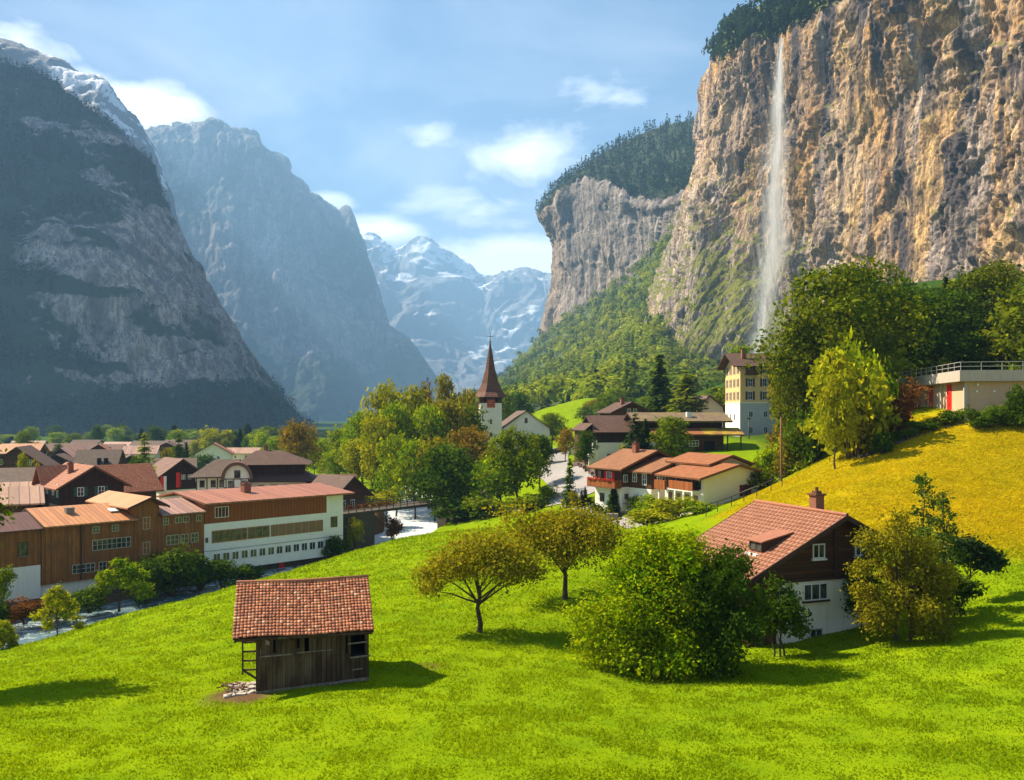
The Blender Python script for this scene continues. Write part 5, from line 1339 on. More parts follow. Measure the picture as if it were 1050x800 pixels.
# ------------------------------------------------------------------ church
def church():
    p = P(492.5, 462, 232); zb = H1(p[0], p[1] + 3) - .5
    r = empty('church', (p[0], p[1], zb), R(6)); tag(r, 'white village church with brown pointed spire and red clock face', 'church')
    w = 5.7; ze = 20.6 / 900 * 232 * 0 + (CY - 406) / F * 232 - zb
    MB().box(0, 0, -2, w, w, ze - 1.9).build('tower', M['white'], r)
    MB().box(.02, .02, ze - 1.897, w - .02, w - .02, ze).build('belfry', M['brownwoodv'], r)
    m = MB(); c = w / 2; tip = (CY - 350) / F * 232 - zb; pr = [(w / 2 + 1.1, ze - .3), (w / 2 + .1, ze + 1.0), (w / 2 - .9, ze + 3.4), (w / 2 - 1.75, ze + 7.2), (.12, tip)]
    for (r0, z0), (r1, z1) in zip(pr[:-1], pr[1:]):
        k0 = 1.0 if z0 < ze + .5 else 1.0
        q0 = [(c + r0 * math.cos(t) * 1.25, c + r0 * math.sin(t) * 1.25, z0) for t in [math.pi / 4 * i + math.pi / 8 for i in range(8)]]
        q1 = [(c + r1 * math.cos(t) * 1.25, c + r1 * math.sin(t) * 1.25, z1) for t in [math.pi / 4 * i + math.pi / 8 for i in range(8)]]
        for i in range(8):
            j = (i + 1) % 8; u = i * 2.2; m.face([q0[i], q0[j], q1[j], q1[i]], [(u, z0), (u + 2, z0), (u + 2, z1), (u, z1)])
    q = [(c + pr[0][0] * 1.25 * math.cos(t), c + pr[0][0] * 1.25 * math.sin(t), pr[0][1]) for t in [math.pi / 4 * i + math.pi / 8 for i in range(8)]]
    m.face(q[::-1])
    sp = m.build('spire', M['tile_spire'], r)
    MB().tube([(c, c, tip - .3), (c, c, tip + 2.6)], .09, 6).box(c - .8, c - .06, tip + 1.5, c + .8, c + .06, tip + 1.65).tube([(c, c, tip - .2), (c, c, tip + .1), (c, c, tip + .4)], [.1, .3, .1], 8).build('cross', M['iron'], sp)
    for nm, (o, u, n) in (('front', ((0, 0), (1, 0), (0, -1))), ('left', ((0, w), (0, -1), (-1, 0)))):
        k = MB().obox((*o, 0), u, n, (w / 2 - 1.05, w / 2 + 1.05), (-.01, .09), (ze - 3.1, ze - 1.0)).build('clock_face', M['clock'], r)
        O = np.array([*o, 0.]); m = MB()
        for t in range(12):
            a = t * math.pi / 6; x, z = .85 * math.sin(a), .85 * math.cos(a)
            m.obox((*o, 0), u, n, (w / 2 + x - .06, w / 2 + x + .06), (.09, .11), (ze - 2.05 + z - .06, ze - 2.05 + z + .06))
        m.obox((*o, 0), u, n, (w / 2 - .05, w / 2 + .05), (.09, .12), (ze - 2.05, ze - 1.35)); m.obox((*o, 0), u, n, (w / 2 - .5, w / 2), (.09, .12), (ze - 2.1, ze - 2.0))
        m.build('clock_hands', M['gilt'], k)
        m = MB()
    for x in (.9, w - 1.7):
        MB().obox((0, 0, 0), (1, 0), (0, -1), (x, x + .7), (-.01, .05), (ze - 1.5, ze - .5)).build('louvre', M['dark'], r)
    win(r, 'front', w, w, 2.5, 6.0, .6, 1.3, 1, 1, 'stone'); win(r, 'front', w, w, 2.5, 9.5, .6, 1.3, 1, 1, 'stone')
    # nave, gable towards the camera
    x0, x1 = w + .3, w + 13.0; rx = (x0 + x1) / 2; rz_ = (CY - 421) / F * 234 - zb; he = rz_ - 4.6; y0, y1 = 1.2, 24
    MB().prism([(x0, -2), (x1, -2), (x1, he), (rx, rz_ - .25), (x0, he)], 'y', y0, y1).build('nave', M['white'], r)
    sl = 4.6 / (rx - x0); rf = roof(r, 'nave_roof', 'tile_greybrown', 'y', y0 - .5, y1, x0 - .9, rz_ - sl * (rx - x0 + .9), x1 + .9, rz_ - sl * (x1 + .9 - rx), rx, rz_, .2, 'browntrim')
    window(r, (x0, y0), (1, 0), (0, -1), rx - x0 - .4, rz_ - 3.4, .8, 1.4, 1, 1, 'stone'); window(r, (x0, y0), (1, 0), (0, -1), rx - x0 - .9, 3.0, 1.8, 2.6, 2, 2, 'stone')
    for yy in (5, 9, 13, 17): window(r, (x1, y0), (0, 1), (1, 0), yy, 4, 1., 2.8, 1, 3, 'stone')
M['clock'] = mat_plain('red_clock_face', (.42, .06, .03, 1), .6, .15)
M['gilt'] = mat_plain('gilt', (.75, .5, .15, 1), .35, .1)
church()

# ------------------------------------------------------------------ chalets by the road
def chalet_balcony():
    root = empty('balcony_chalet', (14.1, 113.25, -11.9), R(35)); tag(root, 'brown chalet with orange balcony, red shutters and white base beside the road', 'house')
    L, W, rx, rz_, sl = 11.2, 5.2, 5.6, 7.2, .355; hl = rz_ - sl * rx - .17
    MB().box(0, 0, -2, L, W, 2.5).build('base_wall', M['white'], root)
    MB().prism(gable_poly(L, hl, hl, rx, rz_ - .19, 2.503), 'y', -.02, W).build('upper_wall', M['brownwood'], root)
    rf = roof(root, 'roof', 'tile_tan', 'y', -.95, W + .6, -1.0, rz_ - sl * 6.6, 12.2, rz_ - sl * 6.6, rx, rz_, .18, 'browntrim'); chimney(rf, 4.6, 2.2, 6.3, 8.0, .35)
    b = MB().box(-1.25, -.1, 2.35, -.002, W + .2, 2.5).build('balcony', M['browntrim'], root)
    MB().box(-1.25, -.1, 2.5, -1.17, W + .2, 3.4).box(-1.17, -.1, 2.5, -.005, -.03, 3.4).build('balustrade', M['balcony'], b)
    rg = np.random.default_rng(5); c = np.stack([np.full(260, -1.3) + rg.normal(size=260) * .06, rg.uniform(0, W, 260), rg.uniform(3.3, 3.6, 260)], -1)
    V, Fc, T_ = leaves(c, np.tile([-1., 0, .5], (260, 1)), .2, rg, rg.random((260, 2))); link('flowers', np_mesh('flowers', V, Fc, False, T_), M['petal'], b)
    win(root, 'left', L, W, 2.4, 3.0, 1.0, 1.4, 2, 2, 'whitepaint', shut='redpaint'); win(root, 'left', L, W, .5, 2.6, .9, 1.9, 1, 2, 'trim'); win(root, 'left', L, W, 1.0, .4, .9, 1.1, 2, 1, 'trim'); win(root, 'left', L, W, 3.3, .2, 1.0, 1.9, 1, 2, 'browntrim')
    o = (0, -.02); u, n = (1, 0), (0, -1)
    window(root, o, u, n, 4.6, 4.7, 1.1, 1.2, 2, 2, 'whitepaint', shut='redpaint'); window(root, o, u, n, 2.0, 2.9, .5, .7, 1, 1, 'whitepaint'); window(root, o, u, n, .35, 3.1, .7, 1.0, 2, 1, 'whitepaint'); window(root, (0, 0), u, n, .55, .9, .6, .7, 1, 1, 'trim')
    # lower cross wing towards the camera
    x0, x1, y0, arx, arz = 1.25, 10.6, -4.2, 5.9, 6.25; hh = arz - .3 * (arx - x0) - .15
    MB().box(x0, y0, -2, x1, -.03, 2.45).build('wing_base', M['white'], root)
    MB().prism([(x0, 2.453), (x1, 2.453), (x1, hh), (arx, arz - .17), (x0, hh)], 'y', y0 - .02, -.03).build('wing_wall', M['brownwood'], root)
    roof(root, 'wing_roof', 'tile_tan', 'y', y0 - .8, -.02, x0 - .75, arz - .3 * (arx - x0 + .75), x1 + .7, arz - .3 * (x1 + .7 - arx), arx, arz, .18, 'browntrim')
    window(root, (x0, 0), (0, -1), (-1, 0), .8, 3.2, .8, 1.2, 2, 2, 'whitepaint'); window(root, (x0, 0), (0, -1), (-1, 0), 2.6, 2.9, .8, 1.5, 2, 2, 'whitepaint'); window(root, (0, y0 - .02), u, n, 2.2, 3.1, .9, 1.1, 2, 1, 'whitepaint')
chalet_balcony()
def chalet_white():
    root = empty('white_chalet', (22.0, 100.93, -11.2), R(25)); tag(root, 'cream walled chalet with low orange roof, red brown balcony front and handrail beside its gable', 'house')
    L, W, rx, rz_, sl = 7.8, 7.6, 4.7, 5.4, .26; hl, hr = rz_ - sl * rx - .17, rz_ - sl * (L - rx) - .17
    MB().prism(gable_poly(L, hl, hr, rx, rz_ - .19, -2), 'y', 0, W).build('wall', M['cream'], root)
    roof(root, 'roof', 'tile_orange', 'y', -.75, W + .6, -1.1, rz_ - sl * 5.8, 8.4, rz_ - sl * 3.7, rx, rz_, .2, 'browntrim')
    MB().prism([(4.0, -2), (9.6, -2), (9.6, 5.0), (6.4, 6.15), (4.0, 5.4)], 'y', 3.6, 11.).build('rear_wall', M['cream'], root)
    roof(root, 'rear_roof', 'tile_orange', 'y', 2.6, 11.5, 2.8, 5.25, 10.6, 4.9, 6.4, 6.3, .2, 'browntrim')
    MB().box(-.06, .9, 2.32, -.002, W - .2, hl - .05).build('balcony_wall', M['brownwoodv'], root)
    b = MB().box(-1.0, .7, 2.2, -.065, W, 2.32).build('balcony', M['whitepaint'], root)
    MB().box(-1.0, .7, 2.32, -.93, 5.4, 3.35).build('balustrade', M['balcony'], b); MB().box(-1.25, 5.9, 2.1, -.93, W + .5, 3.2).build('planter', M['balcony'], b)
    for yy in (.75, 2.4, 4.1, 5.6, 7.4): MB().box(-1.0, yy, -2, -.85, yy + .22, 2.2).build('pillar', M['white'], root)
    for i, yy in enumerate((.4, 1.9, 3.3, 4.9, 6.3)): window(root, (-.06, W), (0, -1), (-1, 0), yy, 2.5, .9, 1.25, 1, 1, 'trim', 'glass')
    for yy in (.5, 2.2, 3.9, 5.6): window(root, (0, W), (0, -1), (-1, 0), yy, 0.0, 1.0, 1.75, 1, 1, 'browntrim', 'curtain')
    win(root, 'front', L, W, 5.6, 1.6, .95, 1.3, 2, 1, 'browntrim', shut='redshutter', open_=.75)
    # handrail up the slope beside it
    n = 12; pts = []
    for i in range(n + 1):
        t = i / n; q = hit(724 + 78 * t, 530 - 31 * t, 50); pts.append((q[0], q[1], H1(q[0], q[1])))
    pts = [tuple(c) for c in crom(np.array([pts[0], pts[4], pts[8], pts[12]]), n + 1)]; pts = [(x, y, H1(x, y)) for x, y, _ in pts]
    r2 = empty('handrail', pts[0]); tag(r2, 'thin dark metal handrail climbing the yellow slope beside the cream chalet', 'railing')
    q = [(x - pts[0][0], y - pts[0][1], z - pts[0][2]) for x, y, z in pts]
    MB().tube([(x, y, z + 1.05) for x, y, z in q], .05, 6).build('rail', M['iron'], r2)
    for x, y, z in q[::2]: MB().tube([(x, y, z - .2), (x, y, z + 1.05)], .045, 6).build('post', M['iron'], r2)
chalet_white()

# ------------------------------------------------------------------ hotel, long brown building, barn, small house
def hotel():
    D = 185.; x = (759 - CX) / F * D; zb = -5.2
    root = empty('yellow_hotel', (x, D, zb), R(1)); tag(root, 'tall yellow hotel with brown shutters, grey lower storeys and brown gabled roof under the waterfall', 'hotel')
    L, W = 13., 12.; z1 = (CY - 413) / F * D - zb; ze = (CY - 375) / F * D - zb; rzz = (CY - 363.5) / F * (D + 6) - zb
    MB().box(0, 0, -2, L, W, z1).build('lower_wall', M['greyplaster'], root)
    MB().box(-.06, .3, 2.2, -.002, W - .3, z1).build('lower_side_wall', M['whitehall'], root)
    MB().prism([(0, z1 + .003), (W, z1 + .003), (W, ze), (W / 2, rzz - .3), (0, ze)], 'x', 0, L).build('upper_wall', M['yellow'], root)
    MB().box(-.1, -.1, z1 - .15, L + .1, W + .1, z1 + .12).build('cornice', M['cream'], root)
    sl = (rzz - ze) / (W / 2); rf = roof(root, 'roof', 'tile_brown', 'x', -1.7, L + 1.5, -1.2, ze + .15 - sl * 1.2 + .3, W + 1.2, ze + .45 - sl * 1.2, W / 2, rzz + .25, .22, 'trim'); chimney(rf, 1.6, 3.2, ze + .5, rzz + .9, .45)
    rows = [(CY - yy) / F * D - zb for yy in (410, 396.5, 383.0)]
    for i, z in enumerate(rows):
        for yy in (1.3, 4.2, 7.2, 10.0)[:4]: window(root, (0, W), (0, -1), (-1, 0), yy - .2, z, .85, 1.75, 2, 2, 'whitepaint', shut='brownshutter', open_=.9)
        for xx in (1.6, 4.7, 7.8, 10.8): window(root, (0, 0), (1, 0), (0, -1), xx, z, 1.0, 1.75, 2, 2, 'whitepaint', shut='brownshutter', open_=.9)
    bz = rows[2] - .2
    b = MB().box(.9, -1.0, bz - .12, 3.7, -.002, bz).build('balcony', M['trim'], root); MB().box(.9, -1.0, bz, 3.7, -.92, bz + .95).build('balustrade', M['brownshutter'], b)
    for xx in (1.8, 4.9, 7.9): 
        win(root, 'front', L, W, xx, 1.2, .9, 1.4, 2, 1, 'whitepaint'); win(root, 'front', L, W, xx, 4.6, .9, 1.3, 2, 1, 'whitepaint')
    for yy in (1.5, 4.5, 7.5): window(root, (-.06, W), (0, -1), (-1, 0), yy, 4.0, .8, 1.3, 2, 1, 'greyplaster')
hotel()
def long_building():
    D = 155.; x = (668 - CX) / F * D; zb = -6.6
    root = empty('long_house', (x, D, zb), R(4)); tag(root, 'long low dark brown building with two stepped roofs, lichen yellow at its right end', 'building')
    L, W = 16., 10.; z_low = (CY - 445.3) / F * D - zb; z_lr = (CY - 440) / F * D - zb; z_up = (CY - 431.8) / F * D - zb; z_ur = (CY - 424) / F * (D + 6) - zb
    MB().box(0, 0, -2, L - 3, W, z_low + .3).build('lower_wall', M['brownwood'], root)
    MB().box(-2.5, 2.2, z_low + .2, L - 2.6, W, z_up + .1).build('upper_wall', M['darkwood'], root)
    MB().slab([(0, -1.3, z_low), (9.2, -1.3, z_low), (9.2, 2.3, z_lr + .2), (0, 2.3, z_lr + .2)], .25).build('lower_roof', M['tile_orange'], root)
    MB().slab([(9.203, -1.3, z_low), (L + .4, -1.3, z_low - .05), (L + .4, 2.3, z_lr + .2), (9.203, 2.3, z_lr + .2)], .25).build('lichen_roof', M['tile_lichen'], root)
    rf = roof(root, 'upper_roof', 'tile_moss', 'x', -3., L - 1., 1.2, z_up, W + 1., z_up, 6.5, z_ur + .2, .3, 'trim')
    MB().box(7.3, 3.4, z_up + .4, 8.3, 4.2, z_up + 1.6).build('roof_vent', M['whitepaint'], rf)
    MB().box(-2.2, -.6, -2, .6, -.002, 1.7).build('white_wall', M['greyplaster'], root)
    win(root, 'front', L, W, 4.4, .9, 1.8, 1.1, 3, 2, 'whitepaint'); win(root, 'front', L, W, 6.7, .9, 1.8, 1.1, 3, 2, 'whitepaint'); win(root, 'front', L, W, 3.0, .4, .8, 1.5, 1, 1, 'balcony', 'curtain'); win(root, 'front', L, W, 9.4, 0., 2.0, 1.9, 1, 1, 'trim', 'dark')
    for xx in (L - 2.6, L - .2): MB().box(xx, -.8, -1.5, xx + .18, -.6, z_low - .1).build('porch_post', M['oldwood'], root)
long_building()
def road_barn():
    D = 160.; x = (611.5 - CX) / F * D; zb = -8.5
    root = empty('road_barn', (x, D, zb), R(10)); tag(root, 'brown barn with white stone base and broad brown roof at the bend of the road', 'barn')
    L, W = 7.2, 10.; z1 = (CY - 454) / F * D - zb; ze = (CY - 443) / F * D - zb; rz_ = (CY - 426) / F * (D + 5) - zb
    MB().box(0, 0, -2.5, L, W, z1).build('base_wall', M['white'], root)
    MB().prism([(0, z1 + .003), (W, z1 + .003), (W, ze), (W / 2, rz_ - .25), (0, ze)], 'x', -.02, L + .02).build('upper_wall', M['darkwood'], root)
    roof(root, 'roof', 'tile_brown', 'x', -.6, L + .4, -.9, ze - .05, W + .9, ze - .05, W / 2, rz_, .2)
    MB().box(-.7, -.25, -2.5, .1, .8, z1 + .5).build('pillar', M['white'], root); MB().box(-1.6, 1.0, -1, -.62, W, ze + .5).build('lean_to', M['brownwoodv'], root)
    MB().slab([(-2.2, W, ze + .3), (-2.2, .4, ze + .3), (-.5, .4, ze + 1.6), (-.5, W, ze + 1.6)], .2).build('lean_to_roof', M['tile_brown'], root)
    win(root, 'front', L, W, 2.0, .3, 1.4, 1.0, 2, 1, 'greywood')
    for xx in (1.8, 3.6, 5.4): MB().box(xx, -1.3, .2, xx + .12, -1.2, 1.2).build('fence_post', M['greywood'], root)
    MB().box(1.8, -1.28, .8, 6.8, -1.22, 1.0).build('fence_rail', M['greywood'], root)
    D = 190.; root = empty('rear_chalet', ((629 - CX) / F * D, D, -6), R(14)); tag(root, 'dark chalet whose shallow gable shows above the brown barn roof', 'house')
    L, W, rx = 7.6, 9., 4.0; rz_ = (CY - 412) / F * D + 6; MB().prism(gable_poly(L, rz_ - 2.0, rz_ - 1.8, rx, rz_ - .2, -2), 'y', 0, W).build('wall', M['brownwood'], root)
    rf = roof(root, 'roof', 'tile_brown', 'y', -1, W, -1., rz_ - 2.35, 8.6, rz_ - 2.1, rx, rz_, .2); chimney(rf, 2.8, 2, rz_ - .8, rz_ + .7, .4)
    win(root, 'front', L, W, 3.2, rz_ - 2.6, .8, 1.1, 2, 1, 'whitepaint'); win(root, 'front', L, W, 4.6, rz_ - 2.6, .8, 1.1, 2, 1, 'whitepaint')
    D = 205.; root = empty('small_house', ((719.5 - CX) / F * D, D, -4), R(12)); tag(root, 'small yellowish gabled house tucked against the left foot of the hotel', 'house')
    L, W, rx = 5.4, 8., 1.9; rz_ = (CY - 405.5) / F * D + 4; MB().prism(gable_poly(L, rz_ - 1.7, rz_ - 2.8, rx, rz_ - .2, -2), 'y', 0, W).build('wall', M['cream'], root)
    roof(root, 'roof', 'tile_greybrown', 'y', -.9, W, -.9, rz_ - 2.3, 6.1, rz_ - 3.2, rx, rz_, .2, 'browntrim'); win(root, 'front', L, W, 1.4, 2.2, .8, 1.1, 2, 1, 'whitepaint')
road_barn()

# ------------------------------------------------------------------ concrete building upper right
def concrete():
    D = 92.; x = (990.7 - CX) / F * D
    root = empty('concrete_building', (x, D, 0.), R(-9.5)); tag(root, 'low tan concrete building with thick flat roof, railing and red doors above the yellow slope', 'building')
    L, W = 14., 24.
    MB().box(0, 0, -2., L, W, 3.45).build('wall', M['tan'], root)
    m = MB().prism([(-.75, 3.45), (.2, 3.45), (.2, 4.6), (-.85, 4.6), (-1.0, 4.3), (-1.0, 3.85)], 'y', -.9, W)
    rf = MB().box(-.9, -.9, 3.453, L, W, 4.6).build('roof_slab', M['concrete'], root)
    m = MB()
    for i in range(12): m.tube([(-.75, -.7 + i * 2.0, 4.6), (-.75, -.7 + i * 2.0, 5.45)], .035, 5)
    for i in range(1, 8): m.tube([(-.75 + i * 2., -.7, 4.6), (-.75 + i * 2., -.7, 5.45)], .035, 5)
    for z in (5.0, 5.45): m.tube([(-.75, W - .5, z), (-.75, -.7, z), (L - .5, -.7, z)], .035, 5)
    m.build('railing', M['railgrey'], rf)
    for a in (4.6, 11.2): MB().obox((0, 0, 0), (0, 1), (-1, 0), (a, a + 1.5), (-.02, .05), (.5, 3.3)).build('red_door', M['redpaint'], root)
    MB().box(-.25, -.2, -2, .12, .15, 3.45).build('corner_pillar', M['concrete'], root); MB().box(-.22, 7.6, -2, 0., 8.0, 3.45).build('corner_pillar', M['concrete'], root)
    for xx, z in ((.9, 2.3), (2.6, 2.3), (1.0, 3.0)): MB().obox((0, 0, 0), (1, 0), (0, -1), (xx, xx + .22), (-.01, .15), (z, z + .22)).build('wall_lamp', M['whitepaint'], root)
    # dry stone wall on the slope below
    a, b = hit(882, 470, 50), hit(1000, 431, 50); n = 46; rr = np.random.default_rng(6)
    r2 = empty('stone_wall', tuple(a)); tag(r2, 'low rough dry stone wall on the yellow slope below the concrete building', 'wall'); m = MB()
    for i in range(n):
        t = i / n; x, y = a[0] + (b[0] - a[0]) * t, a[1] + (b[1] - a[1]) * t; z = H1(x, y) - a[2]; s = (b[0] - a[0]) / n
        for k in range(2 if i < 24 else 1):
            dx, dy, dz = rr.normal(size=3) * .06; w = s * .55 * rr.uniform(.8, 1.2); h0 = -.25 + k * .24
            c = (x - a[0] + dx, y - a[1] + dy, z + h0); q = [(c[0] - w, c[1] - .3 + rr.normal() * .06), (c[0] + w, c[1] - .3 + rr.normal() * .06), (c[0] + w, c[1] + .3), (c[0] - w, c[1] + .3)]
            m.hexa([(u, v, c[2]) for u, v in q], [(u * .97 + c[0] * .03, v * .9 + c[1] * .1, c[2] + .26 + rr.normal() * .05) for u, v in q])
    m.build('stones', M['darkstone'], r2)
concrete()
M['redstone'] = mat_plain('reddish_stone', (.15, .10, .075, 1), .9, .5, 1.6, bump=.5)
def poles():
    for px, D, yb, yt, lab, arm in ((801, 101, 491, 424, 'wooden pole with lamp head standing at the left foot of the yellow slope', 1), (768, 170, 452, 429, 'thin dark pole on the lawn in front of the hotel', 0)):
        x = (px - CX) / F * D; zb = H1(x, D); zt = (CY - yt) / F * D
        r = empty('lamp_pole' if arm else 'lawn_pole', (x, D, zb)); tag(r, lab, 'pole')
        MB().tube([(0, 0, -.4), (0, 0, zt - zb)], [.13, .1], 8).build('pole', M['browntrim'] if arm else M['iron'], r, True)
        MB().box(-.35, -.1, zt - zb - .1, .35, .1, zt - zb + .1).build('lamp_head', M['iron'], r)
    # stone planter, little roadside wall
    x, y, z = at(628, 112.); r = empty('stone_planter', (x, y, z)); tag(r, 'grey square stone planter on the garden path in front of the little conifer', 'planter')
    MB().prism([(-.55, -.2), (.55, -.2), (.7, .85), (-.7, .85)], 'y', -.55, .55).build('trough', M['stone'], r)
    rr = np.random.default_rng(12); r = empty('retaining_wall', tuple(at(589, 172))); tag(r, 'rough reddish stone retaining wall curving along the right side of the road', 'wall'); m = MB(); o = np.array(at(589, 172))
    pts = [(13.3, 190), (11.9, 172), (12.5, 160), (13.6, 150), (14.6, 141), (14.9, 136)]
    for i in range(46):
        t = i / 45 * (len(pts) - 1); k = min(int(t), len(pts) - 2); f = t - k; x = pts[k][0] * (1 - f) + pts[k + 1][0] * f; y = pts[k][1] * (1 - f) + pts[k + 1][1] * f
        for l in range(2):
            c = np.array([x + rr.normal() * .12, y + rr.normal() * .1, H1(x, y) - .3 + l * .45]) - o; s = rr.uniform(.4, .6)
            m.hexa([(c[0] - .35, c[1] - s, c[2]), (c[0] + .35, c[1] - s, c[2]), (c[0] + .35, c[1] + s, c[2]), (c[0] - .35, c[1] + s, c[2])], [(c[0] - .3, c[1] - s * .85, c[2] + .5), (c[0] + .3, c[1] - s * .9, c[2] + .45), (c[0] + .3, c[1] + s * .9, c[2] + .62), (c[0] - .3, c[1] + s * .9, c[2] + .57)])
    m.build('stones', M['redstone'], r)
    rr = np.random.default_rng(31); a, b = at(556, 222), at(580, 226); r = empty('churchyard_wall', a); tag(r, 'low grey wall closing the top of the road below the church', 'wall'); m = MB()
    for i in range(14):
        t = i / 14; m.box((b[0] - a[0]) * t, (b[1] - a[1]) * t - .25, -.6, (b[0] - a[0]) * (t + .068), (b[1] - a[1]) * t + .25, 1.0 + rr.normal() * .05 + (b[2] - a[2]) * t)
    m.build('stones', M['darkstone'], r)
    for px, D, lab in ((584, 218, 'white gate post at the top of the road, left one of the pair'), (588, 218, 'white gate post at the top of the road, right one of the pair'), (605.5, 157, 'white post beside the brown barn, nearer the road'), (609, 157.5, 'white post beside the brown barn, nearer the wall')):
        x, y, z = at(px, D); r = empty('gate_post', (x, y, z)); tag(r, lab, 'post', 'white posts by the road')
        MB().box(-.35, -.35, -.5, .35, .35, 2.0).build('shaft', M['white'], r); MB().prism([(-.5, 2.003), (.5, 2.003), (0, 2.5)], 'y', -.5, .5).build('post_cap', M['white'], r)
    x, y, z = at(499, 150.); r = empty('garden_hut', (x, y, z), R(20)); tag(r, 'tiny white hut among the trees left of the church front tree', 'hut')
    MB().box(-.8, -.8, -.5, .8, .8, 2.6).build('wall', M['white'], r); roof(r, 'roof', 'tile_greybrown', 'y', -1, 1, -1.1, 2.45, 1.1, 2.45, 0, 3.2, .12); MB().obox((-.8, -.8, 0), (1, 0), (0, -1), (.4, 1.2), (-.01, .04), (-.3, 1.8)).build('door', M['trim'], r)
poles()

# ------------------------------------------------------------------ left village
def house(name, label, px, D, ang, L, W, ridge_py, he_drop, axis, rmat, wmat, zb=ZV, over=.9, wins=(), base=None, rx=None, chim=None, group=None, trim='trim'):
    """ridge_py: image row of the ridge; he_drop: eave below ridge"""
    x = (px - CX) / F * D; root = empty(name, (x, D, zb), R(ang)); tag(root, label, 'house', group)
    rz_ = (CY - ridge_py) / F * (D + (W / 2 if axis == 'x' else 0)) - zb; half = (W if axis == 'x' else L) / 2; c = half if rx is None else rx; full = 2 * half
    sl = he_drop / half; z = lambda q: rz_ - sl * abs(q - c)
    poly = [(0, -2), (full, -2), (full, z(full) - .17), (c, rz_ - .19), (0, z(0) - .17)]
    MB().prism(poly, 'y' if axis == 'y' else 'x', 0, W if axis == 'y' else L).build('wall', M[wmat], root)
    rf = roof(root, 'roof', rmat, axis, -over, (W if axis == 'y' else L) + over, -over, z(-over), full + over, z(full + over), c, rz_, .2, trim)
    if base: MB().box(-.04, -.04, -2, L + .04, W + .04, base).build('base_wall', M['white'], root)
    for side, u0, dz, w, h, sh in wins: win(root, side, L, W, u0, z(0) - .17 - dz, w, h, 2, 2, 'whitepaint', shut=sh)
    if chim: chimney(rf, *chim[:2], z(chim[0] if axis == 'y' else chim[1]) - .3, rz_ + chim[2], .35)
    return root, rz_
r, rz_ = house('shutter_chalet', 'dark brown chalet with green shutters and red striped tile roof behind the orange factory roof', 62, 124, 42, 8.6, 12., 478.5, 2.6, 'y', 'tile_red', 'darkwood', wins=(('front', 2.2, 1.6, .9, 1.3, 'greenshutter'), ('front', 5.0, 1.6, .9, 1.3, 'greenshutter'), ('left', 2.0, 1.5, .9, 1.3, 'greenshutter'), ('left', 4.8, 1.5, .9, 1.3, 'greenshutter'), ('left', 8.0, 1.5, .9, 1.3, 'greenshutter'), ('left', 10.2, 1.7, .8, 1.9, 'greenshutter')), chim=(2.4, 4.0, .2), trim='browntrim')
m = MB(); zz = rz_ - 2.6
m.prism([(6.4, zz - .2), (10.2, zz - .2), (8.3, rz_ - .5)], 'x', -.3, 1.4); m.build('dormer_wall', M['darkwood'], r)
m = MB(); m.slab([(1.8, 5.6, zz - .5), (-1.1, 5.6, zz - .5), (-1.1, 8.3, rz_ - .2), (4., 8.3, rz_ - .2)], .15); m.slab([(-1.1, 11., zz - .5), (1.8, 11., zz - .5), (4., 8.303, rz_ - .2), (-1.1, 8.303, rz_ - .2)], .15); m.build('dormer_roof', M['tile_red'], r)
house('red_roof_house', 'house with broad rust striped red tile roof right of the green shutter chalet', 97, 140, 46, 10, 9, 477, 3.6, 'x', 'tile_red', 'brownwood')
house('pink_roof_house', 'low house with pale pink sheet metal roof behind the factory at the left edge', -28, 112, 30, 7.2, 8, 500, 1.6, 'x', 'metal_pink', 'brownwood', wins=(('front', 1, 1.5, .8, 1., None),))
house('pink_roof_house', 'paler pink roofed house just behind the low pink roof at the left edge', -24, 126, 26, 7.6, 8, 495, 1.2, 'x', 'metal_pink', 'brownwood')
house('brown_roof_house', 'wide house with plain dull brown roof at left edge behind the pink roofs', -18, 152, 22, 15, 9, 480, 2.4, 'x', 'tile_greybrown', 'brownwood', chim=(9.5, 2.5, -.2))
house('dark_chalet', 'dark brown gabled chalet at the left picture edge below the round green tree', -12, 205, 16, 12, 12, 458.5, 4.4, 'y', 'tile_brown', 'brownwood', wins=(('front', 2., -.4, .9, 1.3, None), ('front', 8.2, -.2, .9, 1.3, None)))
r, rz_ = house('grey_roof_house', 'house with grey brown roof and dark dormer slits behind the green shutter chalet', 74, 215, 8, 9.6, 11, 461, 5.2, 'x', 'tile_greybrown', 'brownwood', over=.6)
for xx in (5.3, 6.9): MB().box(xx, 1.4, rz_ - 3.6, xx + .7, 2.6, rz_ - 2.0).build('dormer', M['dark'], r)
MB().box(.9, .2, rz_ - 4.8, 2.2, 1.2, rz_ - 3.2).build('dormer', M['dark'], r)
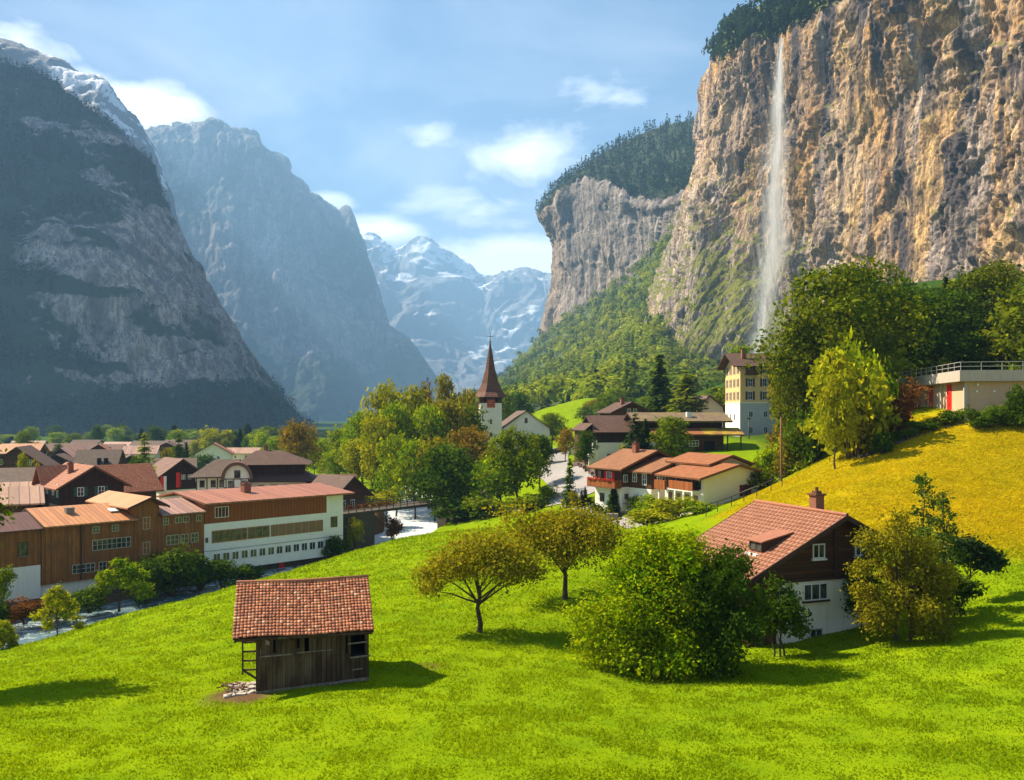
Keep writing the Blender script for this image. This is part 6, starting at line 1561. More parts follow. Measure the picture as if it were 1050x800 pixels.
# flag chalet
r, rz_ = house('flag_chalet', 'dark brown chalet with pinkish brown roof and two hanging banners', 163.5, 168, 40, 8.2, 8.2, 471, 2.9, 'y', 'tile_faded', 'darkwood', base=5.4, wins=(('front', 4.2, 1.0, .7, .9, None), ('front', 5.4, 1.0, .7, .9, None), ('front', 6.9, 1.6, .7, .9, None), ('left', 1.6, 1.9, .7, 1.2, None), ('left', 5.5, 1.9, .7, 1.2, None)), over=1.2)
M['bannerwhite'] = mat_plain('white_banner_cloth', (.75, .72, .7, 1), .8, .1); 
for k, (u0, wcol) in enumerate(((-.2, 0), (2.75, 1))):
    o = empty('banner', r.matrix_basis @ Vector((u0 + .0, -1.0, rz_ - 6.6)) if False else (r.location[0] + math.cos(R(40)) * u0 + math.sin(R(40)) * 1.15, r.location[1] + math.sin(R(40)) * u0 - math.cos(R(40)) * 1.15, ZV), R(40))
    tag(o, ('red and white striped long banner hanging from the left of the flag chalet gable', 'all red long banner with folded edge hanging right on the flag chalet gable')[k], 'banner', 'banners on the flag chalet')
    z1 = rz_ - 2.3 - (.9 if k == 0 else 0.3); z0 = z1 - 2.9
    def cloth(xa, xb):
        V = []; n = 12
        for i in range(n + 1):
            for j in range(n + 1):
                a = xa + (xb - xa) * i / n; V.append((a, .10 * math.sin(a * 6 + j * .25) * (j / n), z1 - (z1 - z0) * j / n))
        A = np.array(V); B_ = A + np.array([0, .03, 0]); f = grid_faces(n + 1, n + 1)
        return np.vstack([A, B_]), np.vstack([f, f[:, ::-1] + len(A)])
    V, f = cloth(0, .62); link('red_stripe', np_mesh('red_stripe', V, f, True), M['redpaint'], o)
    if k == 0: V, f = cloth(.621, 1.15); link('white_stripe', np_mesh('white_stripe', V, f, True), M['bannerwhite'], o)
    else: V, f = cloth(.621, 1.0); link('red_fold', np_mesh('red_fold', V, f, True), M['redshutter'], o)
    MB().tube([(-.1, .02, z1), (1.3, .02, z1), (1.3, 1.2, z1 + .1)], .04, 6).build('hanger', M['trim'], o)
# half timbered villa with hipped roof
def villa():
    D = 150.; x = (236 - CX) / F * D; zb = ZV; root = empty('timbered_villa', (x, D, zb), R(12)); tag(root, 'half timbered villa with steep hipped brown roof, skirt roof and round arched gable', 'house')
    L, W = 12.6, 9.5; Z = lambda py, d=D: (CY - py) / F * d - zb
    z0, z1, z2, z3 = Z(493), Z(487.5), Z(476.8), Z(462, D + 5)
    MB().box(0, 0, -2, L, W, z0 + .2).build('lower_wall', M['white'], root); MB().box(1.6, .3, z0, L - .3, W - .3, z2).build('upper_wall', M['darkwood'], root)
    m = MB(); e = .9; A = [(1.0 - e * .2, -e, z2), (L + e, -e, z2), (L + e, W + e, z2), (1. - e * .2, W + e, z2)]; b = [(3.9, W / 2, z3), (L - 4.4, W / 2, z3)]
    m.face([A[0], A[1], b[1], b[0]], [(0, 0), (12, 0), (9, 6), (3, 6)]); m.face([A[1], A[2], b[1]], [(0, 0), (10, 0), (5, 6)]); m.face([A[2], A[3], b[0], b[1]], [(0, 0), (12, 0), (9, 6), (3, 6)]); m.face([A[3], A[0], b[0]], [(0, 0), (10, 0), (5, 6)]); m.face(A[::-1])
    rf = m.build('hip_roof', M['tile_brown'], root); chimney(rf, 5.6, W / 2 + .6, z3 - .6, z3 + .7, .35)
    MB().slab([(3.2, -1.9, z0), (L + 1.6, -1.9, z0 - .1), (L + .4, .29, z1 + .1), (3.2, .29, z1 + .1)], .2).build('skirt_roof', M['tile_brown'], root)
    MB().slab([(L + 1.9, -1.6, z0 - .1), (L + 1.9, W + 1.5, z0 - .1), (L - .3, W, z1 + .1), (L - .3, 0, z1 + .1)], .2).build('skirt_roof', M['tile_brown'], root)
    # arched gable at the front
    c, rr, zc = 1.3, 2.1, z0 + .3; pts = [(c + rr * math.cos(t), zc + 1.15 * rr * math.sin(t)) for t in np.linspace(0, math.pi, 15)]
    MB().prism([(c + rr, -2), *pts, (c - rr, -2)], 'y', -1.4, .5).build('arched_gable', M['white'], root)
    po = [(c + (rr + .5) * math.cos(t), zc + 1.15 * (rr + .5) * math.sin(t)) for t in np.linspace(0, math.pi, 15)]
    m = MB()
    for (p, q), (s, t) in zip(zip(pts[:-1], pts[1:]), zip(po[:-1], po[1:])): m.prism([p, q, t, s], 'y', -2.1, 1.0)
    m.build('arch_roof', M['browntile'], root)
    m = MB()
    for xx in (c - 1.9, c - .65, c + .55, c + 1.75): m.box(xx, -1.47, z0 - 2.8, xx + .16, -1.401, z0 + .3)
    for z in (z0 + .3, z0 - 1.2, z0 - 2.8): m.box(c - 2.1, -1.48, z, c + 2.1, -1.401, z + .16)
    m.build('half_timber', M['trim'], root)
    window(root, (0, -1.4), (1, 0), (0, -1), c - .5, z0 + .55, 1.0, 1.3, 2, 2, 'trim'); window(root, (0, -1.4), (1, 0), (0, -1), c - 1.5, z0 - 1.0, .8, 1.1, 2, 1, 'trim'); window(root, (0, -1.4), (1, 0), (0, -1), c + .8, z0 - 1.0, .8, 1.1, 2, 1, 'trim')
    for xx in (4.6, 6.8, 9.0, 11.0): win(root, 'front', L, W, xx, z0 - 2.0, 1.0, 1.2, 2, 2, 'trim')
    # left wing with flared roof
    MB().box(-5.6, .4, -2, -.9, W, Z(489.5)).build('wing_wall', M['white'], root)
    MB().slab([(-6.8, -1.0, Z(488.8)), (-.6, -1.0, Z(488.4)), (1.4, 3.6, Z(471, D + 3)), (-2.8, 3.6, Z(471, D + 3))], .2).slab([(1.4, 9, Z(489)), (-6.8, 9, Z(489)), (-2.8, 3.603, Z(471, D + 3)), (1.4, 3.603, Z(471, D + 3))], .2).build('wing_roof', M['tile_greybrown'], root)
    for xx in (-5.0, -3.2, -1.8): window(root, (0, .4), (1, 0), (0, -1), xx, Z(489.5) - 1.7, .8, 1.2, 2, 2, 'trim')
    m = MB()
    for xx in (-5.6, -3.9, -2.2, -1.1): m.box(xx, .33, -1, xx + .16, .399, Z(489.5) - .1)
    m.build('wing_timber', M['trim'], root)
villa()
house('gabled_hall', 'low brown gabled hall with reddish roof behind the right end of the white hall', 291, 150, 20, 11.6, 12., 489.5, 2.9, 'x', 'tile_brown', 'brownwood', over=1., wins=(('front', 9, 1.6, .9, 1.2, None),))
house('gabled_hall', 'brown gabled end building between white hall and yellow hedge', 343, 143, 52, 6.6, 6.5, 489, 2.6, 'y', 'tile_brown', 'brownwood', over=1.1, wins=(('front', 3.4, 2.4, .9, 1.2, None), ('front', 1.4, 2.4, .9, 1.2, None)))
house('flat_roof_shed', 'small dark shed roof peeping over the gabled hall left of the golden bush', 318, 190, 10, 9, 7, 486.5, 1.2, 'x', 'tile_brown', 'brownwood')
g = 'far houses of the village'
FAR = ((36, 250, 14, 11, 8, 466, 3.0, 'y', 'tile_brown', 'darkwood', 'dark gabled far chalet right of the olive tree'), (52, 285, -16, 9, 8, 459, 2.6, 'y', 'metal_mauve', 'darkwood', 'far chalet with white edged dark gable'), (48, 330, 10, 16, 9, 454.5, 2.4, 'x', 'tile_faded', 'brownwood', 'far house with long faded red roof above the white edged gable'),
       (82, 260, 20, 10, 10, 456, 3.2, 'y', 'tile_red', 'brownwood', 'far house with reddish gable above the grey brown roof'), (88, 330, 5, 12, 9, 455.5, 2.4, 'x', 'tile_faded', 'cream', 'far house with faded red roof behind the reddish gable'), (116, 240, 25, 9, 9, 467, 2.6, 'y', 'tile_brown', 'darkwood', 'dark far chalet right of the grey brown roof'),
       (126, 320, 10, 11, 9, 457, 2.4, 'x', 'metal_mauve', 'white', 'far house with mauve roof left of the pointed larch'), (152, 330, 12, 13, 9, 454, 3.0, 'y', 'tile_brown', 'brownwood', 'brown far chalet right of the pointed larch'), (134, 380, 0, 14, 9, 452, 2.2, 'x', 'tile_greybrown', 'white', 'grey brown roofed far house behind the pointed larch'),
       (158, 215, 20, 9, 9, 470, 2.2, 'x', 'tile_greybrown', 'brownwood', 'small brown roof just left of the flag chalet'), (200, 330, 14, 13, 10, 454.5, 3.8, 'y', 'tile_red', 'white', 'white far house with dark red gable roof above the bright field'), (232, 350, 5, 12, 8, 459, 1.8, 'x', 'metal_pink', 'white', 'pale far house right of the dark red gable roof'),
       (10, 420, 5, 14, 9, 452, 2.4, 'x', 'metal_mauve', 'white', 'far house with mauve roof at the far left'), (-6, 270, 10, 12, 9, 455, 2.4, 'x', 'metal_orange', 'brownwood', 'far house with orange roof at the left picture edge'), (72, 420, 0, 12, 9, 451, 2.2, 'x', 'tile_brown', 'white', 'tiny far house above the mauve roofs'),
       (104, 400, -6, 12, 9, 453, 2.2, 'x', 'metal_mauve', 'white', 'tiny far house with mauve roof beside the little conifer'), (168, 430, 0, 14, 9, 451, 2.2, 'x', 'tile_greybrown', 'white', 'tiny far house between the two pointed conifers'), (330, 300, 6, 14, 10, 475, 2.2, 'x', 'metal_pink', 'white', 'pale roof glimpsed right of the golden tree'))
for px, D, an, L, W, rp, dr, ax, rm, wm, lab in FAR: house('village_house', lab, px, D, an, L, W, rp, dr, ax, rm, wm, group=g, wins=(('front', L * .25, 2.2, 1., 1.2, None), ('front', L * .6, 2.2, 1., 1.2, None)))

# ================================================================== grass blades on the meadow
def grass():
    rng = np.random.default_rng(77); n = 420000
    u = rng.random(n); D = 23.5 * (115 / 23.5) ** u; x = rng.uniform(-.64, .64, n) * D
    z = H(x, D); rd = riv_dist(x, D)
    pz = (z / D)
    k = (rd > 6.5) & ~((x > 12) & (D > 62)) & ~((x < -30) & (D > 80)) & (D < 100 + (x > -25) * 20)
    bn = np.hypot((x + 9.2) / 2.7, (D - 41.0) / 3.0) > 1; k &= bn
    lx = (x - 13.39) * math.cos(R(20)) + (D - 48.99) * math.sin(R(20)); ly = -(x - 13.39) * math.sin(R(20)) + (D - 48.99) * math.cos(R(20)); k &= ~((lx > 0) & (lx < 8.4) & (ly > 0) & (ly < 7.4))
    k &= np.hypot((x + 11.6) / 1.3, (D - 38.) / 1.2) > 1
    hump = fbm(np.stack([x, D, 0 * x], -1) / 1.1, 3, 15)
    k &= rng.random(n) < (.45 + .55 * sstep(hump, -.3, .3))
    x, D, z, hump = x[k], D[k], z[k], hump[k]; m = len(x)
    h = .62 * (.05 + .0018 * D) * rng.uniform(.6, 1.5, m) * (1 + .8 * np.clip(hump, -.5, 1)); w = (.014 + .0007 * D) * rng.uniform(.7, 1.3, m)
    a = rng.uniform(0, 6.283, m); lean = rng.uniform(.2, .9, m) * h; la = rng.uniform(0, 6.283, m)
    V = np.empty((m, 3, 3)); b = np.stack([x, D, z - .01], -1); d = np.stack([np.cos(a), np.sin(a), 0 * a], -1) * w[:, None]
    V[:, 0] = b - d; V[:, 1] = b + d; V[:, 2] = b + np.stack([lean * np.cos(la), lean * np.sin(la), h], -1)
    big = fbm(np.stack([x, D, 0 * x], -1) / 6., 3, 16)
    t = np.stack([np.clip(.5 + .22 * hump + .18 * big + rng.normal(size=m) * .12, 0, 1), rng.uniform(.45, .85, m)], -1)
    dry = sstep(z + (x - 35) * .012, -9.7, -9.0) * (x > 12) * (D > 52)
    o = link('meadow_grass', np_mesh('meadow_grass', V.reshape(-1, 3), np.arange(3 * m).reshape(m, 3), False, np.repeat(t, 3, axis=0)), M['grass']); tag(o, kind='stuff')
M['grass'] = mat_leaf('grass_blades', (.10, .18, .002, 1), (.245, .305, .003, 1), .45, 0., 0.)
grass()
def dry_grass():
    rng = np.random.default_rng(78); n = 260000
    D = 52 * (112 / 52) ** rng.random(n); x = rng.uniform(.18, .66, n) * D; z = H(x, D)
    k = (sstep(z + 1.1 * fbm(np.stack([x, D, 0 * x], -1) / 9., 4, 21) + (x - 35) * .012, -10.6, -8.4) * sstep(x, 10, 16) * (1 - sstep(D, 92, 108)) > rng.random(n)); k &= ~((x > 46) & (D > 89))
    x, D, z = x[k], D[k], z[k]; m = len(x); b = np.stack([x, D, z - .01], -1)
    h = rng.uniform(.05, .16, m) * (1 + .7 * fbm(b / 2.5, 3, 4)); a = rng.uniform(0, 6.283, m); d = np.stack([np.cos(a), np.sin(a), 0 * a], -1) * rng.uniform(.03, .06, m)[:, None]
    V = np.stack([b - d, b + d, b + np.stack([rng.normal(size=m) * .1 + .08, rng.normal(size=m) * .1 - .06, h], -1)], 1)
    t = np.stack([np.clip(.5 + .6 * fbm(b / np.array([9., 3.5, 3.5]), 3, 8) + rng.normal(size=m) * .18, 0, 1), rng.uniform(.2, .9, m)], -1)
    tag(link('dry_grass', np_mesh('dry_grass', V.reshape(-1, 3), np.arange(3 * m).reshape(m, 3), False, np.repeat(t, 3, axis=0)), mat_leaf('dry_grass_blades', (.30, .28, .003, 1), (.54, .39, .005, 1), .35, 0., 0.)), kind='stuff')
dry_grass()
# ================================================================== village trees
def T(*a, **k): return plant('broadleaf_tree', *a, **k)
def B(*a, **k): return plant('shrub', *a, cat='shrub', **k)
# hillside right, behind and around the upper building
g = 'tall trees on the slope above the yellow hillside'
T('big0', 860, 112, 270, 130, 'leaf_slope', 'huge dark green broadleaf tree, tallest one left of the concrete building on the slope', group=g)
T('big1', 824, 113, 325, 60, 'leaf_slope', 'dark green broadleaf tree at the left foot of the tallest slope tree', group=g)
T('tall1', 811, 119, 360, 42, 'leaf_olive', 'olive green tree in front of the yellow hotel, left end of the slope trees', group=g)
T('big1', 905, 132, 296, 100, 'leaf_dark', 'dark broadleaf tree right of the tallest slope tree, above the red bush', group=g)
T('big0', 962, 136, 296, 95, 'leaf_dark', 'dark broadleaf tree standing above the left part of the flat concrete roof', group=g)
T('big1', 1012, 138, 276, 92, 'leaf_slope', 'tall green broadleaf tree above the middle of the flat concrete roof', group=g)
T('round1', 1062, 122, 292, 90, 'leaf_slope', 'green broadleaf tree at the right picture edge above the concrete roof', group=g)
T('round2', 938, 128, 348, 60, 'leaf_slope', 'lower green tree just above the railing at the left end of the concrete roof', group=g)
T('round0', 985, 127, 345, 60, 'leaf_dark', 'lower dark tree just above the railing over the roof corner', group=g)
T('round3', 1030, 126, 340, 62, 'leaf_slope', 'lower green tree just above the railing near the right edge', group=g)
T('round4', 1052, 121, 360, 34, 'leaf_bright', 'small light green tree at the right edge right behind the railing', group=g)
T('shrub2', 874, 92, 352, 74, 'leaf_yellow', 'bright yellow green tree left of the red bush, lighter than all slope trees', group=g)
T('shrub0', 888, 95, 344, 46, 'leaf_bright', 'light green young tree between the yellow green tree and the red bush', group=g)
T('round1', 857, 88, 388, 34, 'leaf_yellow', 'low yellow green tree at the top edge of the dry slope', group=g)
for i, (px, D, top) in enumerate(((892, 165, 286), (925, 170, 290), (945, 158, 300), (985, 165, 285), (875, 160, 290))): T('round%d' % i, px, D, top, 50, 'leaf_dark', 'dark tree filling the back of the wooded slope below the ochre cliff', group='trees at the back of the wooded slope')
plant('spruce_tree', 'spruce0', 823, 128, 286, 22, 'needle_dark', 'dark spruce tip standing beside the foot of the waterfall', 'tree')
plant('spruce_tree', 'spruce1', 970, 140, 282, 20, 'needle_dark', 'dark spruce tip above the slope trees, left of the tallest right tree', 'tree')
plant('spruce_tree', 'spruce2', 958, 142, 296, 16, 'needle_dark', 'smaller dark spruce tip beside the larger spruce above the concrete roof', 'tree')
B('shrub0', 915, 95, 391, 52, 'leaf_red', 'rust red leaved bush in front of the red doors of the concrete building')
B('shrub1', 893, 93, 420, 44, 'leaf_olive', 'olive bush below the rust red bush on the slope edge')
B('shrub2', 905, 88, 444, 22, 'leaf_dark', 'small dark green bush at the foot of the ivy bank')
B('shrub3', 1046, 88, 393, 26, 'leaf_dark', 'clipped dark green bush against the right end of the concrete wall')
B('shrub1', 836, 103, 416, 48, 'leaf_dark', 'dark bush under the tallest slope tree')
for i in range(10):
    t = .22 + i * .09; q = hit(882 + 118 * t, 470 - 39 * t, 50)
    B('shrub%d' % (i % 4), 882 + 118 * t + 2, q[1] + 1.9 + .5 * (i % 2), 455 - 40 * t - (5 if i % 3 == 0 else 0), 25, ('leaf_ivy', 'leaf_ivy', 'leaf_green')[i % 3], 'low leafy ivy clump on the bank between concrete building and rock wall', group='ivy clumps on the bank')
for i in range(4):
    B('shrub%d' % (i % 4), 1002 + 14 * i, 88.5, 417 - i, 24, 'leaf_ivy', 'low leafy ivy clump against the foot of the concrete wall', group='ivy clumps at the concrete wall')
# shrubs beside the slope path under the hotel
for i, (px, D, top, w, m, lab) in enumerate(((790, 108, 452, 26, 'leaf_bright', 'bright green shrub beside the wooden pole on the slope'), (806, 106, 452, 26, 'leaf_olive', 'olive shrub just right of the wooden pole'), (780, 104, 476, 28, 'leaf_slope', 'green shrub between chalet gable end and pole'),
        (820, 105, 440, 30, 'leaf_slope', 'green shrub under the left slope trees'), (803, 112, 440, 26, 'leaf_gold', 'golden shrub near the pole under the hotel'))):
    B('shrub%d' % (i % 4), px, D, top, w, m, lab)

# grove between river and church
g = 'broadleaf trees in the grove between river and church'
GR = ((398, 205, 397, 46, 'round0', 'leaf_yellow'), (425, 215, 400, 40, 'round1', 'leaf_yellow'), (372, 215, 425, 38, 'round2', 'leaf_bright'), (350, 240, 441, 30, 'round3', 'leaf_bright'), (388, 190, 430, 40, 'round4', 'leaf_yellow'),
      (408, 180, 448, 38, 'round0', 'leaf_bright'), (365, 200, 452, 32, 'round1', 'leaf_yellow'), (440, 195, 420, 44, 'round2', 'leaf_bright'), (460, 200, 412, 44, 'round3', 'leaf_olive'), (478, 205, 418, 40, 'round4', 'leaf_green'),
      (425, 175, 455, 36, 'round2', 'leaf_bright'), (345, 225, 462, 30, 'round0', 'leaf_bright'), (447, 172, 452, 38, 'round1', 'leaf_olive'), (482, 180, 440, 40, 'round0', 'leaf_gold'), (500, 178, 455, 30, 'round3', 'leaf_olive'),
      (330, 250, 452, 26, 'round1', 'leaf_bright'), (384, 205, 462, 34, 'round3', 'leaf_bright'), (405, 196, 418, 40, 'round2', 'leaf_bright'), (468, 178, 462, 34, 'round4', 'leaf_bright'))
for px, D, top, w, v, m in GR:
    lab = {'leaf_yellow': 'yellow green broadleaf tree', 'leaf_bright': 'light green broadleaf tree', 'leaf_olive': 'olive broadleaf tree', 'leaf_green': 'mid green broadleaf tree', 'leaf_gold': 'golden brown autumn tree'}[m] + ' in the dense grove between river and church'
    T(v, px, D, top, w, m, lab, group=g)
T('tall1', 456, 220, 387, 24, 'leaf_olive', 'tall loose olive tree rising above the grove left of the church spire')
T('round0', 436, 238, 396, 18, 'leaf_red', 'copper red beech top peeping out above the grove')
T('round2', 479, 215, 402, 22, 'leaf_olive', 'upright olive tree touching the left side of the church tower')
T('round1', 456, 148, 459, 66, 'leaf_dark', 'big round dark green tree at the river end of the bridge')
T('round0', 529, 140, 442, 50, 'leaf_green', 'large green tree in front of the church nave')
T('round4', 512, 143, 468, 46, 'leaf_bright', 'lower light green tree at the left foot of the church front tree')
T('round2', 553, 152, 448, 26, 'leaf_dark', 'small dark red green tree right below the church gable')
T('round3', 555, 208, 447, 22, 'leaf_bright', 'light green tree at the roadside behind the church front tree')
B('shrub0', 470, 143, 505, 50, 'leaf_dark', 'dark undergrowth bush at the foot of the big round river tree')
B('shrub1', 500, 140, 508, 44, 'leaf_green', 'green undergrowth bush between the two dark trees by the meadow edge')
B('shrub2', 540, 134, 506, 44, 'leaf_green', 'green bush at the meadow edge under the church front tree')
B('shrub3', 562, 138, 497, 20, 'leaf_bright', 'bright green bush on the left road verge')
B('shrub0', 575, 118, 520, 44, 'leaf_bright', 'bright bush behind the wide olive fruit tree')
B('shrub1', 605, 112, 530, 36, 'leaf_bright', 'bright green bush beside the garden path')
# right of the road, gardens
for i, (px, D, top, w, m, lab) in enumerate(((590, 125, 503, 11, 'leaf_olive', 'small olive bush on the lawn corner of the road'), (617, 124, 507, 17, 'leaf_bright', 'yellow green hedge bush left of the chalet balcony'), (606, 126, 509, 12, 'leaf_bright', 'tiny light bush by the road corner'),
        (616, 117, 515, 24, 'leaf_dark', 'rounded dark green garden bush left of the cone shaped conifer'), (641, 115, 509, 20, 'leaf_dark', 'round dark garden bush right of the cone shaped conifer'), (653, 112, 508, 18, 'needle_mid', 'small pointed garden bush in front of the chalet base'),
        (668, 107, 506, 34, 'leaf_bright', 'bright bush in front of the white chalet base'), (690, 97, 508, 40, 'leaf_yellow', 'yellow green bush below the white chalet terrace'), (714, 95, 512, 30, 'leaf_bright', 'light green bush at the corner of the white chalet'),
        (664, 96, 522, 46, 'leaf_yellow', 'yellow bush beside the lower garden path'), (738, 97, 517, 20, 'leaf_green', 'green bush at the lower end of the slope handrail'))):
    B('shrub%d' % (i % 4), px, D, top, w, m, lab)
plant('garden_conifer', 'spruce1', 629, 114, 500, 17, 'needle_mid', 'small cone shaped conifer standing beside the stone planter', 'tree')
plant('garden_conifer', 'spruce0', 600, 125, 499, 7, 'needle_dark', 'slim dark column conifer on the lawn, taller of the pair', 'tree', flat=1.)
plant('garden_conifer', 'spruce2', 596.5, 125, 502, 6, 'needle_dark', 'slim dark column conifer on the lawn, shorter of the pair', 'tree')
plant('young_tree', 'larch0', 584, 127, 470, 14, 'needle_mid', 'thin young tree standing alone in front of the road', 'tree')
T('round1', 600, 153, 443, 20, 'leaf_dark', 'dark green tree at the corner of the brown barn by the road')
T('round0', 580, 205, 440, 18, 'leaf_gold', 'yellow green small tree at the top of the road')
T('round3', 607, 212, 433, 22, 'leaf_bright', 'light green tree behind the brown barn corner')
T('round2', 566, 260, 425, 26, 'leaf_green', 'green tree behind the church nave, right side')
B('shrub2', 594, 180, 462, 10, 'leaf_bright', 'little bright bush on the right road verge')
B('shrub0', 640, 150, 455, 14, 'leaf_yellow', 'yellow bush at the foot of the brown barn wall')
plant('pine_tree', 'larch1', 651, 140, 424, 26, 'needle_dark', 'dark shaggy pine in front of the long brown building', 'tree')
plant('pine_tree', 'spruce2', 662, 141, 428, 18, 'needle_dark', 'second dark pine close behind the shaggy pine', 'tree')
plant('larch_tree', 'spruce1', 676, 215, 362, 32, 'needle_mid', 'tall dark green conifer behind the long brown building', 'tree')
plant('larch_tree', 'larch2', 704, 205, 379, 44, 'needle_larch', 'broad yellow green larch behind the long brown building', 'tree')
T('tall2', 688, 138, 428, 36, 'leaf_green', 'small green tree before the upper brown roof with leaning twigs')
B('shrub1', 742, 215, 400, 26, 'leaf_green', 'green bush beside the small gabled house under the hotel')
B('shrub3', 757, 300, 352, 22, 'leaf_bright', 'green bush on the rock ledge above the hotel roof', base=18.)
# band of trees at the foot of the forest
g = 'trees on the bright meadow rim below the forest'
for i in range(26):
    px = 512 + i * 9.2 + RNG.uniform(-3, 3); D = 330 + RNG.uniform(-50, 60); top = 411 - 8 * math.sin(i * 1.1) - RNG.uniform(0, 8)
    if 548 < px < 600 or (522 < px < 548 and i % 2): continue
    m = ('leaf_green', 'leaf_bright', 'leaf_dark', 'leaf_olive')[i % 4]
    T('round%d' % (i % 5), px, D, top, RNG.uniform(20, 30), m, {'leaf_green': 'mid green', 'leaf_bright': 'light green', 'leaf_dark': 'dark green', 'leaf_olive': 'olive'}[m] + ' round tree in the row along the foot of the forested hill', group=g)
# left village trees
V_ = ((305, 235, 434, 38, 'round0', 'leaf_gold', 'big golden green round tree behind the half timbered villa'), (282, 300, 449, 22, 'round1', 'leaf_bright', 'light green tree left of the big golden tree'),
      (322, 280, 455, 20, 'round2', 'leaf_green', 'green tree right of the big golden tree'), (216, 400, 440, 22, 'round3', 'leaf_yellow', 'pale yellow green tree, left end of the far row behind the villa'), (232, 400, 442, 18, 'tall0', 'leaf_yellow', 'pale slender tree second in the far row behind the villa'),
      (246, 400, 440, 16, 'spruce0', 'needle_dark', 'dark conifer in the far row behind the villa'), (256, 400, 447, 18, 'round4', 'leaf_bright', 'light round tree right of the dark far conifer'), (267, 390, 443, 18, 'round0', 'leaf_bright', 'light green tree above the villa roof right end'),
      (200, 410, 452, 14, 'round1', 'leaf_yellow', 'small pale tree left of the far row'), (24, 330, 444, 17, 'round2', 'leaf_green', 'round dark green tree at the far left above the dark chalet'), (38, 320, 454, 14, 'round3', 'leaf_olive', 'small olive tree right of the round far left tree'),
      (24, 165, 466, 12, 'tall1', 'leaf_yellow', 'small yellow tree in front of the dark chalet at far left'), (42, 165, 472, 20, 'shrub0', 'leaf_olive', 'low olive bush beside the dark chalet at far left'),
      (148, 195, 444, 25, 'larch1', 'needle_larch', 'yellow green pointed larch left of the flag chalet'), (141, 190, 470, 24, 'round1', 'leaf_dark', 'dark bush at the foot of the yellow green larch'), (183, 235, 445, 20, 'larch0', 'needle_mid', 'green pointed conifer behind the flag chalet'), (191, 250, 452, 12, 'spruce2', 'needle_dark', 'dark narrow conifer behind the flag chalet'), (172, 240, 461, 16, 'round2', 'leaf_olive', 'olive bush left of the green conifer behind the flag chalet'),
      (152, 165, 478, 16, 'round3', 'leaf_bright', 'light green bush below the yellow green larch'), (206, 310, 466, 26, 'shrub1', 'leaf_dark', 'dark hedge clump below the red far roof'), (222, 265, 474, 12, 'shrub2', 'leaf_dark', 'small dark hedge on the bright field'),
      (60, 300, 456, 10, 'round1', 'leaf_dark', 'small dark tree between far chalet roofs'), (112, 300, 458, 10, 'spruce1', 'needle_dark', 'little dark conifer between far roofs'), (120, 290, 462, 16, 'round4', 'leaf_olive', 'olive tree among far roofs left of the larch'))
for px, D, top, w, v, m, lab in V_: plant('conifer_tree' if v[0] in 'sl' and v[1] != 'h' else 'broadleaf_tree', v, px, D, top, w, m, lab, 'tree')
g = 'far trees along the valley floor'
for i in range(52):
    px = RNG.uniform(-20, 372); D = RNG.uniform(430, 780); top = 441 + RNG.uniform(-7, 7)
    m = ('leaf_dark', 'leaf_green', 'needle_dark', 'leaf_bright')[i % 4]; v = 'spruce%d' % (i % 3) if m == 'needle_dark' else 'round%d' % (i % 5)
    plant('conifer_tree' if m == 'needle_dark' else 'broadleaf_tree', v, px, D, top, RNG.uniform(8, 22), m, ('dark little conifer' if m == 'needle_dark' else 'small hazy broadleaf tree') + ' on the far valley floor at the mountain foot', 'tree', g)
# bushes along the river under the factory walls
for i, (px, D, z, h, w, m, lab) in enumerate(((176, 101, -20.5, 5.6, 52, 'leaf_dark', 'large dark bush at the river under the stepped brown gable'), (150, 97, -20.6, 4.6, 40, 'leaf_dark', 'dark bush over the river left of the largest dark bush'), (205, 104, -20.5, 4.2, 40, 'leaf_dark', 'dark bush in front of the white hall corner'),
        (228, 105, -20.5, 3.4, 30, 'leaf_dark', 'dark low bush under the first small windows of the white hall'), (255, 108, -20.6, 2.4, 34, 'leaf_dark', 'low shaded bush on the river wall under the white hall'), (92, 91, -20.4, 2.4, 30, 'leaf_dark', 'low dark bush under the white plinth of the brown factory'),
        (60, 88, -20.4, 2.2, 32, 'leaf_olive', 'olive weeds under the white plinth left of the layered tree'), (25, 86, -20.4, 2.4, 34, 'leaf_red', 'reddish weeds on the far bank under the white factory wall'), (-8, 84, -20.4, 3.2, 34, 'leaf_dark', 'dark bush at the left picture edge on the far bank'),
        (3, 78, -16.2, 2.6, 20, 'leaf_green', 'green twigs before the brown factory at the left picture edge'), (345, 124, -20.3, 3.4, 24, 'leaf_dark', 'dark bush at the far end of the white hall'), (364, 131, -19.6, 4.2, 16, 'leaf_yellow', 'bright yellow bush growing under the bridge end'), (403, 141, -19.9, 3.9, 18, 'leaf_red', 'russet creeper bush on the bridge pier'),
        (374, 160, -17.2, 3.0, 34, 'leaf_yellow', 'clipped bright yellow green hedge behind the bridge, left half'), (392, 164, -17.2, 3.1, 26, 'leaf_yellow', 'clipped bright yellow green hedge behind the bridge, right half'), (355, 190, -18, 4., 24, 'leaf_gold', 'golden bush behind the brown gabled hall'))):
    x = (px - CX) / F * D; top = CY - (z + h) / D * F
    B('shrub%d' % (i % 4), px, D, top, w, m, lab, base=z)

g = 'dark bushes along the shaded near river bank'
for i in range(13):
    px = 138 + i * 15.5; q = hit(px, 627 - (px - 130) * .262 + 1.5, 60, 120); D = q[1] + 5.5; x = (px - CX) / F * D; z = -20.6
    B('shrub%d' % (i % 4), px, D, CY - (z + (3.6 if i < 8 else 2.3) + .5 * math.sin(i * 2.1)) / D * F, 26, 'leaf_dark', 'low dark bush on the near river bank just behind the meadow edge', group=g, base=z)
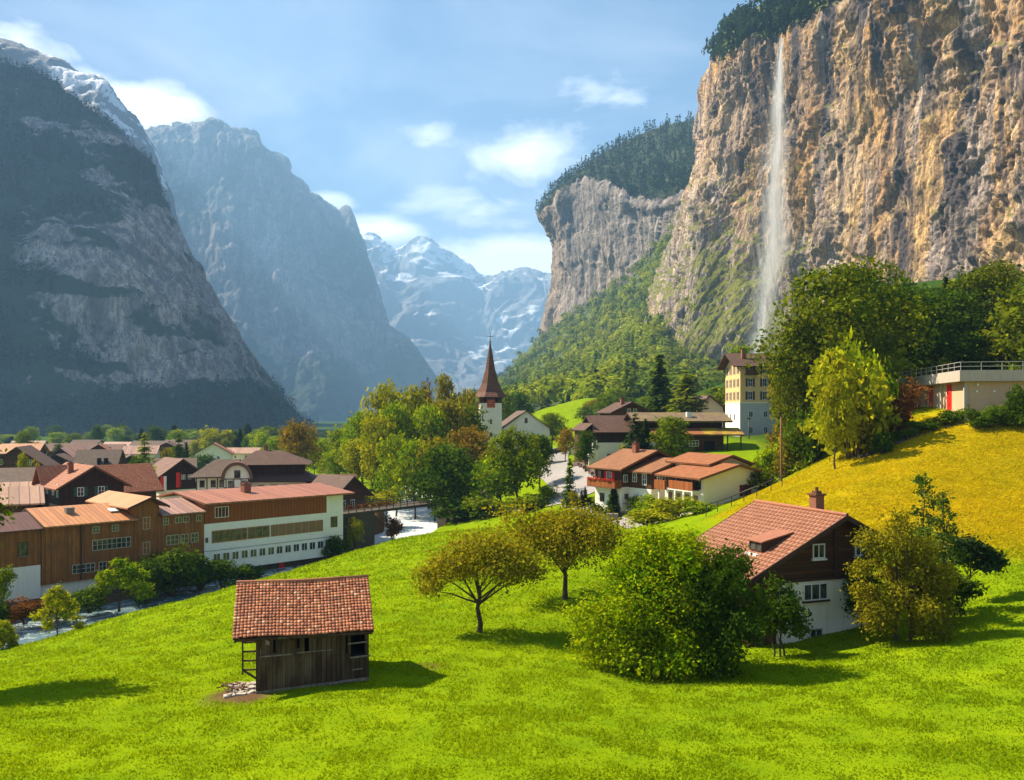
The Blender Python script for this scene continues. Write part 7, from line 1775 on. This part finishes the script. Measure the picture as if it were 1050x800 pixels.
# ================================================================== forests as masses
def forest(name, S, mask, n, hmin, hmax, mat, seed, con=.5, lv=46, ang=None, dark=0.):
    """n trees strewn over sheet S where mask holds, merged into one mass"""
    rng = np.random.default_rng(seed); nu, nv = S.shape[:2]
    px, py = pxy(S)
    A = np.abs(np.gradient(px, axis=0) * np.gradient(py, axis=1) - np.gradient(px, axis=1) * np.gradient(py, axis=0)) + .02
    w = (A * mask * (px > -60) * (px < 1110)).ravel(); w = w / w.sum()
    k = rng.choice(nu * nv, n, p=w); b = S.reshape(-1, 3)[k] + rng.normal(size=(n, 3)) * np.array([3, 3, 0])
    cs, ns, ts, ls = [], [], [], []
    tn = fbm(b / 120., 3, seed)
    for i in range(n):
        h = rng.uniform(hmin, hmax); t0 = np.clip(.42 + .5 * tn[i] + rng.normal() * .18 - dark, 0, 1); v0 = rng.uniform(.15, .8)
        if rng.random() < con:
            z = rng.random(lv) ** 1.3; r = h * .17 * (1.02 - z) * rng.uniform(.5, 1.1, lv); a = rng.uniform(0, 6.283, lv)
            c = np.stack([r * np.cos(a), r * np.sin(a), h * (.08 + .95 * z)], -1); nn = np.stack([np.cos(a) * .6, np.sin(a) * .6, np.full(lv, .7)], -1)
            t0 *= .35
            ls.append(np.full(lv, h * .15))
        else:
            d = rng.normal(size=(lv, 3)); d /= np.linalg.norm(d, axis=1)[:, None]; d[:, 2] = np.abs(d[:, 2]) * 1.2 - .25
            q = h * .36 * (1 + .25 * np.sin(3 * np.arctan2(d[:, 1], d[:, 0]) + rng.uniform(0, 6)))[:, None]
            c = d * q + np.array([0, 0, h * .55]); nn = d
            ls.append(np.full(lv, h * .15))
        cs.append(c + b[i]); ns.append(nn); ts.append(np.stack([np.clip(rng.normal(t0, .08, lv), 0, 1), np.clip(rng.normal(v0, .1, lv), 0, 1)], -1))
    V, Fc, Tn = leaves(np.concatenate(cs), np.concatenate(ns), np.concatenate(ls), rng, np.concatenate(ts), .75, .8)
    return tag(link(name, np_mesh(name, V, Fc, False, Tn), M[mat]), kind='stuff')
forest('hillside_forest', TAL_S, np.ones(TAL_S.shape[:2]) * (np.arange(160)[:, None] < 150), 2500, 13, 22, 'forest', 1, .2, 84)
forest('cliff_top_forest', FAR_S, ((FAR_V > 3.95) & (FAR_V < 6.2)).astype(float), 1500, 16, 26, 'forest_dark', 2, .9, 34)
m_ = ((NEAR_V > 4.98) & (NEAR_V < 6.3)).astype(float) * (pxy(NEAR_S)[0] < 905)
forest('rim_forest', NEAR_S, m_, 520, 13, 22, 'forest_dark', 3, .75, 60)
pxn, pyn = pxy(NEAR_S); Nn = normals(NEAR_S)
forest('cliff_ledge_scrub', NEAR_S, ((Nn[..., 2] > .28) & (NEAR_V < 4.6) & (NEAR_V > .2) & (pyn > 170) & (pxn < 840)).astype(float), 520, 4, 9, 'forest', 4, .1, 26)
forest('mountain_foot_forest', LEFT_S, (LEFT_G > .8).astype(float), 4200, 16, 26, 'forest_dark', 6, .8, 20)
